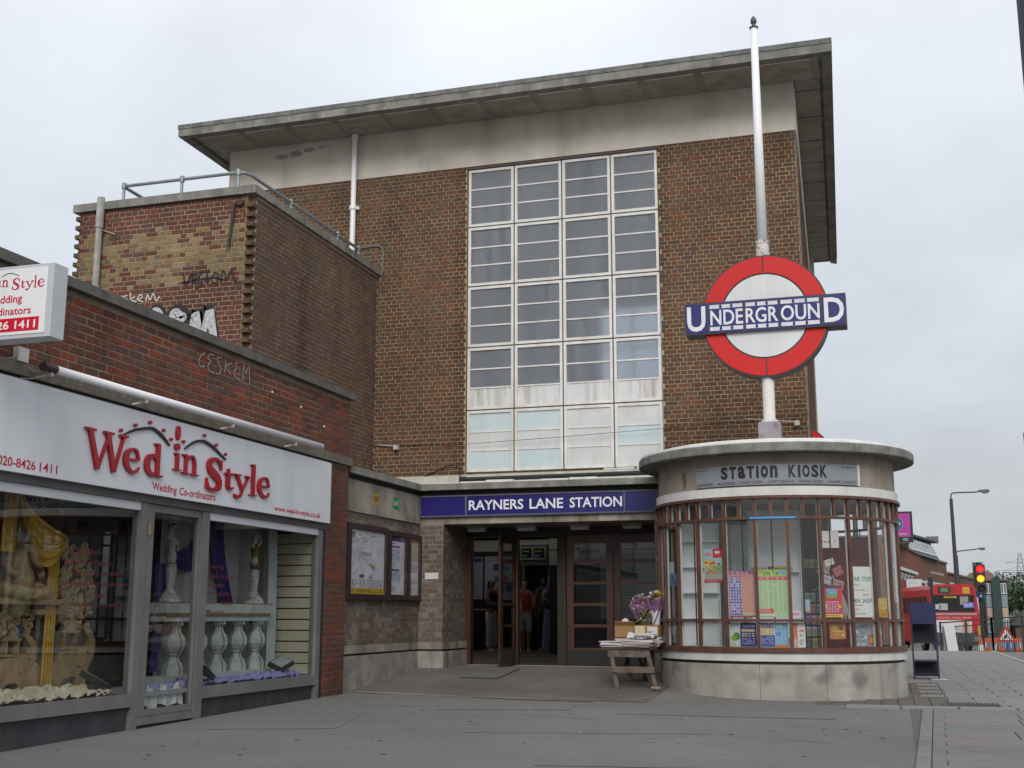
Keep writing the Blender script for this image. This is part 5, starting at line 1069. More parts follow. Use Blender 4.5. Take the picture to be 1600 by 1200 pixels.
for a, b in ((-8.21,-7.95),(-7.91,-7.65)):
    mb = MB(); mb.box(a,b,HY-.346,HY-.341,1.30,1.53); mb.build('screen', paint((0.01,0.012,0.012),0.3), db)
    mb = MB(); text(mb,'Wembley',(0,HY-.348,0),XA,ZA,(0,-1,0),a+.03,b-.05,1.44,1.48,None,.01); text(mb,'2 min',(0,HY-.348,0),XA,ZA,(0,-1,0),a+.03,b-.12,1.34,1.38,None,.01); mb.build('dot_lettering', emit('board_dots',(0.25,0.42,0.12),0.16), db)
sheet_thing('wall_notice','small red and white notice by the hall doorway','notice',(-7.38,HZ,1.06),XA,(0,-1,0),.22,.28,(0.42,0.42,0.42),[('r',.55,.5,1,1,(0.4,0.06,0.04)),('r',.55,0,1,.5,(0.06,0.08,0.12)),('c',.28,.32,.12,(0.05,0.05,0.05)),('c',.28,.75,.10,(0.4,0.1,0.08))])
tk = thing('tickets_sign','white sign reading Tickets behind the closed door','sign',(-6.0,25.1,1.1))
mb = MB(); sheet(mb,(-6.05,25.12,1.33),XA,(0,-1,0),.75,.26,(0.50,0.51,0.47),[('t','Tickets',.1,.28,.8,.78,.012,(0.04,0.05,0.07))]); mb.build('panel', None, tk)
sheet_thing('fare_notice','grey fares notice with purple heading behind the right door','notice',(-4.75,23.0,.55),XA,(0,-1,0),1.15,1.25,(0.33,0.34,0.38),[('r',.05,.84,.8,.91,(0.06,0.05,0.16)),('l',.05,.78,.5,.83,1,(0.16,0.12,0.2)),('l',.05,.05,.85,.7,14,(0.22,0.22,0.26)),('r',.05,.72,.8,.735,(0.2,0.06,0.18))])

# ================================================================== PEOPLE IN THE HALL
def skin(name, nodes, edges, mat, parent, sub=2, root=0):
    bm = bmesh.new(); off = wloc(parent) if parent else Vector((0,0,0)); lay = bm.verts.layers.skin.verify(); vs = []
    for p, r in nodes:
        v = bm.verts.new(Vector(p)-off*0); v[lay].radius = r if isinstance(r, tuple) else (r, r); vs.append(v)
    vs[root][lay].use_root = True
    for a, b in edges: bm.edges.new((vs[a],vs[b]))
    me = bpy.data.meshes.new(name); bm.to_mesh(me); bm.free(); me.materials.append(mat)
    o = bpy.data.objects.new(name, me); COL.objects.link(o); o.parent = parent
    m = o.modifiers.new('skin','SKIN'); m.use_smooth_shade = True; s = o.modifiers.new('sub','SUBSURF'); s.levels = s.render_levels = sub
    return o
def person(label, loc, yaw, H, skinm, arms, top, legs, hairm, hair, extra=None):
    """local frame: facing -Y, z up from the floor; arms = two lists of 3 points (elbow, wrist, hand)"""
    t = thing('person', label, 'person', loc, 'people standing in the ticket hall'); t.rotation_euler = (0,0,yaw); k = H/1.65
    P = lambda x, y, z: (x*k, y*k, z*k)
    nodes = [(P(0,0,.93),(.135*k,.105*k)),(P(0,0,1.08),(.115*k,.09*k)),(P(0,0,1.28),(.145*k,.10*k)),(P(0,.005,1.38),(.11*k,.075*k)),(P(0,.0,1.44),.048*k),(P(0,-.012,1.49),.056*k),(P(0,-.015,1.555),(.072*k,.082*k)),(P(0,-.008,1.62),(.055*k,.062*k))]
    edges = [(i,i+1) for i in range(7)]
    for s, A in zip((-1,1), arms):
        b = len(nodes); nodes += [(P(s*.165,0,1.35),.052*k),(P(*A[0]),.040*k),(P(*A[1]),.028*k),(P(*A[2]),(.036*k,.022*k))]; edges += [(3,b),(b,b+1),(b+1,b+2),(b+2,b+3)]
    for s in (-1,1):
        b = len(nodes); nodes += [(P(s*.085,0,.86),.085*k),(P(s*.09,-.01,.48),.058*k),(P(s*.09,.01,.09),.036*k),(P(s*.095,-.10,.03),(.034*k,.026*k))]; edges += [(0,b),(b,b+1),(b+1,b+2),(b+2,b+3)]
    body = skin('body', nodes, edges, skinm, t)
    # face: nose, brows and lips as small raised forms
    mb = MB(); mb.ball(P(0,-.098,1.545), .013*k, 6); e = mb.build('nose', skinm, None); e.parent = t
    for s in (-1,1):
        mb = MB(); mb.ball(P(s*.028,-.088,1.568), .008*k, 6); e = mb.build('eye', M_BLACK, None); e.parent = t
    mb = MB(); mb.ball(P(0,-.09,1.512), .012*k, 6, None, .5); e = mb.build('mouth', paint((0.25,0.07,0.06),.5), None); e.parent = t
    for A in arms:   # five fingers on each hand
        h = Vector(P(*A[2])); d = (h-Vector(P(*A[1]))).normalized(); w = d.cross(ZA).normalized() if abs(d.z) < .95 else XA
        mb = MB()
        for q, ln in enumerate((.055,.065,.07,.06)): a = h+w*(q-1.5)*.016*k; mb.tube([a,a+d*ln*.6*k,a+d*ln*k+Vector((0,0,-.012*k))],[.008*k,.0075*k,.006*k],5)
        mb.tube([h+w*.03*k,h+w*.045*k+d*.03*k,h+w*.04*k+d*.055*k],[.009*k,.008*k,.006*k],5); e = mb.build('fingers', skinm, None); e.parent = t
    skin('top', [(P(0,0,.90),(.178*k,.15*k)),(P(0,0,1.10),(.158*k,.13*k)),(P(0,0,1.28),(.178*k,.13*k)),(P(0,.004,1.37),(.135*k,.09*k))]+([(P(-.17,0,1.34),.06*k),(P(.17,0,1.34),.06*k)] if top[1] else []), [(0,1),(1,2),(2,3)]+([(3,4),(3,5)] if top[1] else []), top[0], t)
    kind, m = legs
    if kind == 'trousers': rr = (.098,.085,.092,.09); hem = .06
    else: rr = (.098,.088,.082,.078); hem = .42
    if kind in ('trousers','capri'):
        n2 = [(P(0,0,.98),(.145*k,.118*k)),(P(0,.01,.90),(.16*k,.135*k))]; e2 = [(0,1)]
        for s in (-1,1):
            b = len(n2); n2 += [(P(s*.092,.004,.78),rr[0]*k),(P(s*.093,-.005,.52 if kind=='trousers' else .6),rr[1]*k),(P(s*.094,0,hem+.14),rr[2]*k),(P(s*.096,0,hem),rr[3]*k)]; e2 += [(1,b),(b,b+1),(b+1,b+2),(b+2,b+3)]
        skin('trousers', n2, e2, m, t)
        for s in (-1,1):
            mb = MB(); mb.lathe([(.038,0),(.045,.02),(.04,.05),(.02,.062)], P(s*.096,-.05,.0), 10, None, 1.0, 2.4); e = mb.build('shoe', paint((0.5,0.49,0.47),.6), None); e.parent = t
    else:
        mb = MB(); mb.lathe([(.23*k+.018*(i%2),.02) for i in (0,)]+[(.235*k,.1*k),(.21*k,.45*k),(.185*k,.8*k),(.16*k,1.0*k),(.17*k,1.2*k),(.155*k,1.36*k),(.07*k,1.44*k)], (0,0,0), 18, m, 1, .8); e = mb.build('robe', m, None); e.parent = t
    if hair == 'scarf':
        mb = MB(); mb.lathe([(.19*k,1.22*k),(.165*k,1.34*k),(.10*k,1.44*k),(.105*k,1.54*k),(.095*k,1.62*k),(.05*k,1.675*k),(.005,1.69*k)], (0,.008,0), 16, hairm); e = mb.build('headscarf', hairm, None, smooth=True); e.parent = t
    else:
        ln = 1.34 if hair == 'long' else 1.42
        nn = [(P(0,.015,1.625),(.070*k,.075*k)),(P(0,.055,1.56),(.078*k,.058*k)),(P(0,.075,1.46),(.075*k,.045*k)),(P(0,.085,ln),(.06*k,.03*k))]
        skin('hair', nn, [(0,1),(1,2),(2,3)], hairm, t)
    return t
WT = paint((0.46,0.44,0.44),.8); DK = paint((0.018,0.018,0.022),.8); RDV = paint((0.42,0.04,0.04),.7)
HAIR = paint((0.012,0.009,0.008),.5)
FZ = -0.812
person('woman in white trousers and dark sleeveless top facing right',(-8.62,26.3,FZ),radians(75),1.60,M_SKIN1,[((-.20,-.06,1.10),(-.12,-.28,1.05),(-.09,-.34,1.06)),((.20,-.05,1.10),(.10,-.28,1.06),(.07,-.35,1.07))],(DK,False),('trousers',WT),HAIR,'long')
person('woman in red vest and white cropped trousers with hand to her face',(-7.78,26.1,FZ),radians(15),1.58,M_SKIN2,[((-.20,-.10,1.12),(-.06,-.20,1.38),(-.02,-.14,1.47)),((.21,-.02,1.10),(.16,-.16,.98),(.15,-.20,.93))],(RDV,False),('capri',WT),HAIR,'long')
person('person in long grey purple robe and purple headscarf seen from behind',(-7.10,25.9,FZ),radians(190),1.62,M_SKIN2,[((-.26,-.10,1.42),(-.12,-.16,1.58),(-.08,-.14,1.63)),((.2,0,1.10),(.17,-.16,1.0),(.16,-.2,.96))],(paint((0.10,0.06,0.16),.8),True),('robe',surf('grey_purple_robe',(0.10,0.09,0.16),(0.18,0.165,0.26),9,.9,zfreq=.05)),paint((0.10,0.04,0.15),.8),'scarf')
person('person in dark clothes half hidden behind the woman in red',(-7.55,26.9,FZ),radians(185),1.66,M_SKIN1,[((-.20,0,1.10),(-.2,-.04,.88),(-.2,-.05,.82)),((.2,0,1.10),(.2,-.04,.88),(.2,-.05,.82))],(DK,True),('trousers',DK),HAIR,'short')
bg_ = thing('carrier_bag','pale plastic carrier bag with pink print held by the woman in red','bag',(-7.88,25.85,-.02))
mb = MB(); mb.grid(lambda a, b: (-7.88+(.11+.03*(1-b))*cos(2*pi*a)*(1-.5*b**4), 25.85+.045*sin(2*pi*a)+.01*sin(a*30), -.02+b*.42), 20, 8); mb.build('bag_body', paint((0.42,0.44,0.45),.5), bg_, smooth=True)
mb = MB(); mb.box(-7.95,-7.81,25.79,25.80,.14,.24); mb.build('print', paint((0.45,0.07,0.16),.6), bg_)
mb = MB(); mb.tube([(-7.93,25.85,.38),(-7.90,25.86,.52),(-7.86,25.86,.52),(-7.83,25.85,.38)],.008,5); mb.build('handle', paint((0.42,0.44,0.45),.5), bg_)
hb = thing('handbag','pale shoulder bag hanging behind the woman in red','bag',(-7.38,26.75,.0))
mb = MB(); mb.lathe([(.05,0),(.12,.06),(.13,.18),(.09,.30),(.04,.34)],(-7.38,26.75,.02),12,None,1,.4); mb.build('bag_body', surf('olive_bag',(0.16,0.14,0.10),(0.25,0.23,0.17),8,.7), hb)
mb = MB(); mb.tube(cr([(-7.44,26.75,.34),(-7.47,26.74,.58),(-7.42,26.75,.62),(-7.34,26.75,.34)],5),.012,5); mb.build('strap', paint((0.2,0.18,0.13),.7), hb)
rk = thing('shoulder_bag','black bag with metal clasp carried by the person in purple','bag',(-7.08,25.62,.10))
mb = MB(); mb.lathe([(.08,0),(.14,.04),(.14,.20),(.11,.26),(.03,.28)],(-7.08,25.66,.12),12,None,1,.5); mb.build('bag_body', M_BLACK, rk)
mb = MB(); mb.ball((-7.09,25.585,.26),.018,8); mb.build('clasp', paint((0.5,0.5,0.48),.3,.7), rk)
mb = MB(); mb.tube([(-7.16,25.68,.38),(-7.14,25.74,.60),(-7.02,25.74,.60),(-7.0,25.68,.38)],.012,5); mb.build('strap', M_BLACK, rk)

# ================================================================== KIOSK
KC = (-1.47,17.31); KR = 1.645
KI = thing('station_kiosk','round glazed news kiosk with brown window bars and flat concrete roof','kiosk',(KC[0],KC[1],-1.1))
def kp(r, a, z=0.0): a = radians(a); return Vector((KC[0]+r*sin(a), KC[1]-r*cos(a), z))
def kn(a): a = radians(a); return Vector((sin(a),-cos(a),0))
def ku(a): a = radians(a); return Vector((cos(a),sin(a),0))
AN = [-62.1+28.8*i for i in range(7)]; ed = [-118]+[-62.1-28.8, -62.1,-33.3,-4.5,24.3,53.1,81.9,110.7,132,153.5]
for a, b in zip(ed[:-1], ed[1:]):
    mb = MB(); mb.arc(KC,KR-.15,KR,-1.2,-.612,a+.09,b-.09,10); mb.build('plinth_panel', M_KIOSKBASE, KI)
mb = MB(); mb.arc(KC,KR-.2,KR-.02,-1.2,-.575,-118,154,40); mb.build('plinth_core', M_DARK, KI)
mb = MB(); mb.arc(KC,KR-.25,KR+.012,-.574,-.472,-118,154,60); mb.build('sill_course', surf('painted_sill',(0.50,0.49,0.46),(0.58,0.575,0.55),3,.6,streak=((0.36,0.33,0.29),6,.5)), KI)
mb = MB(); mb.arc(KC,KR-.10,KR+.035,-.47,-.405,-118,154,60); mb.build('window_sill', M_BROWN, KI)
mb = MB(); mb.arc(KC,KR-.05,KR+.012,-.088,-.052,-118,154,60); mb.build('glazing_rail', M_BROWN, KI)
mb = MB(); mb.arc(KC,KR-.05,KR+.012,1.205,1.240,-118,154,60); mb.build('glazing_rail', M_BROWN, KI)
mb = MB(); mb.arc(KC,KR-.10,KR+.04,1.468,1.505,-118,154,60); mb.build('window_head', M_BROWN, KI)
mb = MB(); mb.arc(KC,KR-.15,KR+.015,1.507,1.622,-118,154,60); mb.build('white_band', surf('white_band',(0.56,0.55,0.525),(0.64,0.63,0.61),3,.6,streak=((0.42,0.40,0.36),5,.4)), KI)
mb = MB(); mb.arc(KC,KR-.15,KR-.02,1.622,2.10,-118,154,60); mb.build('frieze', surf('kiosk_frieze',(0.24,0.205,0.165),(0.34,0.30,0.25),2.2,.85,.2,50,streak=((0.15,0.13,0.10),5,.5),speck=((0.30,0.28,0.24),3,.62,.6)), KI)
mb = MB(); mb.ribbon([(x,z,w) for x, z, w in cr([(0,1.66,.01),(.005,1.75,.035),(-.01,1.84,.04),(0,1.88,.02)],5)], kp(KR-.014,-41.5), ku(-41.5), ZA, kn(-41.5), .004); mb.build('brown_stain', paint((0.145,0.11,0.055),.9), KI)
mb = MB(); mb.lathe([(.3,2.052),(1.80,2.050),(1.895,2.046),(1.90,2.06),(1.90,2.145),(1.89,2.157),(.3,2.16)], (KC[0],KC[1],0), 72); mb.build('roof_slab', surf('kiosk_roof_edge',(0.15,0.148,0.138),(0.25,0.245,0.23),5,.92,.35,50,streak=((0.08,0.08,0.075),9,.6)), KI)
mb = MB(); mb.lathe([(.2,2.162),(1.885,2.162),(1.88,2.19),(1.7,2.235),(1.4,2.275),(.8,2.305),(.2,2.315)], (KC[0],KC[1],0), 72); mb.build('roof_membrane', surf('white_membrane',(0.62,0.61,0.59),(0.76,0.75,0.74),5,.6,speck=((0.35,0.30,0.28),6,.68,.6)), KI)
mb = MB(); mb.arc(KC,.05,KR-.16,1.60,1.64,-180,180,40); mb.build('ceiling', paint((0.70,0.70,0.68),.8), KI)
mb = MB(); mb.arc(KC,.05,KR-.2,-1.0,-.95,-180,180,40); mb.build('floor', paint((0.20,0.19,0.18),.7), KI)
mb = MB(); mb.arc(KC,KR-.16,KR-.06,-1.2,2.05,153.9,241.8,40); mb.build('back_wall', surf('kiosk_back_wall',(0.50,0.51,0.50),(0.56,0.57,0.56),2,.8), KI)
INW = paint((0.52,0.54,0.53),.5)
k0 = -4.5-14.4*7
for i in range(18):
    a = k0+14.4*i
    mb = MB(); mb.obox(kp(KR-.012,a,.40),ku(a),ZA,kn(a),.0195,.802,.020); mu_ = mb.build('mullion', M_BROWN, KI)
    mb = MB(); mb.obox(kp(KR-.048,a,.40),ku(a),ZA,kn(a),.022,.80,.014); mb.build('inner_bead', INW, mu_)
for i in range(36):
    a = k0+7.2*i
    if a > k0+14.4*17+.1: break
    mb = MB(); mb.obox(kp(KR-.012,a,1.353),ku(a),ZA,kn(a),.0175,.114,.020); mu_ = mb.build('mullion', M_BROWN, KI)
    mb = MB(); mb.obox(kp(KR-.046,a,1.353),ku(a),ZA,kn(a),.019,.112,.012); mb.build('inner_bead', INW, mu_)
def kpane(a0, a1, z0, z1):
    am = (a0+a1)/2; hw = KR*sin(radians((a1-a0)/2))-.017; mb = MB(); mb.obox(kp(KR-.028,am,(z0+z1)/2),ku(am),ZA,kn(am),hw,(z1-z0)/2,.003); mb.build('pane', M_GLASS, KI)
for i in range(17):
    a = k0+14.4*i; kpane(a,a+14.4,-.404,-.09); kpane(a,a+14.4,-.05,1.203)
    kpane(a,a+7.2,1.242,1.466); kpane(a+7.2,a+14.4,1.242,1.466)
    if i > 1 and i not in (5,):
        mb = MB(); p = kp(KR-.14,a+7.2); mb.tube([(p.x,p.y,-.40),(p.x,p.y,1.2)], .010, 6); mb.build('security_bar', M_BLACK, KI)
mb = MB(); mb.arc(KC,KR+.013,KR+.019,1.208,1.232,-6.5,13.5,10); mb.build('blue_tape', paint((0.06,0.28,0.62),.4), KI)
# sign board bent round the frieze
kb = thing('kiosk_sign','grey curved sign lettered STATION KIOSK on the kiosk frieze','sign',(KC[0],KC[1]-KR,1.64)); KSR = KR+.012
mb = MB(); mb.arc(KC,KSR-.02,KSR,1.645,1.905,-32.6,45.1,40); mb.build('board', surf('silver_board',(0.21,0.225,0.25),(0.25,0.265,0.29),1.5,.4), kb)
mb = MB(); mb.arc(KC,KSR-.02,KSR+.012,1.64,1.91,44.6,45.6,2); mb.build('end_strip', M_WHITE, kb)
def kcurve(s, z, w): return kp(KSR+.0015+w, math.degrees(s/KSR), z)
A2S = lambda a: radians(a)*KSR
for w_, a, b in (('STaTion',-19.5,7.0),('KiOSK',11.0,29.2)):
    wd = [.5 if c == 'i' else 1.0 for c in w_]; tot = sum(wd); q = a
    for c, d_ in zip(w_, wd):
        e = q+(b-a)*d_/tot; mb = MB(); text(mb,c,(0,0,0),XA,ZA,YA,A2S(q+.35),A2S(e-.35),1.730,1.893,None,.045,0,0,kcurve); mb.build('title_letter', M_BLACK, kb); q = e
for w_, a, b, z0, z1 in (('NEWSPAPERS',-32,-23,1.660,1.697),('- MAGAZINES -',-21.5,-11.5,1.660,1.697),('CONFECTIONERY',-10.5,0,1.660,1.697),('- SOFT DRINKS -',1.5,14.5,1.660,1.697),('PHONE CARDS',16,26.5,1.660,1.697),('- SWIPE CARDS',28,43.5,1.660,1.697),('R. RAJANI',-31.8,-26,1.855,1.88),('020 88667731',36,43.5,1.86,1.885)):
    mb = MB(); text(mb,w_,(0,0,0),XA,ZA,YA,A2S(a),A2S(b),z0,z1,None,.015,0,0,kcurve); mb.build('small_print', paint((0.05,0.05,0.055),.5), kb)
# shelving inside
def rack(lab, u0, y, w, z0, z1, ang=0, cells=None):
    t = thing('shelf_unit', lab, 'shelving', (u0+w/2,y,z0)); d = Vector((cos(ang),sin(ang),0)); n = Vector((sin(ang),-cos(ang),0)); O = Vector((u0,y,0))
    P = lambda s, z, k=0: O+d*s+n*k+ZA*z
    wh = paint((0.76,0.79,0.80),.5)
    mb = MB(); mb.obox(P(w/2,(z0+z1)/2),d,ZA,n,w/2,(z1-z0)/2,.012); mb.build('back_panel', wh, t)
    for s in (0,w):
        mb = MB(); mb.obox(P(s,(z0+z1)/2,.03),d,ZA,n,.018,(z1-z0)/2,.02); p = mb.build('upright', paint((0.70,0.72,0.72),.4), t)
        mb = MB(); q = z0+.03
        while q < z1: mb.obox(P(s,q,.0512),d,ZA,n,.006,.009,.0006); q += .038
        mb.build('slots', M_DARK, p, kind='stuff')
    for z, dp in cells or []:
        mb = MB(); mb.obox(P(w/2,z,dp/2+.012),d,ZA,n,w/2,.010,dp/2); mb.build('shelf', wh, t)
    return t, P, d, n
rk2, P, d, n = rack('white perforated shelf unit in the middle of the kiosk',-1.82,17.05,.68,-.45,1.42,0,[(.58,.10),(-.30,.12)])
mb = MB()
for i in range(18):
    for j in range(12): mb.obox(P(.04+i*.036,.82+j*.032,.0128),d,ZA,n,.006,.006,.0006)
mb.build('peg_holes', paint((0.18,0.19,0.2),.7), rk2, kind='stuff')
mb = MB(); sheet(mb,P(.30,.615,.125),d,n,.58,.075,(0.50,0.50,0.48),[('r',.42,.0,.52,1,(0.22,0.02,0.03)),('r',.55,.05,.95,.95,(0.50,0.45,0.05)),('g',.05,.2,.4,.8,5,1,(0.2,0.2,0.2)),('g',.58,.2,.93,.8,6,1,(0.12,0.1,0.02))]); mb.build('price_strip', None, rk2)
mb = MB(); mb.obox(P(.34,1.36,.06),d,ZA,n,.34,.06,.01); mb.build('top_sign', paint((0.40,0.42,0.36),.6), rk2)
rack('pale grey shelf unit at the left of the kiosk window',-2.75,16.80,.52,-.45,1.25,radians(8),[(-.05,.12),(.3,.1),(.65,.1),(1.0,.1)])
rack('narrow grey shelf back between the two white units',-2.12,17.35,.32,-.45,1.25,0,[])
dw = thing('drinks_cabinet','dark red drinks cabinet with white swoosh at the right of the kiosk','cabinet',(-.55,17.3,-.95))
mb = MB(); mb.box(-.86,-.15,17.25,17.85,-.95,1.05); mb.build('cabinet_body', paint((0.16,0.010,0.016),.35), dw)
mb = MB()
for k in range(3): mb.ribbon([(x,z,w) for x, z, w in cr([(.02+.05*k,.62-.02*k,.004),(.10+.04*k,.40,.018),(.22+.03*k,.15,.022),(.24+.05*k,-.1,.008)],6)], (-.86,17.249-.0006*k,0), XA, ZA, (0,-1,0), .002)
mb.build('swoosh', paint((0.45,0.45,0.46),.5), dw)
dk = thing('magazine_rack','dark magazine rack with rows of small colourful covers in the kiosk','rack',(-1.05,17.6,-.95))
mb = MB(); mb.box(-1.15,-.87,17.55,17.62,-.95,1.55); mb.build('board', paint((0.035,0.025,0.022),.7), dk)
mb = MB(); mb.lathe([(.005,0),(.14,.0),(.15,.02),(.14,.04),(.005,.04)],(0,0,0),20); e = mb.build('dish', M_BLACK, None); e.parent = dk; e.rotation_euler = (radians(90),0,0); e.location = (-.02,-.12,1.45)
for k in range(24):
    i, j = k % 3, k//3; c = random.Random(k).choice([(0.35,0.06,0.05),(0.08,0.12,0.32),(0.42,0.36,0.10),(0.40,0.40,0.42),(0.12,0.26,0.16),(0.36,0.16,0.24),(0.10,0.10,0.12),(0.16,0.30,0.40)])
    mb = MB(); sheet(mb,(-1.10+.087*i,17.52,-.38+.155*j),XA,(0,-1,.0),.078,.135,c,[('r',.08,.75,.92,.93,tuple(min(.6,q*1.6+.1) for q in c)),('c',.5,.42,.2,tuple(q*.5+.15 for q in c)),('l',.1,.08,.8,.22,2,(0.45,0.45,0.45))],.006)
    mb.build('magazine', None, dk)
ct = thing('counter','white counter running round the inside of the kiosk sill','counter',(KC[0],KC[1],-.5))
mb = MB(); mb.arc(KC,KR-.42,KR-.11,-.47,-.44,-95,95,30); mb.build('top', paint((0.62,0.63,0.62),.5), ct)
# posters and cards in the kiosk glass
def kposter(name, lab, cat, a0, a1, z0, z1, bg, items, r=1.575):
    am = (a0+a1)/2; w = 2*KR*sin(radians((a1-a0)/2))*.97
    return sheet_thing(name, lab, cat, kp(r,am,(z0+z1)/2), ku(am), kn(am), w, z1-z0, bg, items, 'posters and cards in the kiosk window')
W_ = (0.58,0.58,0.57)
kposter('poster','bright ice cream price poster with a red top corner in the kiosk glass','poster',-31.6,-21.4,.41,.845,(0.33,0.45,0.52),[('r',0,.0,1,.10,(0.50,0.02,0.03)),('r',.5,.74,1,1,(0.50,0.02,0.03)),('c',.68,.90,.05,(0.6,0.58,0.55)),('c',.82,.90,.05,(0.6,0.58,0.55)),('r',.02,.42,.55,.70,(0.50,0.42,0.10)),('r',.5,.28,.98,.50,(0.18,0.38,0.08)),('s',[(.05,.62),(.3,.56),(.6,.60),(.9,.54)],.012,(0.45,0.05,0.05)),('s',[(.15,.25),(.35,.38),(.6,.28),(.85,.42)],.012,(0.5,0.05,0.04)),('s',[(.1,.15),(.4,.3),(.7,.14)],.010,(0.55,0.35,0.1)),('c',.25,.55,.045,(0.55,0.5,0.4)),('c',.45,.48,.04,(0.5,0.3,0.05)),('c',.7,.60,.04,(0.58,0.56,0.5)),('r',.05,.82,.4,.9,(0.55,0.2,0.15)),('l',.1,.02,.9,.08,2,(0.55,0.4,0.4)),('g',.05,.12,.95,.4,7,5,(0.45,0.35,0.25))])
kposter('poster','pink calling card rate poster, left of the two large rate posters','poster',-18.8,-5.2,-.03,.555,(0.56,0.27,0.22),[('r',0,.92,1,1,(0.30,0.12,0.20)),('t','C A L L',.14,.925,.75,.985,.02,(0.55,0.35,0.6)),('r',.02,.03,.5,.86,(0.42,0.36,0.50)),('g',.02,.03,.50,.86,5,13,(0.08,0.07,0.30)),('g',.53,.12,.98,.86,3,22,(0.50,0.33,0.26)),('r',.52,.04,.98,.10,(0.50,0.42,0.28)),('l',.04,.86,.9,.91,1,(0.45,0.15,0.2)),('r',0,0,1,.025,(0.25,0.03,0.12))])
kposter('poster','green Uni Tel rate poster with red bands in the kiosk glass','poster',-4.2,9.1,-.03,.565,(0.36,0.48,0.27),[('r',0,.86,1,1,(0.30,0.45,0.08)),('t','Uni Tel',.18,.885,.72,.985,.02,(0.02,0.06,0.05)),('c',.09,.95,.035,(0.55,0.15,0.02)),('r',.76,.90,.97,.985,(0.12,0.30,0.5)),('r',0,.78,1,.855,(0.50,0.03,0.07)),('g',.05,.79,.95,.845,5,2,(0.55,0.3,0.3)),('r',.03,.12,.98,.76,(0.38,0.50,0.28)),('g',.03,.20,.34,.76,2,24,(0.25,0.38,0.2)),('g',.36,.13,.66,.76,2,26,(0.22,0.38,0.18)),('g',.68,.13,.98,.76,2,26,(0.25,0.40,0.2)),('r',.02,.09,.5,.18,(0.50,0.03,0.05)),('l',.05,.10,.46,.17,2,(0.55,0.35,0.3)),('r',.02,.02,.6,.075,(0.45,0.5,0.4)),('r',0,0,.025,.86,(0.5,0.2,0.04))])
kposter('poster','red and blue football card poster with yellow foot in the kiosk glass','poster',24.6,34.7,-.03,.365,(0.50,0.02,0.03),[('r',0,.93,1,1,(0.03,0.03,0.04)),('r',.22,.72,.78,.90,(0.06,0.22,0.5)),('r',.25,.62,.75,.73,(0.12,0.33,0.10)),('g',.18,.15,.85,.52,5,5,(0.30,0.38,0.52)),('c',.16,.34,.06,(0.55,0.42,0.03)),('c',.86,.34,.06,(0.55,0.42,0.03)),('r',0,0,1,.10,(0.55,0.42,0.04)),('l',.05,.02,.95,.08,1,(0.25,0.06,0.03)),('g',.26,.74,.74,.88,5,2,(0.4,0.5,0.55))])
kposter('poster','white ONE STOP MINI SHOP notice with green lettering','notice',39.9,52.9,-.03,.61,(0.62,0.63,0.61),[('t','ONE  STOP',.05,.71,.96,.80,.014,(0.01,0.15,0.11)),('t','MINI  SHOP',.05,.28,.96,.37,.014,(0.01,0.15,0.11)),('t','MAGAZINES',.05,.62,.40,.65,.004,(0.45,0.12,0.10)),('t','CONFECTIONERY',.15,.52,.66,.55,.004,(0.45,0.12,0.10)),('t','TOBACCO',.52,.43,.84,.46,.004,(0.45,0.12,0.10)),('t','SWEETS CRISPS',.05,.22,.5,.25,.004,(0.45,0.12,0.10)),('t','DRINKS',.05,.14,.32,.17,.004,(0.45,0.12,0.10)),('t','TOP UPS & CARDS',.05,.06,.62,.09,.004,(0.45,0.12,0.10))])
kposter('poster','narrow yellow sticker strip beside the white notice','poster',58.0,66,-.03,.215,(0.52,0.29,0.02),[('c',.5,.75,.08,(0.55,0.45,0.3)),('c',.5,.45,.08,(0.55,0.45,0.3)),('r',.2,.1,.8,.2,(0.5,0.15,0.05))])
kposter('card','dark blue phone card leaflet in the lower kiosk panes','leaflet',-13.3,-5.9,-.395,-.095,(0.03,0.035,0.16),[('t','Lion Call',.2,.80,.9,.93,.012,(0.4,0.4,0.55)),('r',.08,.62,.92,.72,(0.45,0.38,0.2)),('g',.08,.40,.92,.58,4,2,(0.45,0.40,0.28)),('g',.08,.08,.92,.36,6,3,(0.25,0.27,0.45))])
kposter('card','blue and yellow EuroTel phone card leaflet in the lower kiosk panes','leaflet',-4.9,2.3,-.395,-.095,(0.05,0.06,0.27),[('t','EuroTel',.04,.83,.96,.96,.02,(0.5,0.5,0.55)),('r',.0,.48,1,.78,(0.52,0.47,0.30)),('l',.05,.5,.6,.76,4,(0.45,0.2,0.1)),('g',.65,.5,.98,.76,2,3,(0.5,0.2,0.15)),('g',.06,.10,.94,.44,6,4,(0.25,0.28,0.5))])
kposter('card','light blue phone card leaflet beside the EuroTel one','leaflet',2.5,8.7,-.41,-.095,(0.16,0.34,0.52),[('r',0,0,1,.12,(0.55,0.14,0.02)),('r',.1,.8,.6,.92,(0.35,0.45,0.5)),('g',.1,.2,.9,.7,3,5,(0.28,0.44,0.56)),('c',.3,.55,.1,(0.12,0.2,0.5))])
kposter('card','white and orange India leaflet in the lower kiosk panes','leaflet',10.2,16.2,-.40,-.095,W_,[('r',.0,.02,.42,.98,(0.50,0.15,0.07)),('t','India',.08,.05,.36,.45,.02,(0.58,0.52,0.48)),('r',.55,.62,.92,.72,(0.5,0.2,0.16)),('g',.55,.4,.92,.56,3,1,(0.2,0.2,0.25)),('l',.55,.08,.92,.34,6,(0.2,0.2,0.2))])
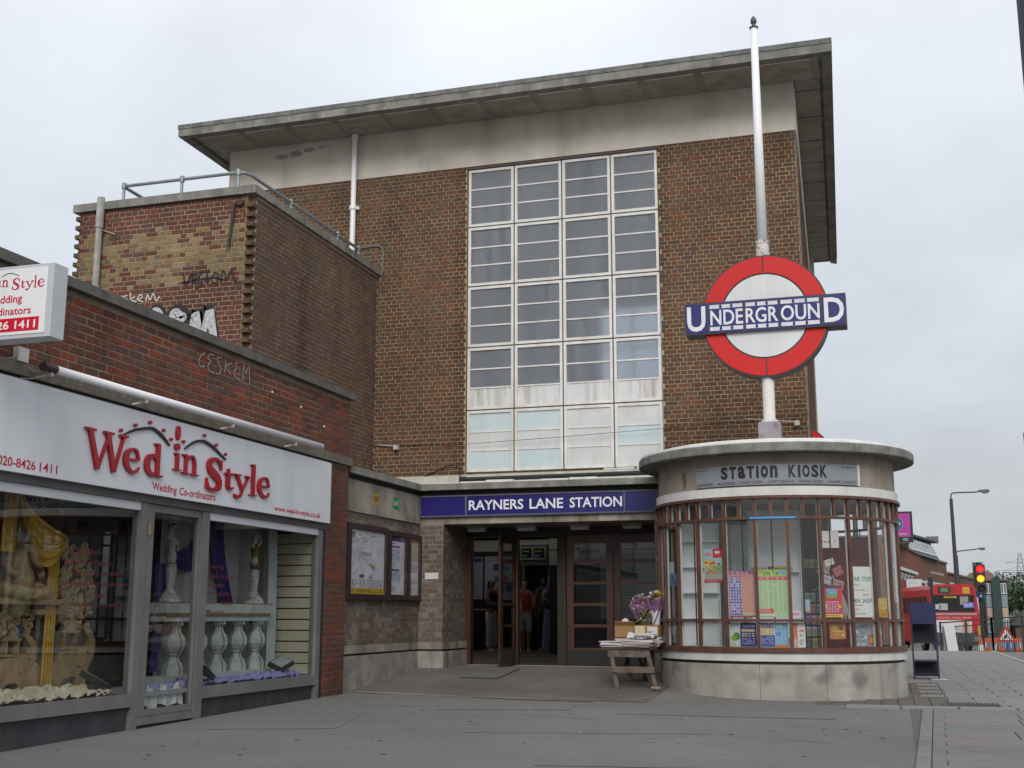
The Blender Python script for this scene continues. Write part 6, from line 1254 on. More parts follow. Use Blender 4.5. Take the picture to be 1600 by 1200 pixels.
kposter('card','warm orange picture card hanging low in the kiosk glass','card',27.8,35.8,-.30,-.095,(0.38,0.16,0.04),[('c',.3,.7,.14,(0.45,0.30,0.06)),('c',.7,.66,.12,(0.12,0.05,0.03)),('c',.45,.3,.16,(0.5,0.2,0.08)),('c',.8,.25,.12,(0.5,0.4,0.12)),('r',.1,.45,.9,.52,(0.5,0.38,0.1))])
kposter('card','leaflet with green leaves at the left of the lower panes','leaflet',-18.9,-13.7,-.41,-.095,(0.50,0.53,0.53),[('c',.7,.45,.16,(0.10,0.22,0.03)),('c',.45,.38,.12,(0.16,0.30,0.05)),('r',.0,.06,.6,.22,(0.4,0.42,0.4)),('r',.0,.0,1,.05,(0.3,0.33,0.03)),('l',.1,.7,.6,.85,3,(0.3,0.35,0.33))])
kposter('card','small blue sticker with dark lettering at the left kiosk panes','sticker',-63,-53,.385,.545,(0.08,0.22,0.42),[('t','AZAHOR',.05,.12,.95,.42,.02,(0.04,0.05,0.09)),('c',.5,.72,.16,(0.02,0.03,0.06))])
kposter('card','plain white paper slip above the blue sticker','paper',-64,-56,.55,.71,(0.52,0.54,0.57),[('l',.1,.1,.9,.9,6,(0.42,0.44,0.48))])
kposter('card','white paper notice taped inside the right kiosk panes','paper',25.5,36,.845,1.06,(0.52,0.50,0.50),[('g',.1,.25,.6,.45,3,1,(0.3,0.08,0.1)),('c',.8,.4,.05,(0.4,0.1,0.1))],1.50)
kposter('card','rack of postcards low in the right kiosk panes','cards',41.5,50.2,-.395,-.095,(0.26,0.30,0.34),[('g',.02,.02,.98,.98,2,4,(0.50,0.52,0.53)),('g',.1,.1,.9,.9,2,4,(0.2,0.25,0.28))],1.53)
kposter('card','red and yellow sweet packets low in the right kiosk panes','sweets',50.6,61.5,-.395,-.095,(0.30,0.32,0.35),[('r',.0,.55,.45,.95,(0.48,0.36,0.42)),('r',.02,.08,.45,.46,(0.50,0.06,0.03)),('r',.1,.15,.38,.38,(0.5,0.36,0.04)),('r',.52,.08,.95,.46,(0.50,0.06,0.03)),('r',.6,.15,.88,.38,(0.5,0.36,0.04)),('r',.52,.55,.95,.95,(0.45,0.47,0.5)),('c',.75,.7,.1,(0.3,0.3,0.45))],1.53)
kposter('card','small cream card with a picture hanging in the dark kiosk pane','card',16.8,20.5,.02,.20,(0.10,0.10,0.11),[('r',.1,.3,.9,.95,(0.28,0.40,0.48)),('r',.1,.1,.9,.32,(0.4,0.36,0.26))],1.45)
kposter('card','pink price ticket beside the green rate poster','ticket',10.2,14.5,-.03,.05,(0.55,0.48,0.52),[('r',.1,.3,.9,.7,(0.5,0.2,0.3))])
for k, (a, z, c, lb_) in enumerate(((30.5,.66,(0.50,0.48,0.42),'cream envelope hanging askew in the right kiosk panes'),(27.8,.58,(0.22,0.20,0.17),'brown wallet card hanging in the right kiosk panes'),(35.0,.55,(0.34,0.10,0.10),'red purse hanging by the dark bar in the kiosk'),(35.2,.38,(0.42,0.20,0.20),'pink round purse hanging by the dark bar in the kiosk'),(28.5,.44,(0.30,0.30,0.33),'grey folded pouch hanging in the right kiosk panes'))):
    mb = MB(); u_, n_ = ku(a), kn(a); ra = random.Random(k).uniform(-.5,.5); uu = u_*cos(ra)+ZA*sin(ra); vv = uu.cross(n_)*-1
    mb.obox(kp(1.50,a,z),uu,vv,n_,.065,.055 if k else .04,.012,paint(c)); mb.obox(kp(1.513,a,z+.015),uu,vv,n_,.05,.012,.002,paint(tuple(q*.6 for q in c)))
    tag(mb.build('hanging_item', paint(c), None, bevel=.004), lb_, 'small goods', 'goods hanging in the kiosk panes')
mb = MB(); rr = random.Random(9)
for k in range(7):
    a = -40+rr.uniform(-14,14); p = kp(KR-.26+rr.uniform(-.08,.05),a,-.43+.004*k); th = rr.uniform(0,3); mb.obox(p,(cos(th),sin(th),.1),(-sin(th),cos(th),.05*k-.1),(0,0,1),.12,.085,.002)
tag(mb.build('loose_papers', paint((0.50,0.51,0.51),.6)), 'loose white papers lying on the kiosk counter at the left', 'papers')

# ================================================================== POLE AND RING SIGN
PY = 17.31; PX = -1.495
pm = thing('sign_mast','white mast with grey finial rising from the kiosk roof','mast',(PX,PY,2.27))
mb = MB(); mb.box(PX-.155,PX+.155,PY-.155,PY+.155,2.20,2.70); mb.build('base_box', surf('base_box',(0.24,0.22,0.24),(0.31,0.285,0.31),4,.6,.1,40,speck=((0.15,0.10,0.09),7,.6,.7)), pm, bevel=.02)
mb = MB(); mb.tube([(PX,PY,2.70),(PX,PY,3.42)],.085,14).tube([(PX,PY,2.70),(PX,PY,2.74)],.115,14); mb.build('lower_post', M_PEEL, pm)
mb = MB(); mb.tube([(PX,PY,5.08),(PX,PY,5.39)],.098,14).tube([(PX,PY,5.36),(PX,PY,5.40)],.106,14); mb.build('collar', surf('rusting_collar',(0.52,0.48,0.43),(0.66,0.63,0.60),8,.6,.2,50,speck=((0.20,0.07,0.03),9,.55,.9)), pm)
mb = MB(); mb.tube([(PX,PY,5.39),(PX,PY,8.80)],[.077,.052],16); mb.build('pole', M_POLE, pm, smooth=True)
mb = MB(); mb.lathe([(.045,8.80),(.068,8.803),(.07,8.818),(.04,8.832),(.028,8.848),(.03,8.872),(.043,8.887),(.05,8.915),(.041,8.955),(.018,8.99),(.003,9.01)],(PX,PY,0),14); mb.build('finial', paint((0.075,0.085,0.09),.5), pm, smooth=True)
rs = thing('ring_sign','large red ring sign with blue UNDERGROUND bar on the kiosk mast','sign',(PX,PY,3.35))
RZ, RO, RI = 4.255, .885, .625; yf = PY-.13
DKG = surf('dark_sign_metal',(0.035,0.037,0.04),(0.06,0.062,0.066),5,.55)
def ringpoly(r0, r1, t0, t1, k=28): return [(r1*cos(t0+(t1-t0)*i/k), r1*sin(t0+(t1-t0)*i/k)) for i in range(k+1)]+[(r0*cos(t1-(t1-t0)*i/k), r0*sin(t1-(t1-t0)*i/k)) for i in range(k+1)]
mb = MB(); mb.prism([((RO+.022)*cos(2*pi*i/72),(RO+.022)*sin(2*pi*i/72)) for i in range(72)], (PX,yf+.012,RZ), XA, ZA, (0,-1,0), .25); mb.build('drum', DKG, rs)
REDL = surf('red_ring_enamel',(0.50,0.016,0.016),(0.56,0.022,0.020),1.5,.45,spec=.25)
bh = .235
for (s0, s1) in ((radians(16),pi/2-.012),(pi/2+.012,pi-radians(16)),(pi+radians(16),3*pi/2-.012),(3*pi/2+.012,2*pi-radians(16))):
    mb = MB(); mb.prism(ringpoly(RI+.012,RO,s0,s1), (PX,yf,RZ), XA, ZA, (0,-1,0), .015); mb.build('ring_segment', REDL, rs)
WHD = surf('white_half_disc',(0.60,0.61,0.62),(0.66,0.67,0.68),1.2,.35,streak=((0.47,0.46,0.46),2.5,.5))
for s in (1,-1):
    t0 = math.asin(.22/(RI-.012)); a_ = [t0+(pi-2*t0)*i/32 for i in range(33)]
    mb = MB(); mb.prism([((RI-.012)*cos(t),s*(RI-.012)*sin(t)) for t in a_], (PX,yf,RZ), XA, ZA, (0,-1,0), .015); mb.build('half_disc', WHD, rs)
BX0, BX1 = -2.64, -.355; bz0, bz1 = RZ-bh, RZ+bh; by = yf-.06
mb = MB(); mb.box(BX0,BX1,by+.006,by+.33,bz0,bz1); mb.build('bar_case', DKG, rs)
cuts = [.0,.149,.377,.595,.848,1.0]; bw = BX1-BX0
for i in range(5):
    a, b = BX0+bw*cuts[i]+.014, BX0+bw*cuts[i+1]-.014
    mb = MB(); mb.box(a,b,by,by+.0058,bz0+.018,bz1-.018); mb.build('bar_panel', M_BLUE, rs)
O = (0,by-.001,0); SLT = surf('silver_letters',(0.58,0.59,0.62),(0.72,0.72,0.74),5,.35,spec=.5)
for w_, f0, f1, z0, z1, bo in (('U',.014,.132,bz0+.045,bz1-.05,.02),('D',.868,.988,bz0+.055,bz1-.055,.02),('NDE',.163,.369,RZ-.112,RZ+.112,.016),('RGR',.386,.587,RZ-.112,RZ+.112,.016),('OUN',.604,.841,RZ-.115,RZ+.112,.016)):
    mb = MB(); text(mb,w_,O,XA,ZA,(0,-1,0),BX0+bw*f0,BX0+bw*f1,z0,z1,None,bo,0,.002); mb.build('lettering', SLT, rs)
DSM = surf('silver_dash',(0.52,0.53,0.56),(0.66,0.66,0.68),5,.35)
for i in (1,2,3):
    a, b = BX0+bw*cuts[i]+.022, BX0+bw*cuts[i+1]-.022; s = (b-a)/3
    for q in range(3):
        for z in (RZ+.165,RZ-.165): x0, x1 = a+s*q+.010*(q>0), a+s*(q+1)-.010*(q<2); mb = MB(); mb.prism([(x0,z-.028),(x1,z-.028),(x1-.012*(q<2),z),(x1,z+.028),(x0,z+.028),(x0+.012*(q>0),z)], (0,by-.0012,0), XA, ZA, (0,-1,0), .0008); mb.build('dash', DSM, rs)
# second ring sign, only its top showing behind the kiosk roof
r2 = thing('ring_sign','top of a second red ring sign showing behind the kiosk roof','sign',(-1.45,23.6,2.0))
mb = MB(); c_ = (-1.60,23.6,2.86); mb.prism([(.76*cos(2*pi*i/60),.76*sin(2*pi*i/60)) for i in range(60)], c_, XA, ZA, (0,-1,0), .12); mb.build('drum', DKG, r2)
mb = MB(); mb.prism(ringpoly(.5,.735,0,2*pi,60), (c_[0],c_[1]-.012,c_[2]), XA, ZA, (0,-1,0), .011); mb.build('ring', REDL, r2)
mb = MB(); mb.prism([(.49*cos(2*pi*i/40),.49*sin(2*pi*i/40)) for i in range(40)], (c_[0],c_[1]-.012,c_[2]), XA, ZA, (0,-1,0), .011); mb.build('disc', WHD, r2)
mb = MB(); mb.box(c_[0]-.95,c_[0]+.95,c_[1]-.06,c_[1]+.1,c_[2]-.2,c_[2]+.2); mb.build('bar', M_BLUE, r2)
mb = MB(); mb.tube([(c_[0],c_[1]+.06,c_[2]-.7),(c_[0],c_[1]+.06,-1.1)],.07,10); mb.build('post', M_POLE, r2)
# ================================================================== NEWSPAPER TABLE BY THE DOORS
TX0, TX1, TY0, TY1 = -3.67, -3.06, 16.12, 16.95; gz = g(-3.4,16.3)
tt = thing('newspaper_table','worn wooden trestle table stacked with newspapers beside the kiosk','table',((TX0+TX1)/2,(TY0+TY1)/2,gz)); ztop = -0.425
mb = MB(); mb.box(TX0-.06,TX1+.02,TY0,TY1,ztop-.028,ztop); mb.build('tabletop', surf('table_board',(0.075,0.045,0.038),(0.125,0.085,0.07),8,.8), tt)
mb = MB(); mb.box(TX0+.02,TX1-.02,TY0+.02,TY0+.055,ztop-.13,ztop-.0285); mb.build('apron_rail', M_TRESTLE, tt)
for x, dx, y in ((TX0+.06,.09,TY0+.03),(TX1-.06,.13,TY0+.03),(TX0+.12,.06,TY1-.1),(TX1-.12,-.05,TY1-.1)):
    mb = MB(); zb = g(x+dx,y); mb.bar((x,y+.01,ztop-.03),(x+dx,y-.02 if y < 16.5 else y+.05,zb),.025,.02,(0,1,0)); mb.build('leg', M_TRESTLE, tt)
mb = MB(); mb.box(TX0+.10,TX1+.05,TY0-.03,TY0+.0,gz+.20,gz+.28); mb.build('cross_rail', M_TRESTLE, tt)
mb = MB(); mb.bar((TX0+.22,TY1-.2,ztop-.06),(TX0+.10,TY1-.1,gz+.25),.012,.012).bar((TX0+.30,TY1-.2,ztop-.06),(TX0+.42,TY1-.1,gz+.02),.02,.012).bar((TX0+.42,TY1-.2,ztop-.05),(TX0+.36,TY1-.1,gz+.03),.02,.012); mb.build('iron_brace', M_DARK, tt)
NP = [paint((0.44,0.43,0.42),.8), paint((0.36,0.35,0.345),.8), paint((0.40,0.31,0.29),.8), paint((0.50,0.49,0.48),.8), paint((0.33,0.14,0.16),.7)]
rr = random.Random(21)
def pile(lab, x0, x1, y0, y1, n, front=None, group='newspaper piles on the table'):
    t = thing('newspaper_pile', lab, 'newspapers', ((x0+x1)/2,(y0+y1)/2,ztop), group); z = ztop+.0005
    for k in range(n):
        th = rr.uniform(.009,.020); c = Vector(((x0+x1)/2+rr.uniform(-.03,.03),(y0+y1)/2+rr.uniform(-.03,.02),z+th/2)); a = rr.uniform(-.10,.10); m = NP[rr.randrange(5) if rr.random() < .8 else 3]
        mb = MB(); mb.obox(c,(cos(a),sin(a),0),(-sin(a),cos(a),0),ZA,(x1-x0)/2,(y1-y0)/2,th/2,m); mb.obox(c+Vector((0,0,th/2+.0008)),(cos(a),sin(a),0),(-sin(a),cos(a),0),ZA,(x1-x0)/2*.7,(y1-y0)/2*.3,.0006,paint((0.12,0.12,0.13),.8))
        mb.build('newspaper', m, t, bevel=.003); z += th+.0005
    return t, z
pile('left pile of newspapers with pinkish magazines hanging over the table edge',-3.74,-3.42,16.10,16.48,5)
pile('tall front pile of white newspapers on the right of the table',-3.42,-3.04,16.08,16.42,6)
pile('rear pile of magazines under the open cardboard box',-3.62,-3.32,16.50,16.88,7)
pile('rear right pile of newspapers against the kiosk',-3.30,-2.99,16.46,16.86,8)
mb = MB(); mb.grid(lambda a, b: (-3.38+a*.36, 16.12+.30*b+.02*sin(a*4), ztop+.115+.07*sin(pi*b)*(1-.3*a)+.012*sin(a*9+b*3)), 14, 10)
tag(mb.build('folded_newspaper', NP[3], smooth=True), 'loosely folded newspaper bulging over the right pile', 'newspaper')
mb = MB(); mb.box(-3.28,-3.05,16.095,16.099,ztop+.125,ztop+.155); mb.build('headline', paint((0.16,0.14,0.14),.8), COL.objects['folded_newspaper'])
CB = surf('cardboard',(0.27,0.155,0.07),(0.33,0.20,0.095),3,.85)
b1 = thing('cardboard_box','open brown cardboard box with raised flap on the newspapers','box',(-3.52,16.72,-.30))
bz = ztop+.12
def obox_(t, x0,x1,y0,y1,z0,z1,th=.006):
    mb = MB(); mb.box(x0,x1,y0,y0+th,z0,z1).box(x0,x1,y1-th,y1,z0,z1).box(x0,x0+th,y0+th,y1-th,z0,z1).box(x1-th,x1,y0+th,y1-th,z0,z1).box(x0+th,x1-th,y0+th,y1-th,z0,z0+th); return mb.build('carton', CB, t)
obox_(b1,-3.64,-3.38,16.56,16.86,bz,bz+.19)
mb = MB(); mb.obox((-3.36,16.70,bz+.20),Vector((.8,0,.35)).normalized(),YA,Vector((-.35,0,.8)).normalized(),.06,.14,.003).obox((-3.50,16.53,bz+.185),XA,Vector((0,-.6,.5)).normalized(),Vector((0,.5,.6)).normalized(),.13,.045,.003); mb.build('flap', CB, b1)
mb = MB(); mb.ball((-3.52,16.70,bz+.20),.06,8); tag(mb.build('tissue_paper', paint((0.5,0.5,0.5),.9)), 'crumpled white tissue sticking out of the open box', 'paper')
b2 = thing('cardboard_box','closed cardboard box with cream and barcode labels beside the kiosk','box',(-3.19,16.66,-.30))
mb = MB(); mb.box(-3.375,-3.03,16.55,16.84,bz+.02,bz+.165); mb.build('carton', CB, b2, bevel=.004)
mb = MB(); sheet(mb,(-3.285,16.545,bz+.095),XA,(0,-1,0),.135,.115,(0.50,0.44,0.31),[('l',.3,.3,.6,.75,2,(0.38,0.33,0.24))],.002); mb.build('label', None, b2)
mb = MB(); sheet(mb,(-3.115,16.545,bz+.095),XA,(0,-1,0),.135,.10,(0.50,0.51,0.52),[('g',.05,.06,.45,.5,9,1,(0.12,0.12,0.12)),('l',.5,.2,.9,.5,3,(0.35,0.35,0.36))],.002); mb.build('label', None, b2)
mb = MB(); mb.box(-3.34,-3.20,16.543,16.5485,bz+.022,bz+.042); mb.build('yellow_tape', paint((0.50,0.38,0.01),.5), b2)
def blooms(t, c, R, cols, n, seed, rb=.022):
    q = random.Random(seed)
    for ci, col in enumerate(cols):
        mb = MB()
        for k in range(n):
            d = Vector((q.gauss(0,1),q.gauss(0,1)-.3,q.gauss(0,1)+.4)).normalized()*R*q.uniform(.55,1.0); p = Vector(c)+d
            for w in range(5):
                a = q.uniform(0,6.3); e = q.uniform(-.8,.8); v = Vector((cos(a)*cos(e),sin(a)*cos(e),sin(e)))*rb*q.uniform(.7,1.3); s = v.cross(Vector((q.random(),q.random(),q.random()))).normalized()*rb*.55
                mb.add([p,p+v*.5+s,p+v,p+v*.5-s],[(0,1,2,3)])
        mb.build('blossom', paint(col,.8), t)
def cone(t, c, z0, r0, r1, h, mat, seed):
    q = random.Random(seed); ph = q.random()*6
    mb = MB(); mb.grid(lambda a, b: (c[0]+(r0+(r1-r0)*b)*(1+.10*sin(a*44+ph))*cos(2*pi*a), c[1]+(r0+(r1-r0)*b)*(1+.10*sin(a*44+ph))*sin(2*pi*a), z0+h*b+.02*sin(a*31)), 48, 5); mb.build('wrapping', mat, t)
    mb = MB(); 
    for k in range(7): a = k*.9; mb.tube([(c[0]+.01*cos(a),c[1]+.01*sin(a),z0-.02),(c[0]+r1*.6*cos(a),c[1]+r1*.6*sin(a),z0+h)],.005,4)
    mb.build('stems', paint((0.03,0.06,0.015),.8), t)
CEL = glassmat('mauve_cellophane',(0.85,0.68,0.80),1.0,.35,(0.42,0.26,0.40),.2)
f1 = thing('bouquet','pink and white bouquet in mauve netting over the boxes','flowers',(-3.33,16.75,0))
zf = bz+.36
cone(f1,(-3.32,16.74),zf-.12,.03,.15,.20,CEL,1); blooms(f1,(-3.32,16.74,zf+.10),.125,[(0.46,0.12,0.32),(0.54,0.30,0.46),(0.62,0.58,0.58),(0.10,0.13,0.05)],44,2,.030)
f2 = thing('bouquet','yellow and white bouquet in purple wrapping in the white bucket','flowers',(-3.12,16.74,0))
cone(f2,(-3.10,16.76),zf-.08,.04,.14,.24,glassmat('purple_wrap',(0.7,0.5,0.7),1.0,.55,(0.30,0.16,0.29),.2),3); blooms(f2,(-3.10,16.76,zf+.17),.10,[(0.62,0.42,0.01),(0.62,0.60,0.56),(0.08,0.05,0.04)],34,4,.036)
f3 = thing('bouquet','cream roses in a low leafy bunch behind the boxes','flowers',(-3.24,16.70,0))
cone(f3,(-3.24,16.72),bz+.16,.06,.10,.14,glassmat('clear_wrap',(0.8,0.8,0.75),1.2,.2,(0.3,0.3,0.25),.1),5); blooms(f3,(-3.24,16.72,bz+.28),.10,[(0.40,0.35,0.20),(0.30,0.28,0.14),(0.035,0.045,0.02)],30,6,.028)
bk = thing('flower_bucket','white plastic flower bucket with dark stripe by the kiosk glass','bucket',(-3.10,16.76,bz+.17))
mb = MB(); mb.lathe([(.055,.17),(.075,.40),(.082,.40),(.082,.425),(.07,.425)],(-3.10,16.76,bz),18); mb.build('pail', paint((0.50,0.51,0.54),.4), bk)
mb = MB(); mb.lathe([(.0765,.375),(.0775,.388)],(-3.10,16.76,bz),18); mb.tube([(-3.115,16.69,bz+.18),(-3.045,16.70,bz+.36)],.008,5); mb.build('strap', paint((0.06,0.03,0.09),.5), bk)
mb = MB(); mb.obox((-2.98,16.0,gz+.02),XA,YA,ZA,.06,.03,.012); tag(mb.build('paper_scrap', paint((0.28,0.19,0.12),.9)), 'scrap of brown paper on the ground between table and kiosk', 'paper')

# ================================================================== BLUE NEWSPAPER STAND
NV = surf('navy_stand',(0.014,0.016,0.062),(0.022,0.025,0.090),4,.35,0,1,spec=.5,speck=((0.20,0.21,0.24),30,.70,.5)); sx0, sx1, sy = .317,.720,21.2; sz = g(.4,21.2)+.02
ns2 = thing('newspaper_stand','empty navy blue metal newspaper stand right of the kiosk','stand',(.52,21.3,sz))
for x in (sx0,sx1-.022):
    mb = MB(); mb.box(x,x+.022,sy,sy+.022,sz,.197).box(x,x+.022,sy+.26,sy+.282,sz,.197).box(x,x+.022,sy+.0225,sy+.2595,sz,sz+.03); mb.build('side_frame', NV, ns2)
mb = MB(); mb.box(sx0+.0225,sx1-.0225,sy+.004,sy+.014,-.144,.200); mb.build('header_board', NV, ns2)
for z0, z1 in ((-.45,-.16),(-.98,-.74)):
    mb = MB(); mb.box(sx0+.0225,sx1-.0225,sy+.26,sy+.27,z0,z1+.02).box(sx0+.0225,sx1-.0225,sy+.03,sy+.2595,z0,z0+.01).box(sx0+.0225,sx1-.0225,sy+.01,sy+.02,z0,z0+.05); mb.build('pocket', surf('navy_pocket',(0.006,0.006,0.014),(0.010,0.010,0.022),4,.6), ns2)
mb = MB(); mb.box(sx0+.0225,sx1-.0225,sy+.004,sy+.2,-.742,-.722); mb.build('tray_lip', paint((0.06,0.035,0.10),.4), ns2)
mb = MB(); mb.obox((.70,21.15,sz+.005),(.9,.2,0),(-.2,.9,0),ZA,.14,.09,.003); tag(mb.build('newspaper_sheet', paint((0.5,0.5,0.5),.8)), 'white paper lying under the foot of the blue stand', 'paper')

# ================================================================== STREET FURNITURE IN THE DISTANCE
def railing(x0, x1, y, zb0, zb1, zt0, zt1, lab, n=26):
    t = thing('guard_railing', lab, 'railing', ((x0+x1)/2,y,min(zb0,zb1)), 'guard railings along the kerb'); L = lambda a, b, f: a+(b-a)*f
    mb = MB(); mb.bar((x0,y,zt0),(x1,y,zt1),.022,.022).bar((x0,y,zb0+.12),(x1,y,zb1+.12),.018,.018).bar((x0,y,zt0-.16),(x1,y,zt1-.16),.015,.015); mb.build('rail', M_IRON, t)
    for k in range(3):
        f = k/2; x = L(x0,x1,f); mb = MB(); mb.box(x-.035,x+.035,y-.03,y+.03,L(zb0,zb1,f)-.3,L(zt0,zt1,f)+.04); mb.build('post', M_IRON, t)
    for k in range(1,n):
        f = k/n; x = L(x0,x1,f); mb = MB(); mb.box(x-.008,x+.008,y-.008,y+.008,L(zb0,zb1,f)+.135,L(zt0,zt1,f)-.17); mb.build('bar', M_IRON, t)
railing(1.66,3.35,45.5,-1.38,-1.38,-.27,-.14,'left run of black guard railing, in front of the bus')
railing(3.36,5.3,45.5,-1.35,-1.32,-.14,.03,'right run of black guard railing, in front of the roadworks sign')
wb = thing('white_board','plain white board leaning beside the black railing','board',(1.85,42.5,-1.5))
mb = MB(); mb.obox((1.86,42.5,-.74),XA,Vector((-.10,0,1)).normalized(),(0,-1,0),.16,.46,.03); mb.build('board', paint((0.56,0.57,0.58),.5), wb)
mb = MB(); mb.obox((1.72,42.7,-.8),XA,ZA,(0,-1,0),.09,.45,.02); mb.build('leg', paint((0.3,0.32,0.34),.6), wb)
tl = thing('traffic_light','traffic light showing red and amber on a black post','traffic light',(3.34,50,-1.6))
tx, ty = 3.36, 50.0
mb = MB(); mb.tube([(tx-.01,ty,-1.7),(tx-.01,ty,2.0)],.075,10); mb.build('post', M_IRON, tl)
mb = MB(); mb.box(tx-.22,tx+.16,ty-.02,ty+.0,1.10,2.0); mb.build('backing_board', paint((0.10,0.085,0.09),.6), tl)
mb = MB(); mb.box(tx-.13,tx+.21,ty-.26,ty-.03,.78,1.90); mb.build('head', paint((0.03,0.03,0.033),.5), tl)
for z, m, nm in ((1.73,emit('red_lamp',(1.0,0.012,0.02),1.6),'red_lamp'),(1.37,emit('amber_lamp',(1.0,0.33,0.01),1.8),'amber_lamp'),(1.0,paint((0.02,0.025,0.025),.3),'green_lamp')):
    mb = MB(); mb.lathe([(.005,0),(.135,0),(.13,.03),(.08,.05),(.005,.055)],(0,0,0),18); e = mb.build(nm, m, None); e.parent = tl; e.rotation_euler = (radians(90),0,0); e.location = (tx+.03-3.34,-.262,z+1.6)
    mb = MB(); mb.arc((0,0),.14,.155,0,.16,95,265,14) ; e = mb.build('hood', M_IRON, None); e.parent = tl; e.rotation_euler = (radians(90),0,0); e.location = (tx+.03-3.34,-.265,z+1.6+.07)
mb = MB(); mb.lathe([(.005,0),(.19,0),(.19,.02),(.005,.02)],(0,0,0),24,paint((0.01,0.05,0.12),.4)); e = mb.build('arrow_sign', None, None); e.parent = tl; e.rotation_euler = (radians(90),0,0); e.location = (tx-3.34,-.20,.80+1.6)
mb = MB(); mb.prism([(-.025,-.11),(.025,-.11),(.025,.03),(.08,.0),(.08,.05),(0,.13),(-.08,.05),(-.08,0),(-.025,.03)],(tx,ty-.225,.80),XA,ZA,(0,-1,0),.004); mb.build('arrow', paint((0.55,0.57,0.58),.4), tl)
def lamp_post(lab, x, y, zt, hx, hz, r=.09):
    t = thing('street_lamp', lab, 'street lamp', (x,y,-1.8), 'street lamps along the road')
    mb = MB(); mb.tube([(x,y,-2.0),(x,y,zt-.15)],[r*1.25,r*.85],10); mb.build('column', paint((0.045,0.035,0.04),.5), t)
    mb = MB(); mb.tube(cr([(x,y,zt-.15),(x+.02,y,zt+.08),(x+.22,y,zt+.20),(hx-.5,y,hz-.02)],5),r*.38,7); mb.build('arm', paint((0.06,0.055,0.06),.5), t)
    mb = MB(); mb.prism([(0,0),(.12,.09),(.62,.12),(.72,.06),(.70,-.02),(.3,-.05)],(hx-.55,y-.13,hz-.02),XA,ZA,(0,-1,0),-.26); mb.build('lantern', paint((0.10,0.10,0.11),.4), t)
    mb = MB(); mb.prism([(.3,-.055),(.70,-.025),(.62,-.11),(.42,-.12)],(hx-.55,y-.10,hz-.02),XA,ZA,(0,-1,0),-.20); mb.build('lens', paint((0.45,0.47,0.48),.2), t)
lamp_post('tall dark street lamp nearest the kiosk with arm to the right',3.80,75,6.85,5.75,7.08,.115)
lamp_post('second street lamp further off, close behind the tall one',5.70,110,5.15,7.85,5.52,.13)
lamp_post('distant street lamp in front of the trees',12.6,150,4.6,14.6,4.75,.12)
# roadworks sign, barriers, cones
wsn = thing('roadworks_sign','red bordered triangular roadworks sign propped behind the railing','sign',(3.98,47.8,-1.3))
tri = lambda k: [(-.34*k,-.20*k),(.34*k,-.20*k),(0,.39*k)]
mb = MB(); mb.prism(tri(1.0),(3.98,47.8,-.75),XA,ZA,(0,-1,0),.03); mb.build('border', paint((0.48,0.03,0.03),.4), wsn)
mb = MB(); mb.prism([(a,b-.01) for a, b in tri(.66)],(3.98,47.765,-.75),XA,ZA,(0,-1,0),.004); mb.build('face', paint((0.55,0.55,0.55),.4), wsn)
mb = MB(); mb.ribbon([(-.06,-.10,.02),(.0,.0,.03),(.04,.08,.02)],(3.98,47.76,-.75),XA,ZA,(0,-1,0),.002).ribbon([(.0,.0,.015),(.09,-.05,.015),(.14,-.12,.02)],(3.98,47.7595,-.75),XA,ZA,(0,-1,0),.002).ribbon([(-.02,.03,.012),(-.12,-.12,.012)],(3.98,47.759,-.75),XA,ZA,(0,-1,0),.002); mb.build('digging_symbol', M_BLACK, wsn)
mb = MB(); mb.bar((3.7,47.9,-.96),(3.66,48.2,-1.7),.02,.02).bar((4.26,47.9,-.96),(4.3,48.2,-1.7),.02,.02); mb.build('leg', M_IRON, wsn)
OR = paint((0.52,0.09,0.02),.5)
for k, (x, y) in enumerate(((3.55,49.5),(3.95,49.7),(4.45,49.5))):
    t = thing('roadwork_barrier', ('orange roadwork barrier left of the triangular sign','orange roadwork barrier right behind the triangular sign','orange roadwork barrier right of the triangular sign')[k], 'barrier', (x,y,-1.6), 'orange barriers at the roadworks')
    mb = MB(); mb.box(x-.19,x+.19,y,y+.05,-1.02,-.86).box(x-.19,x+.19,y,y+.05,-1.4,-1.2); mb.build('plank', OR, t)
    mb = MB(); mb.box(x-.18,x-.14,y+.005,y+.045,-1.7,-.9).box(x+.14,x+.18,y+.005,y+.045,-1.7,-.9); mb.build('leg', paint((0.5,0.5,0.5),.5), t)
for k, (x, y) in enumerate(((3.18,48.9),(3.62,48.7))):
    t = thing('traffic_cone', ('traffic cone with white band at the foot of the traffic light','traffic cone with white band left of the orange barriers')[k], 'cone', (x,y,-1.6), 'traffic cones at the roadworks')
    mb = MB(); mb.lathe([(.15,0),(.14,.25),(.11,.30)],(x,y,-1.6),12).lathe([(.085,.52),(.03,.80)],(x,y,-1.6),12); mb.build('body', OR, t)
    mb = MB(); mb.lathe([(.11,.305),(.085,.515)],(x,y,-1.6),12); mb.build('band', paint((0.58,0.58,0.58),.4), t)
for k, x in enumerate((4.02,4.22)):
    mb = MB(); mb.box(x,x+.13,48.6,48.65,-1.5,-.92); mb.box(x+.02,x+.11,48.59,48.60,-1.3,-1.02,paint((0.05,0.12,0.36),.5)); o = tag(mb.build('road_plate', paint((0.5,0.52,0.55),.5)), ('blue and white road plate under the triangular sign','blue and white road plate right of the triangular sign')[k], 'sign')
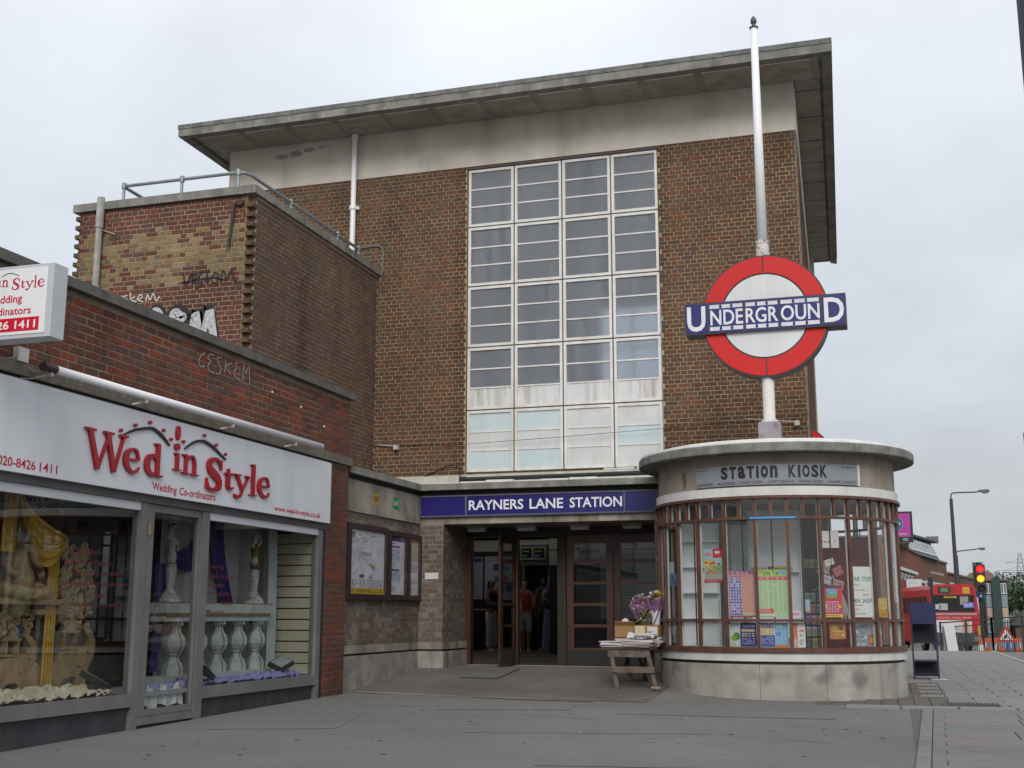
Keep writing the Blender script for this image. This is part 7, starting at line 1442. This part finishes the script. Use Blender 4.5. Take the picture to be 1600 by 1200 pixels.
# ---------------- red bus seen from behind
BY_, bx0, bx1, bb, bt = 64.0, 1.92, 4.18, -1.75, 1.50
bus = thing('bus','red single deck bus seen from behind at the junction','bus',((bx0+bx1)/2,BY_+4.5,bb))
BR_ = surf('bus_red',(0.36,0.012,0.018),(0.42,0.016,0.022),.8,.3,spec=.5)
sec = [(bx0,bb+.35),(bx0-.0,.9),(bx0+.05,1.25),(bx0+.18,bt-.06),(bx0+.42,bt),(bx1-.42,bt),(bx1-.18,bt-.06),(bx1-.05,1.25),(bx1+.06,.6),(bx1+.10,bb+.35)]
mb = MB(); k = len(sec); mb.add([(x,BY_,z) for x, z in sec]+[(x,BY_+9.4,z) for x, z in sec],[tuple(range(k)),tuple(range(2*k-1,k-1,-1))]+[((i+1)%k,i,k+i,k+(i+1)%k) for i in range(k)]); mb.build('body', BR_, bus)
def bp(name, x0,x1,z0,z1,m,d=.02,y=BY_,**kw): mb = MB(); mb.box(x0,x1,y-d,y-.001,z0,z1); return mb.build(name, m, bus, **kw)
BG = glassmat('bus_glass',(0.3,0.32,0.33),1.5); BKK = paint((0.012,0.013,0.014),.25)
bp('rear_window',bx0+.14,bx1-.14,.16,.98,BKK,.02)
mb = MB(); sheet(mb,(bx1-.42,BY_-.024,.48),XA,(0,-1,0),.50,.26,(0.14,0.14,0.45),[('t','BUS',.1,.35,.8,.85,.02,(0.45,0.45,0.6)),('l',.1,.1,.9,.3,1,(0.4,0.4,0.6))]); mb.build('window_sticker', None, bus)
mb = MB(); sheet(mb,(bx0+.98,BY_-.024,.87),XA,(0,-1,0),.6,.09,(0.35,0.27,0.02),[('t','OIL',.1,.2,.9,.8,.01,(0.05,0.04,0.0))]); mb.build('yellow_lettering', None, bus)
for x, z, w, h, c in ((bx0+.62,.40,.22,.16,(0.30,0.32,0.34)),(bx1-.62,.70,.20,.20,(0.22,0.22,0.18)),(bx0+.34,.40,.16,.12,(0.4,0.4,0.42))): bp('seat_back',x-w,x+w,z-h,z+h,paint(c,.6),.024)
mb = MB(); sheet(mb,(bx0+.72,BY_-.02,1.22),XA,(0,-1,0),.62,.32,(0.014,0.016,0.016),[('r',.16,.14,.84,.86,(0.05,0.09,0.05)),('t','H12',.28,.25,.72,.75,.02,(0.22,0.30,0.12))]); mb.build('route_display', None, bus)
mb = MB(); sheet(mb,(bx1-.50,BY_-.02,1.20),XA,(0,-1,0),.32,.30,(0.52,0.31,0.02),[('g',.1,.2,.9,.8,3,3,(0.35,0.15,0.02))]); mb.build('number_plate', None, bus)
for x in (bx0+.16,bx1-.20): bp('vent',x-.05,x+.06,1.02,1.38,paint((0.20,0.01,0.015),.5),.015)
bp('chrome_strip',bx0+.06,bx1-.06,.0,.09,paint((0.30,0.29,0.30),.35,.4),.02)
mb = MB(); sheet(mb,(bx0+1.08,BY_-.02,-.56),XA,(0,-1,0),1.70,.62,(0.50,0.50,0.52),[('r',.70,.0,.96,1,(0.50,0.36,0.28)),('c',.83,.62,.22,(0.46,0.29,0.21)),('r',.74,.80,.92,.98,(0.34,0.31,0.28)),('l',.76,.42,.9,.5,1,(0.3,0.12,0.1)),('r',.765,.64,.80,.69,(0.1,0.08,0.07)),('r',.855,.64,.89,.69,(0.1,0.08,0.07)),('s',[(.02,.6),(.1,.25),(.2,.7),(.3,.3)],.012,(0.25,0.26,0.32)),('s',[(.45,.55),(.5,.25),(.54,.3),(.55,.6),(.58,.25),(.66,.3),(.66,.65)],.014,(0.1,0.1,0.2))]); mb.build('rear_advert', None, bus)

mb = MB(); text(mb,'REVOLUTION  CENTRAL  0845 300',(0,BY_,0),XA,ZA,(0,-1,0),bx0+.3,bx1-.35,-.17,-.09,None,.01,0,.008); mb.build('slogan', paint((0.5,0.40,0.36),.5), bus)
bp('engine_grille',bx0+.10,bx1-.06,bb+.42,bb+.92,paint((0.03,0.03,0.033),.6),.02)
for k in range(16): bp('grille_slat',bx0+.16+k*.128,bx0+.16+k*.128+.03,bb+.44,bb+.90,paint((0.10,0.10,0.105),.5),.035)
bp('bumper',bx0-.02,bx1+.10,bb+.28,bb+.41,M_DARK,.08)
bp('tail_light',bx1-.06,bx1+.07,-.98,-.50,paint((0.50,0.30,0.02),.3),.03)
for z, c in ((-1.12,(0.4,0.01,0.01)),): bp('lamp_cluster',bx1-.22,bx1+.04,z-.14,z+.10,paint((0.20,0.19,0.19),.3),.022)
mb = MB(); mb.prism([(0,0),(.05,.0),(.19,-1.15),(.12,-1.15)],(bx1-.02,BY_-.012,.84),XA,ZA,(0,-1,0),.02); mb.build('white_stripe', paint((0.45,0.44,0.45),.4), bus)
for k in range(6):
    mb = MB(); y0 = BY_+.8+k*1.42; mb.box(bx0-.02,bx0-.001,y0,y0+1.30,.10,.92); mb.build('side_window', BKK, bus)
for yw in (2.2,7.2):
    for x in (bx0-.02,bx1-.18):
        mb = MB(); mb.tube([(x,BY_+yw,bb+.42),(x+.24,BY_+yw,bb+.42)],.46,18); w_ = mb.build('wheel', M_BLACK, bus); mb = MB(); mb.tube([(x-.01,BY_+yw,bb+.42),(x-.0005,BY_+yw,bb+.42)],.22,12); mb.build('rim', paint((0.3,0.3,0.3),.4), w_)
mb = MB(); mb.tube([(1.93,60.8,-1.6),(1.93,60.8,1.65)],.06,8).box(1.80,2.02,60.74,60.86,1.3,1.75); tag(mb.build('signal_post', M_IRON), 'dark signal post standing just left of the bus back', 'post')

bus.rotation_euler.z = radians(10); bus.location.x -= .80
# ================================================================== BUILDINGS DOWN THE ROAD
FB = surf('far_red_brick',(0.145,0.060,0.038),(0.20,0.085,0.055),2.5,.9,spec=.2); FB2 = surf('far_brown_brick',(0.125,0.072,0.050),(0.165,0.098,0.07),2.5,.9,spec=.2)
WINM = paint((0.55,0.56,0.57),.5); WG = paint((0.10,0.12,0.135),.15,0,.6)
def facade_block(name, lab, cat, P0, P1, z0, z1, depth, mat, rows, cols, u0=.04, u1=.97, extra=None):
    P0, P1 = Vector((*P0,0)), Vector((*P1,0)); d = (P1-P0); ln = d.length; d.normalize(); n = Vector((d.y,-d.x,0))
    t = thing(name, lab, cat, (P0.x,P0.y,z0)); B = P0-n*depth; 
    mb = MB(); pr(mb,[tuple(P0.xy),tuple(P1.xy),tuple((P1-n*depth).xy),tuple((P0-n*depth).xy)],z0,z1); mb.build('wall', mat, t)
    mb = MB(); c = (P0+P1)/2; mb.obox((c.x,c.y,z1+.09),d,ZA,n,ln/2+.05,.088,.12); mb.build('coping', paint((0.12,0.11,0.10),.8), t)
    for zr0, zr1 in rows:
        for k in range(cols):
            s0 = ln*(u0+(u1-u0)*(k+.14)/cols); s1 = ln*(u0+(u1-u0)*(k+.86)/cols); c = P0+d*(s0+s1)/2
            mb = MB(); mb.obox((c.x+n.x*.03,c.y+n.y*.03,(zr0+zr1)/2),d,ZA,n,(s1-s0)/2,(zr1-zr0)/2,.05); w = mb.build('window', WINM, t)
            for q in (0,1):
                cc = P0+d*(s0+(s1-s0)*(.27+.46*q)); mb = MB(); mb.obox((cc.x+n.x*.085,cc.y+n.y*.085,(zr0+zr1)/2),d,ZA,n,(s1-s0)*.20,(zr1-zr0)/2-.12,.004); mb.build('pane', WG, w)
    if extra: extra(t, P0, d, n, ln)
    return t
def ex1(t, P0, d, n, ln):
    for k in range(11):
        c = P0+d*(ln*(.10+.085*k)); mb = MB(); mb.obox((c.x+n.x*.10,c.y+n.y*.10,.6),d,ZA,n,.18,1.75,.10); mb.build('brick_fin', FB, t)
    mb = MB(); c = P0+d*ln*.40; mb.obox((c.x+n.x*.15,c.y+n.y*.15,3.05),d,ZA,n,ln*.30,.10,.12); mb.build('stone_band', WINM, t)
    mb = MB(); c = P0+d*ln*.82; mb.obox((c.x+n.x*.15,c.y+n.y*.15,2.55),d,ZA,n,ln*.13,.10,.12); mb.build('stone_band', WINM, t)
facade_block('shop_terrace','nearer red brick block with vertical brick fins beyond the kiosk','building',(.0,79),(2.77,104),-2,4.62,10,FB,[(.9,2.85)],4,.28,.66,ex1)
def ex2(t, P0, d, n, ln):
    for k in range(8):
        c = P0+d*(ln*(.30+.07*k)); mb = MB(); mb.obox((c.x+n.x*.03,c.y+n.y*.03,3.55),d,ZA,n,.12,.10,.05); mb.build('wall_tie', paint((0.35,0.32,0.29),.7), t)
facade_block('office_block','further brown brick block with a row of white windows','building',(2.79,104.1),(5.22,119),-2,4.60,10,FB2,[(.2,2.75)],6,.03,.97,ex2)
ms = thing('mansard_roof','grey mansard storey with a strip of white windows above the brick block','roof storey',(3,100,4.7))
A_, B_ = Vector((1.75,96.5,0)), Vector((4.45,112,0)); d_ = (B_-A_).normalized(); n_ = Vector((d_.y,-d_.x,0)); l_ = (B_-A_).length
mb = MB(); mb.add([A_+ZA*4.72,B_+ZA*4.62,B_-n_*.7-d_*.6+ZA*6.25,A_-n_*.7+ZA*6.05, A_-n_*7+ZA*4.72,B_-n_*7+ZA*4.62,B_-n_*7-d_*.6+ZA*6.25,A_-n_*7+ZA*6.05],[(0,1,2,3),(3,2,6,7),(1,5,6,2),(0,3,7,4),(4,7,6,5),(0,4,5,1)]); mb.build('slope', paint((0.10,0.115,0.135),.6), ms)
up_ = (ZA*1.4-n_*.65).normalized(); nn_ = d_.cross(up_)*-1
for k in range(9):
    c = A_+d_*l_*(.10+.098*k)-n_*.33+ZA*5.42+n_*.05; mb = MB(); mb.obox(c,d_,up_,n_,.55,.52,.06); w = mb.build('window', WINM, ms); mb = MB(); mb.obox(c+n_*.08,d_,up_,n_,.36,.36,.01); mb.build('pane', WG, w)
mb = MB(); c = (A_+B_)/2-n_*.75+ZA*6.22; mb.obox(c,(B_-A_+ZA*.2).normalized(),ZA,n_,l_/2,.08,.5); mb.build('eaves', paint((0.08,0.085,0.09),.7), ms)
mb = MB(); mb.box(3.4,4.4,111.6,113,6.2,6.75); mb.build('plant_room', paint((0.14,0.14,0.14),.8), ms)
mb = MB(); mb.box(.1,1.5,84,97,4.7,5.25); tag(mb.build('parapet_block', paint((0.34,0.29,0.19),.8)), 'cream parapet block below the magenta sign', 'parapet')
shs = thing('shop_sign','white and blue shop sign board on the fin block above the bus','sign',(1.9,83,1.2))
mb = MB(); sheet(mb,(1.62,84.0,2.0),Vector((1,.02,0)),(0,-1,0),.95,.62,(0.52,0.53,0.55),[('t','shop',.2,.45,.7,.75,.02,(0.4,0.42,0.48)),('r',0,0,1,.14,(0.12,0.09,0.25))],.08); mb.build('board', None, shs)
mb = MB(); sheet(mb,(2.22,86.0,1.42),Vector((1,.02,0)),(0,-1,0),.75,.42,(0.50,0.42,0.05),[('r',0,0,1,.4,(0.05,0.06,0.2))],.08); mb.build('lower_board', None, shs)
mg = thing('magenta_sign','magenta lightbox sign with blue disc high beside the kiosk','sign',(.75,55,3.1))
mb = MB(); mb.box(-.15,1.15,55,55.25,3.10,4.42); mb.build('case', paint((0.02,0.018,0.02),.4), mg)
mb = MB(); sheet(mb,(.46,54.99,3.83),XA,(0,-1,0),1.18,1.02,(0.36,0.035,0.26),[('c',.46,.56,.34,(0.20,0.30,0.45)),('c',.46,.56,.32,(0.025,0.10,0.22)),('c',.46,.70,.075,(0.40,0.48,0.55)),('c',.60,.56,.065,(0.40,0.48,0.55)),('c',.46,.42,.075,(0.40,0.48,0.55)),('c',.33,.56,.065,(0.40,0.48,0.55)),('t','one',.58,.08,.88,.17,.02,(0.45,0.33,0.42))],.02); mb.build('face', None, mg)
mb = MB(); sheet(mb,(.46,54.99,3.21),XA,(0,-1,0),1.18,.18,(0.015,0.015,0.016),[('r',.72,.15,.9,.85,(0.10,0.28,0.16)),('c',.5,.5,.3,(0.12,0.11,0.12))],.02); mb.build('lower_face', None, mg)
mb = MB(); mb.box(.3,.4,55.05,55.2,-1.8,3.10); mb.build('support', M_IRON, mg)
facade_block('low_building','low brown building receding behind the traffic light','building',(5.3,119.5),(8.9,141),-2.5,3.75,8,FB2,[(1.6,3.0)],5)
def house(lab, x0, x1, y, zb, ze, zr, wall, roofm):
    t = thing('house', lab, 'house', ((x0+x1)/2,y,zb))
    mb = MB(); mb.box(x0,x1,y,y+9,zb,ze); mb.build('wall', wall, t)
    mb = MB(); mb.add([(x0-.3,y-.3,ze),(x1+.3,y-.3,ze),(x1+.3,y+9.3,ze),(x0-.3,y+9.3,ze),(x0+1.2,y+4.5,zr),(x1-.2,y+4.5,zr)],[(0,1,5,4),(1,2,5),(2,3,4,5),(3,0,4)]); mb.build('roof', roofm, t)
    for k in range(2):
        c = x0+(x1-x0)*(.3+.4*k); mb = MB(); mb.box(c-.45,c+.45,y-.04,y-.001,ze-2.2,ze-1.0); w = mb.build('window', WINM, t); mb = MB(); mb.box(c-.36,c+.36,y-.05,y-.041,ze-2.1,ze-1.1); mb.build('pane', WG, w)
    return t
TILE = surf('brown_roof_tile',(0.13,0.065,0.045),(0.19,0.10,0.075),2,.9)
house('brown tiled house roof just left of the traffic light',8.2,12.0,150,-2.5,3.4,4.95,FB2,TILE)
fl = thing('flats','block of flats with dark green gable and pink panels','flats',(9.4,120,-2.2)); GC = surf('green_cladding',(0.018,0.040,0.036),(0.035,0.060,0.054),2,.6)
mb = MB(); pr(mb,[(8.45,120),(10.38,120),(10.38,128),(8.45,128)],-2.5,3.1); mb.build('wall', surf('flat_render',(0.12,0.14,0.14),(0.17,0.19,0.19),2,.8), fl)
mb = MB(); mb.add([(8.2,119.6,3.05),(9.4,119.6,3.4),(10.5,119.6,3.05),(8.2,128,3.05),(9.4,128,4.4),(10.5,128,3.05)],[(0,1,4,3),(1,2,5,4),(0,2,1),(3,4,5)]); mb.build('roof', TILE, fl)
mb = MB(); mb.prism([(9.05,-2.4),(9.78,-2.4),(9.78,3.0),(9.6,3.65),(9.05,3.2)],(0,119.5,0),XA,ZA,(0,-1,0),.5); mb.build('gable', GC, fl)
for x0, x1 in ((8.55,9.0),(9.84,10.3)):
    for z0, z1, m in ((1.9,2.9,WINM),(.7,1.8,paint((0.20,0.24,0.26),.5)),(-.2,.65,paint((0.46,0.31,0.24),.8)),(-1.6,-.3,WINM)):
        mb = MB(); mb.box(x0,x1,119.85,119.999,z0,z1); w = mb.build('window' if m is WINM else 'panel', m, fl)
        if m is WINM:
            for q in range(2): mb = MB(); a = x0+.05+q*(x1-x0)/2; mb.box(a,a+(x1-x0)/2-.09,119.84,119.849,z0+.1,z1-.1); mb.build('pane', WG, w)
house('low dark roofed house right of the green gabled flats',10.7,17,118,-2.5,-.9,.5,FB2,surf('dark_roof_tile',(0.05,0.045,0.05),(0.08,0.07,0.075),2,.9))
mb = MB(); mb.box(12.4,12.9,121,121.6,-.2,1.0); tag(mb.build('chimney', FB), 'red brick chimney on the low dark roof', 'chimney')
# trees
def leafmat(name, a, b):
    m, n, bs = _new(name); nn = n.nodes.new; ll = n.links.new
    geo = nn('ShaderNodeNewGeometry'); nz = nn('ShaderNodeTexNoise'); nz.inputs['Scale'].default_value = .9; nz.inputs['Detail'].default_value = 6; ll(geo.outputs['Position'], nz.inputs['Vector'])
    rp = nn('ShaderNodeValToRGB'); rp.color_ramp.elements[0].position = .38; rp.color_ramp.elements[1].position = .64; rp.color_ramp.elements[0].color = (*a,1); rp.color_ramp.elements[1].color = (*b,1); ll(nz.outputs[0], rp.inputs[0]); ll(rp.outputs[0], bs.inputs['Base Color']); bs.inputs['Roughness'].default_value = .7; return m
LF = leafmat('dark_leaves',(0.016,0.034,0.012),(0.045,0.080,0.026)); BARK = paint((0.05,0.04,0.03),.9)
def tree(lab, x, y, zb, H, R, seed, n=4200):
    t = thing('tree', lab, 'tree', (x,y,zb), 'trees at the end of the road'); q = np.random.default_rng(seed)
    mb = MB(); mb.tube([(x,y,zb),(x+.1,y,zb+H*.35),(x,y,zb+H*.7)],[R*.09,R*.06,R*.02],8)
    for k in range(6): a = k*1.05; mb.tube([(x,y,zb+H*(.3+.05*k)),(x+R*.6*cos(a),y+R*.6*sin(a),zb+H*(.5+.06*k))],[R*.03,R*.01],5)
    mb.build('trunk', BARK, t)
    V = []; F = []; cl = [(q.normal(0,.5,3)*np.array((R*.75,R*.75,H*.22))+np.array((x,y,zb+H*.62)), R*q.uniform(.28,.5)) for _ in range(20)]
    for k in range(n):
        c, r = cl[q.integers(20)]; d = q.normal(0,1,3); d /= np.linalg.norm(d); p = c+d*r*q.uniform(.6,1.05); a = q.normal(0,1,3); a /= np.linalg.norm(a); b = np.cross(a,d+.01); b /= np.linalg.norm(b)+1e-6; s = R*.055*q.uniform(.6,1.4)
        i = len(V); V += [tuple(p-a*s),tuple(p+b*s*.6),tuple(p+a*s),tuple(p-b*s*.6)]; F.append((i,i+1,i+2,i+3))
    mb = MB(); mb.add(V,F); mb.build('crown', LF, t)
tree('leftmost dark tree behind the green gabled flats',13.6,170,-3,8.6,3.2,1); tree('broad dark tree in the middle of the far tree line',17.5,165,-3,7.8,4.2,2,6000); tree('far tree at the right edge of the tree line',22.5,172,-3,8.2,4.6,3,5000); tree('low dark tree under the far tree line',19,150,-3,6.0,4.0,4,4200)
py = thing('pylon','faint lattice electricity pylon over the trees','pylon',(29.2,300,-3))
mb = MB()
for s in (-1,1):
    for s2 in (-1,1): mb.bar((29.2+s*2.2,300+s2*2.2,-3),(29.2+s*.25,300+s2*.25,14),.09,.09)
for k in range(9):
    z = 1+1.45*k; w = 2.2*(1-(z+3)/17*.88); mb.bar((29.2-w,300-w,z),(29.2+w*.86,300-w,z+1.45),.05,.05).bar((29.2+w,300-w,z),(29.2-w*.86,300-w,z+1.45),.05,.05)
mb.build('lattice', paint((0.30,0.31,0.33),.6), py)
for z, w in ((8.2,3.6),(10.0,4.2),(11.8,3.2)): mb = MB(); mb.bar((29.2-w,300,z),(29.2+w,300,z),.07,.07).bar((29.2-w,300,z),(29.2,300,z+.9),.05,.05).bar((29.2+w,300,z),(29.2,300,z+.9),.05,.05); mb.build('cross_arm', paint((0.30,0.31,0.33),.6), py)
# dark lamp column cutting the right edge of the view
ep = thing('near_post','dark post with a sign plate at the right edge of the view','post',(1.24,9.0,-1.1))
mb = MB(); mb.tube([(1.232,9.0,-1.15),(1.232,9.0,6.4)],.078,14); mb.build('column', paint((0.035,0.04,0.05),.5), ep)
mb = MB(); mb.box(.948,1.45,8.86,8.91,.35,1.255); mb.build('sign_back', paint((0.04,0.042,0.05),.5), ep, bevel=.03)
mb = MB(); mb.box(1.15,1.31,8.912,8.94,.5,.6).box(1.15,1.31,8.912,8.94,1.0,1.1); mb.build('clamp', paint((0.05,0.05,0.055),.5), ep, kind='stuff')
# rolling green rise that closes the far end of the road
mb = MB(); mb.grid(lambda a, b: (-400+a*900, 210+b*160, -3.5+6.5*sin(pi*b*.5)+1.2*sin(a*40)*b), 60, 6); mb.build('distant_rise', LF, None, kind='structure')

# ================================================================== LAY THE BRICKS
def hid_station(p):
    s = S/p.x if p.x < -7.2 else 0
    if p.x < S and p.y*s > 3 and p.z*s < 3.03 and p.y*s < 15.15: return True
    if abs(p.x+8.9) < 3.2 and p.y > 20 and p.x < -8.9: 
        s = 15.45/p.y
        if p.z*s < 6.4 and p.x*s < -8.9: return True
    u, v, _ = project(p)
    if 1000 < u < 1435 and v > 685: return True
    return (u-1198)**2/100**2+(v-497)**2/100**2 < 1
finish_bricks('station_building', hid_station)
finish_bricks('shop_building', lambda p: (lambda q: q[0] < 108 and q[1] < 540)(project(p)))
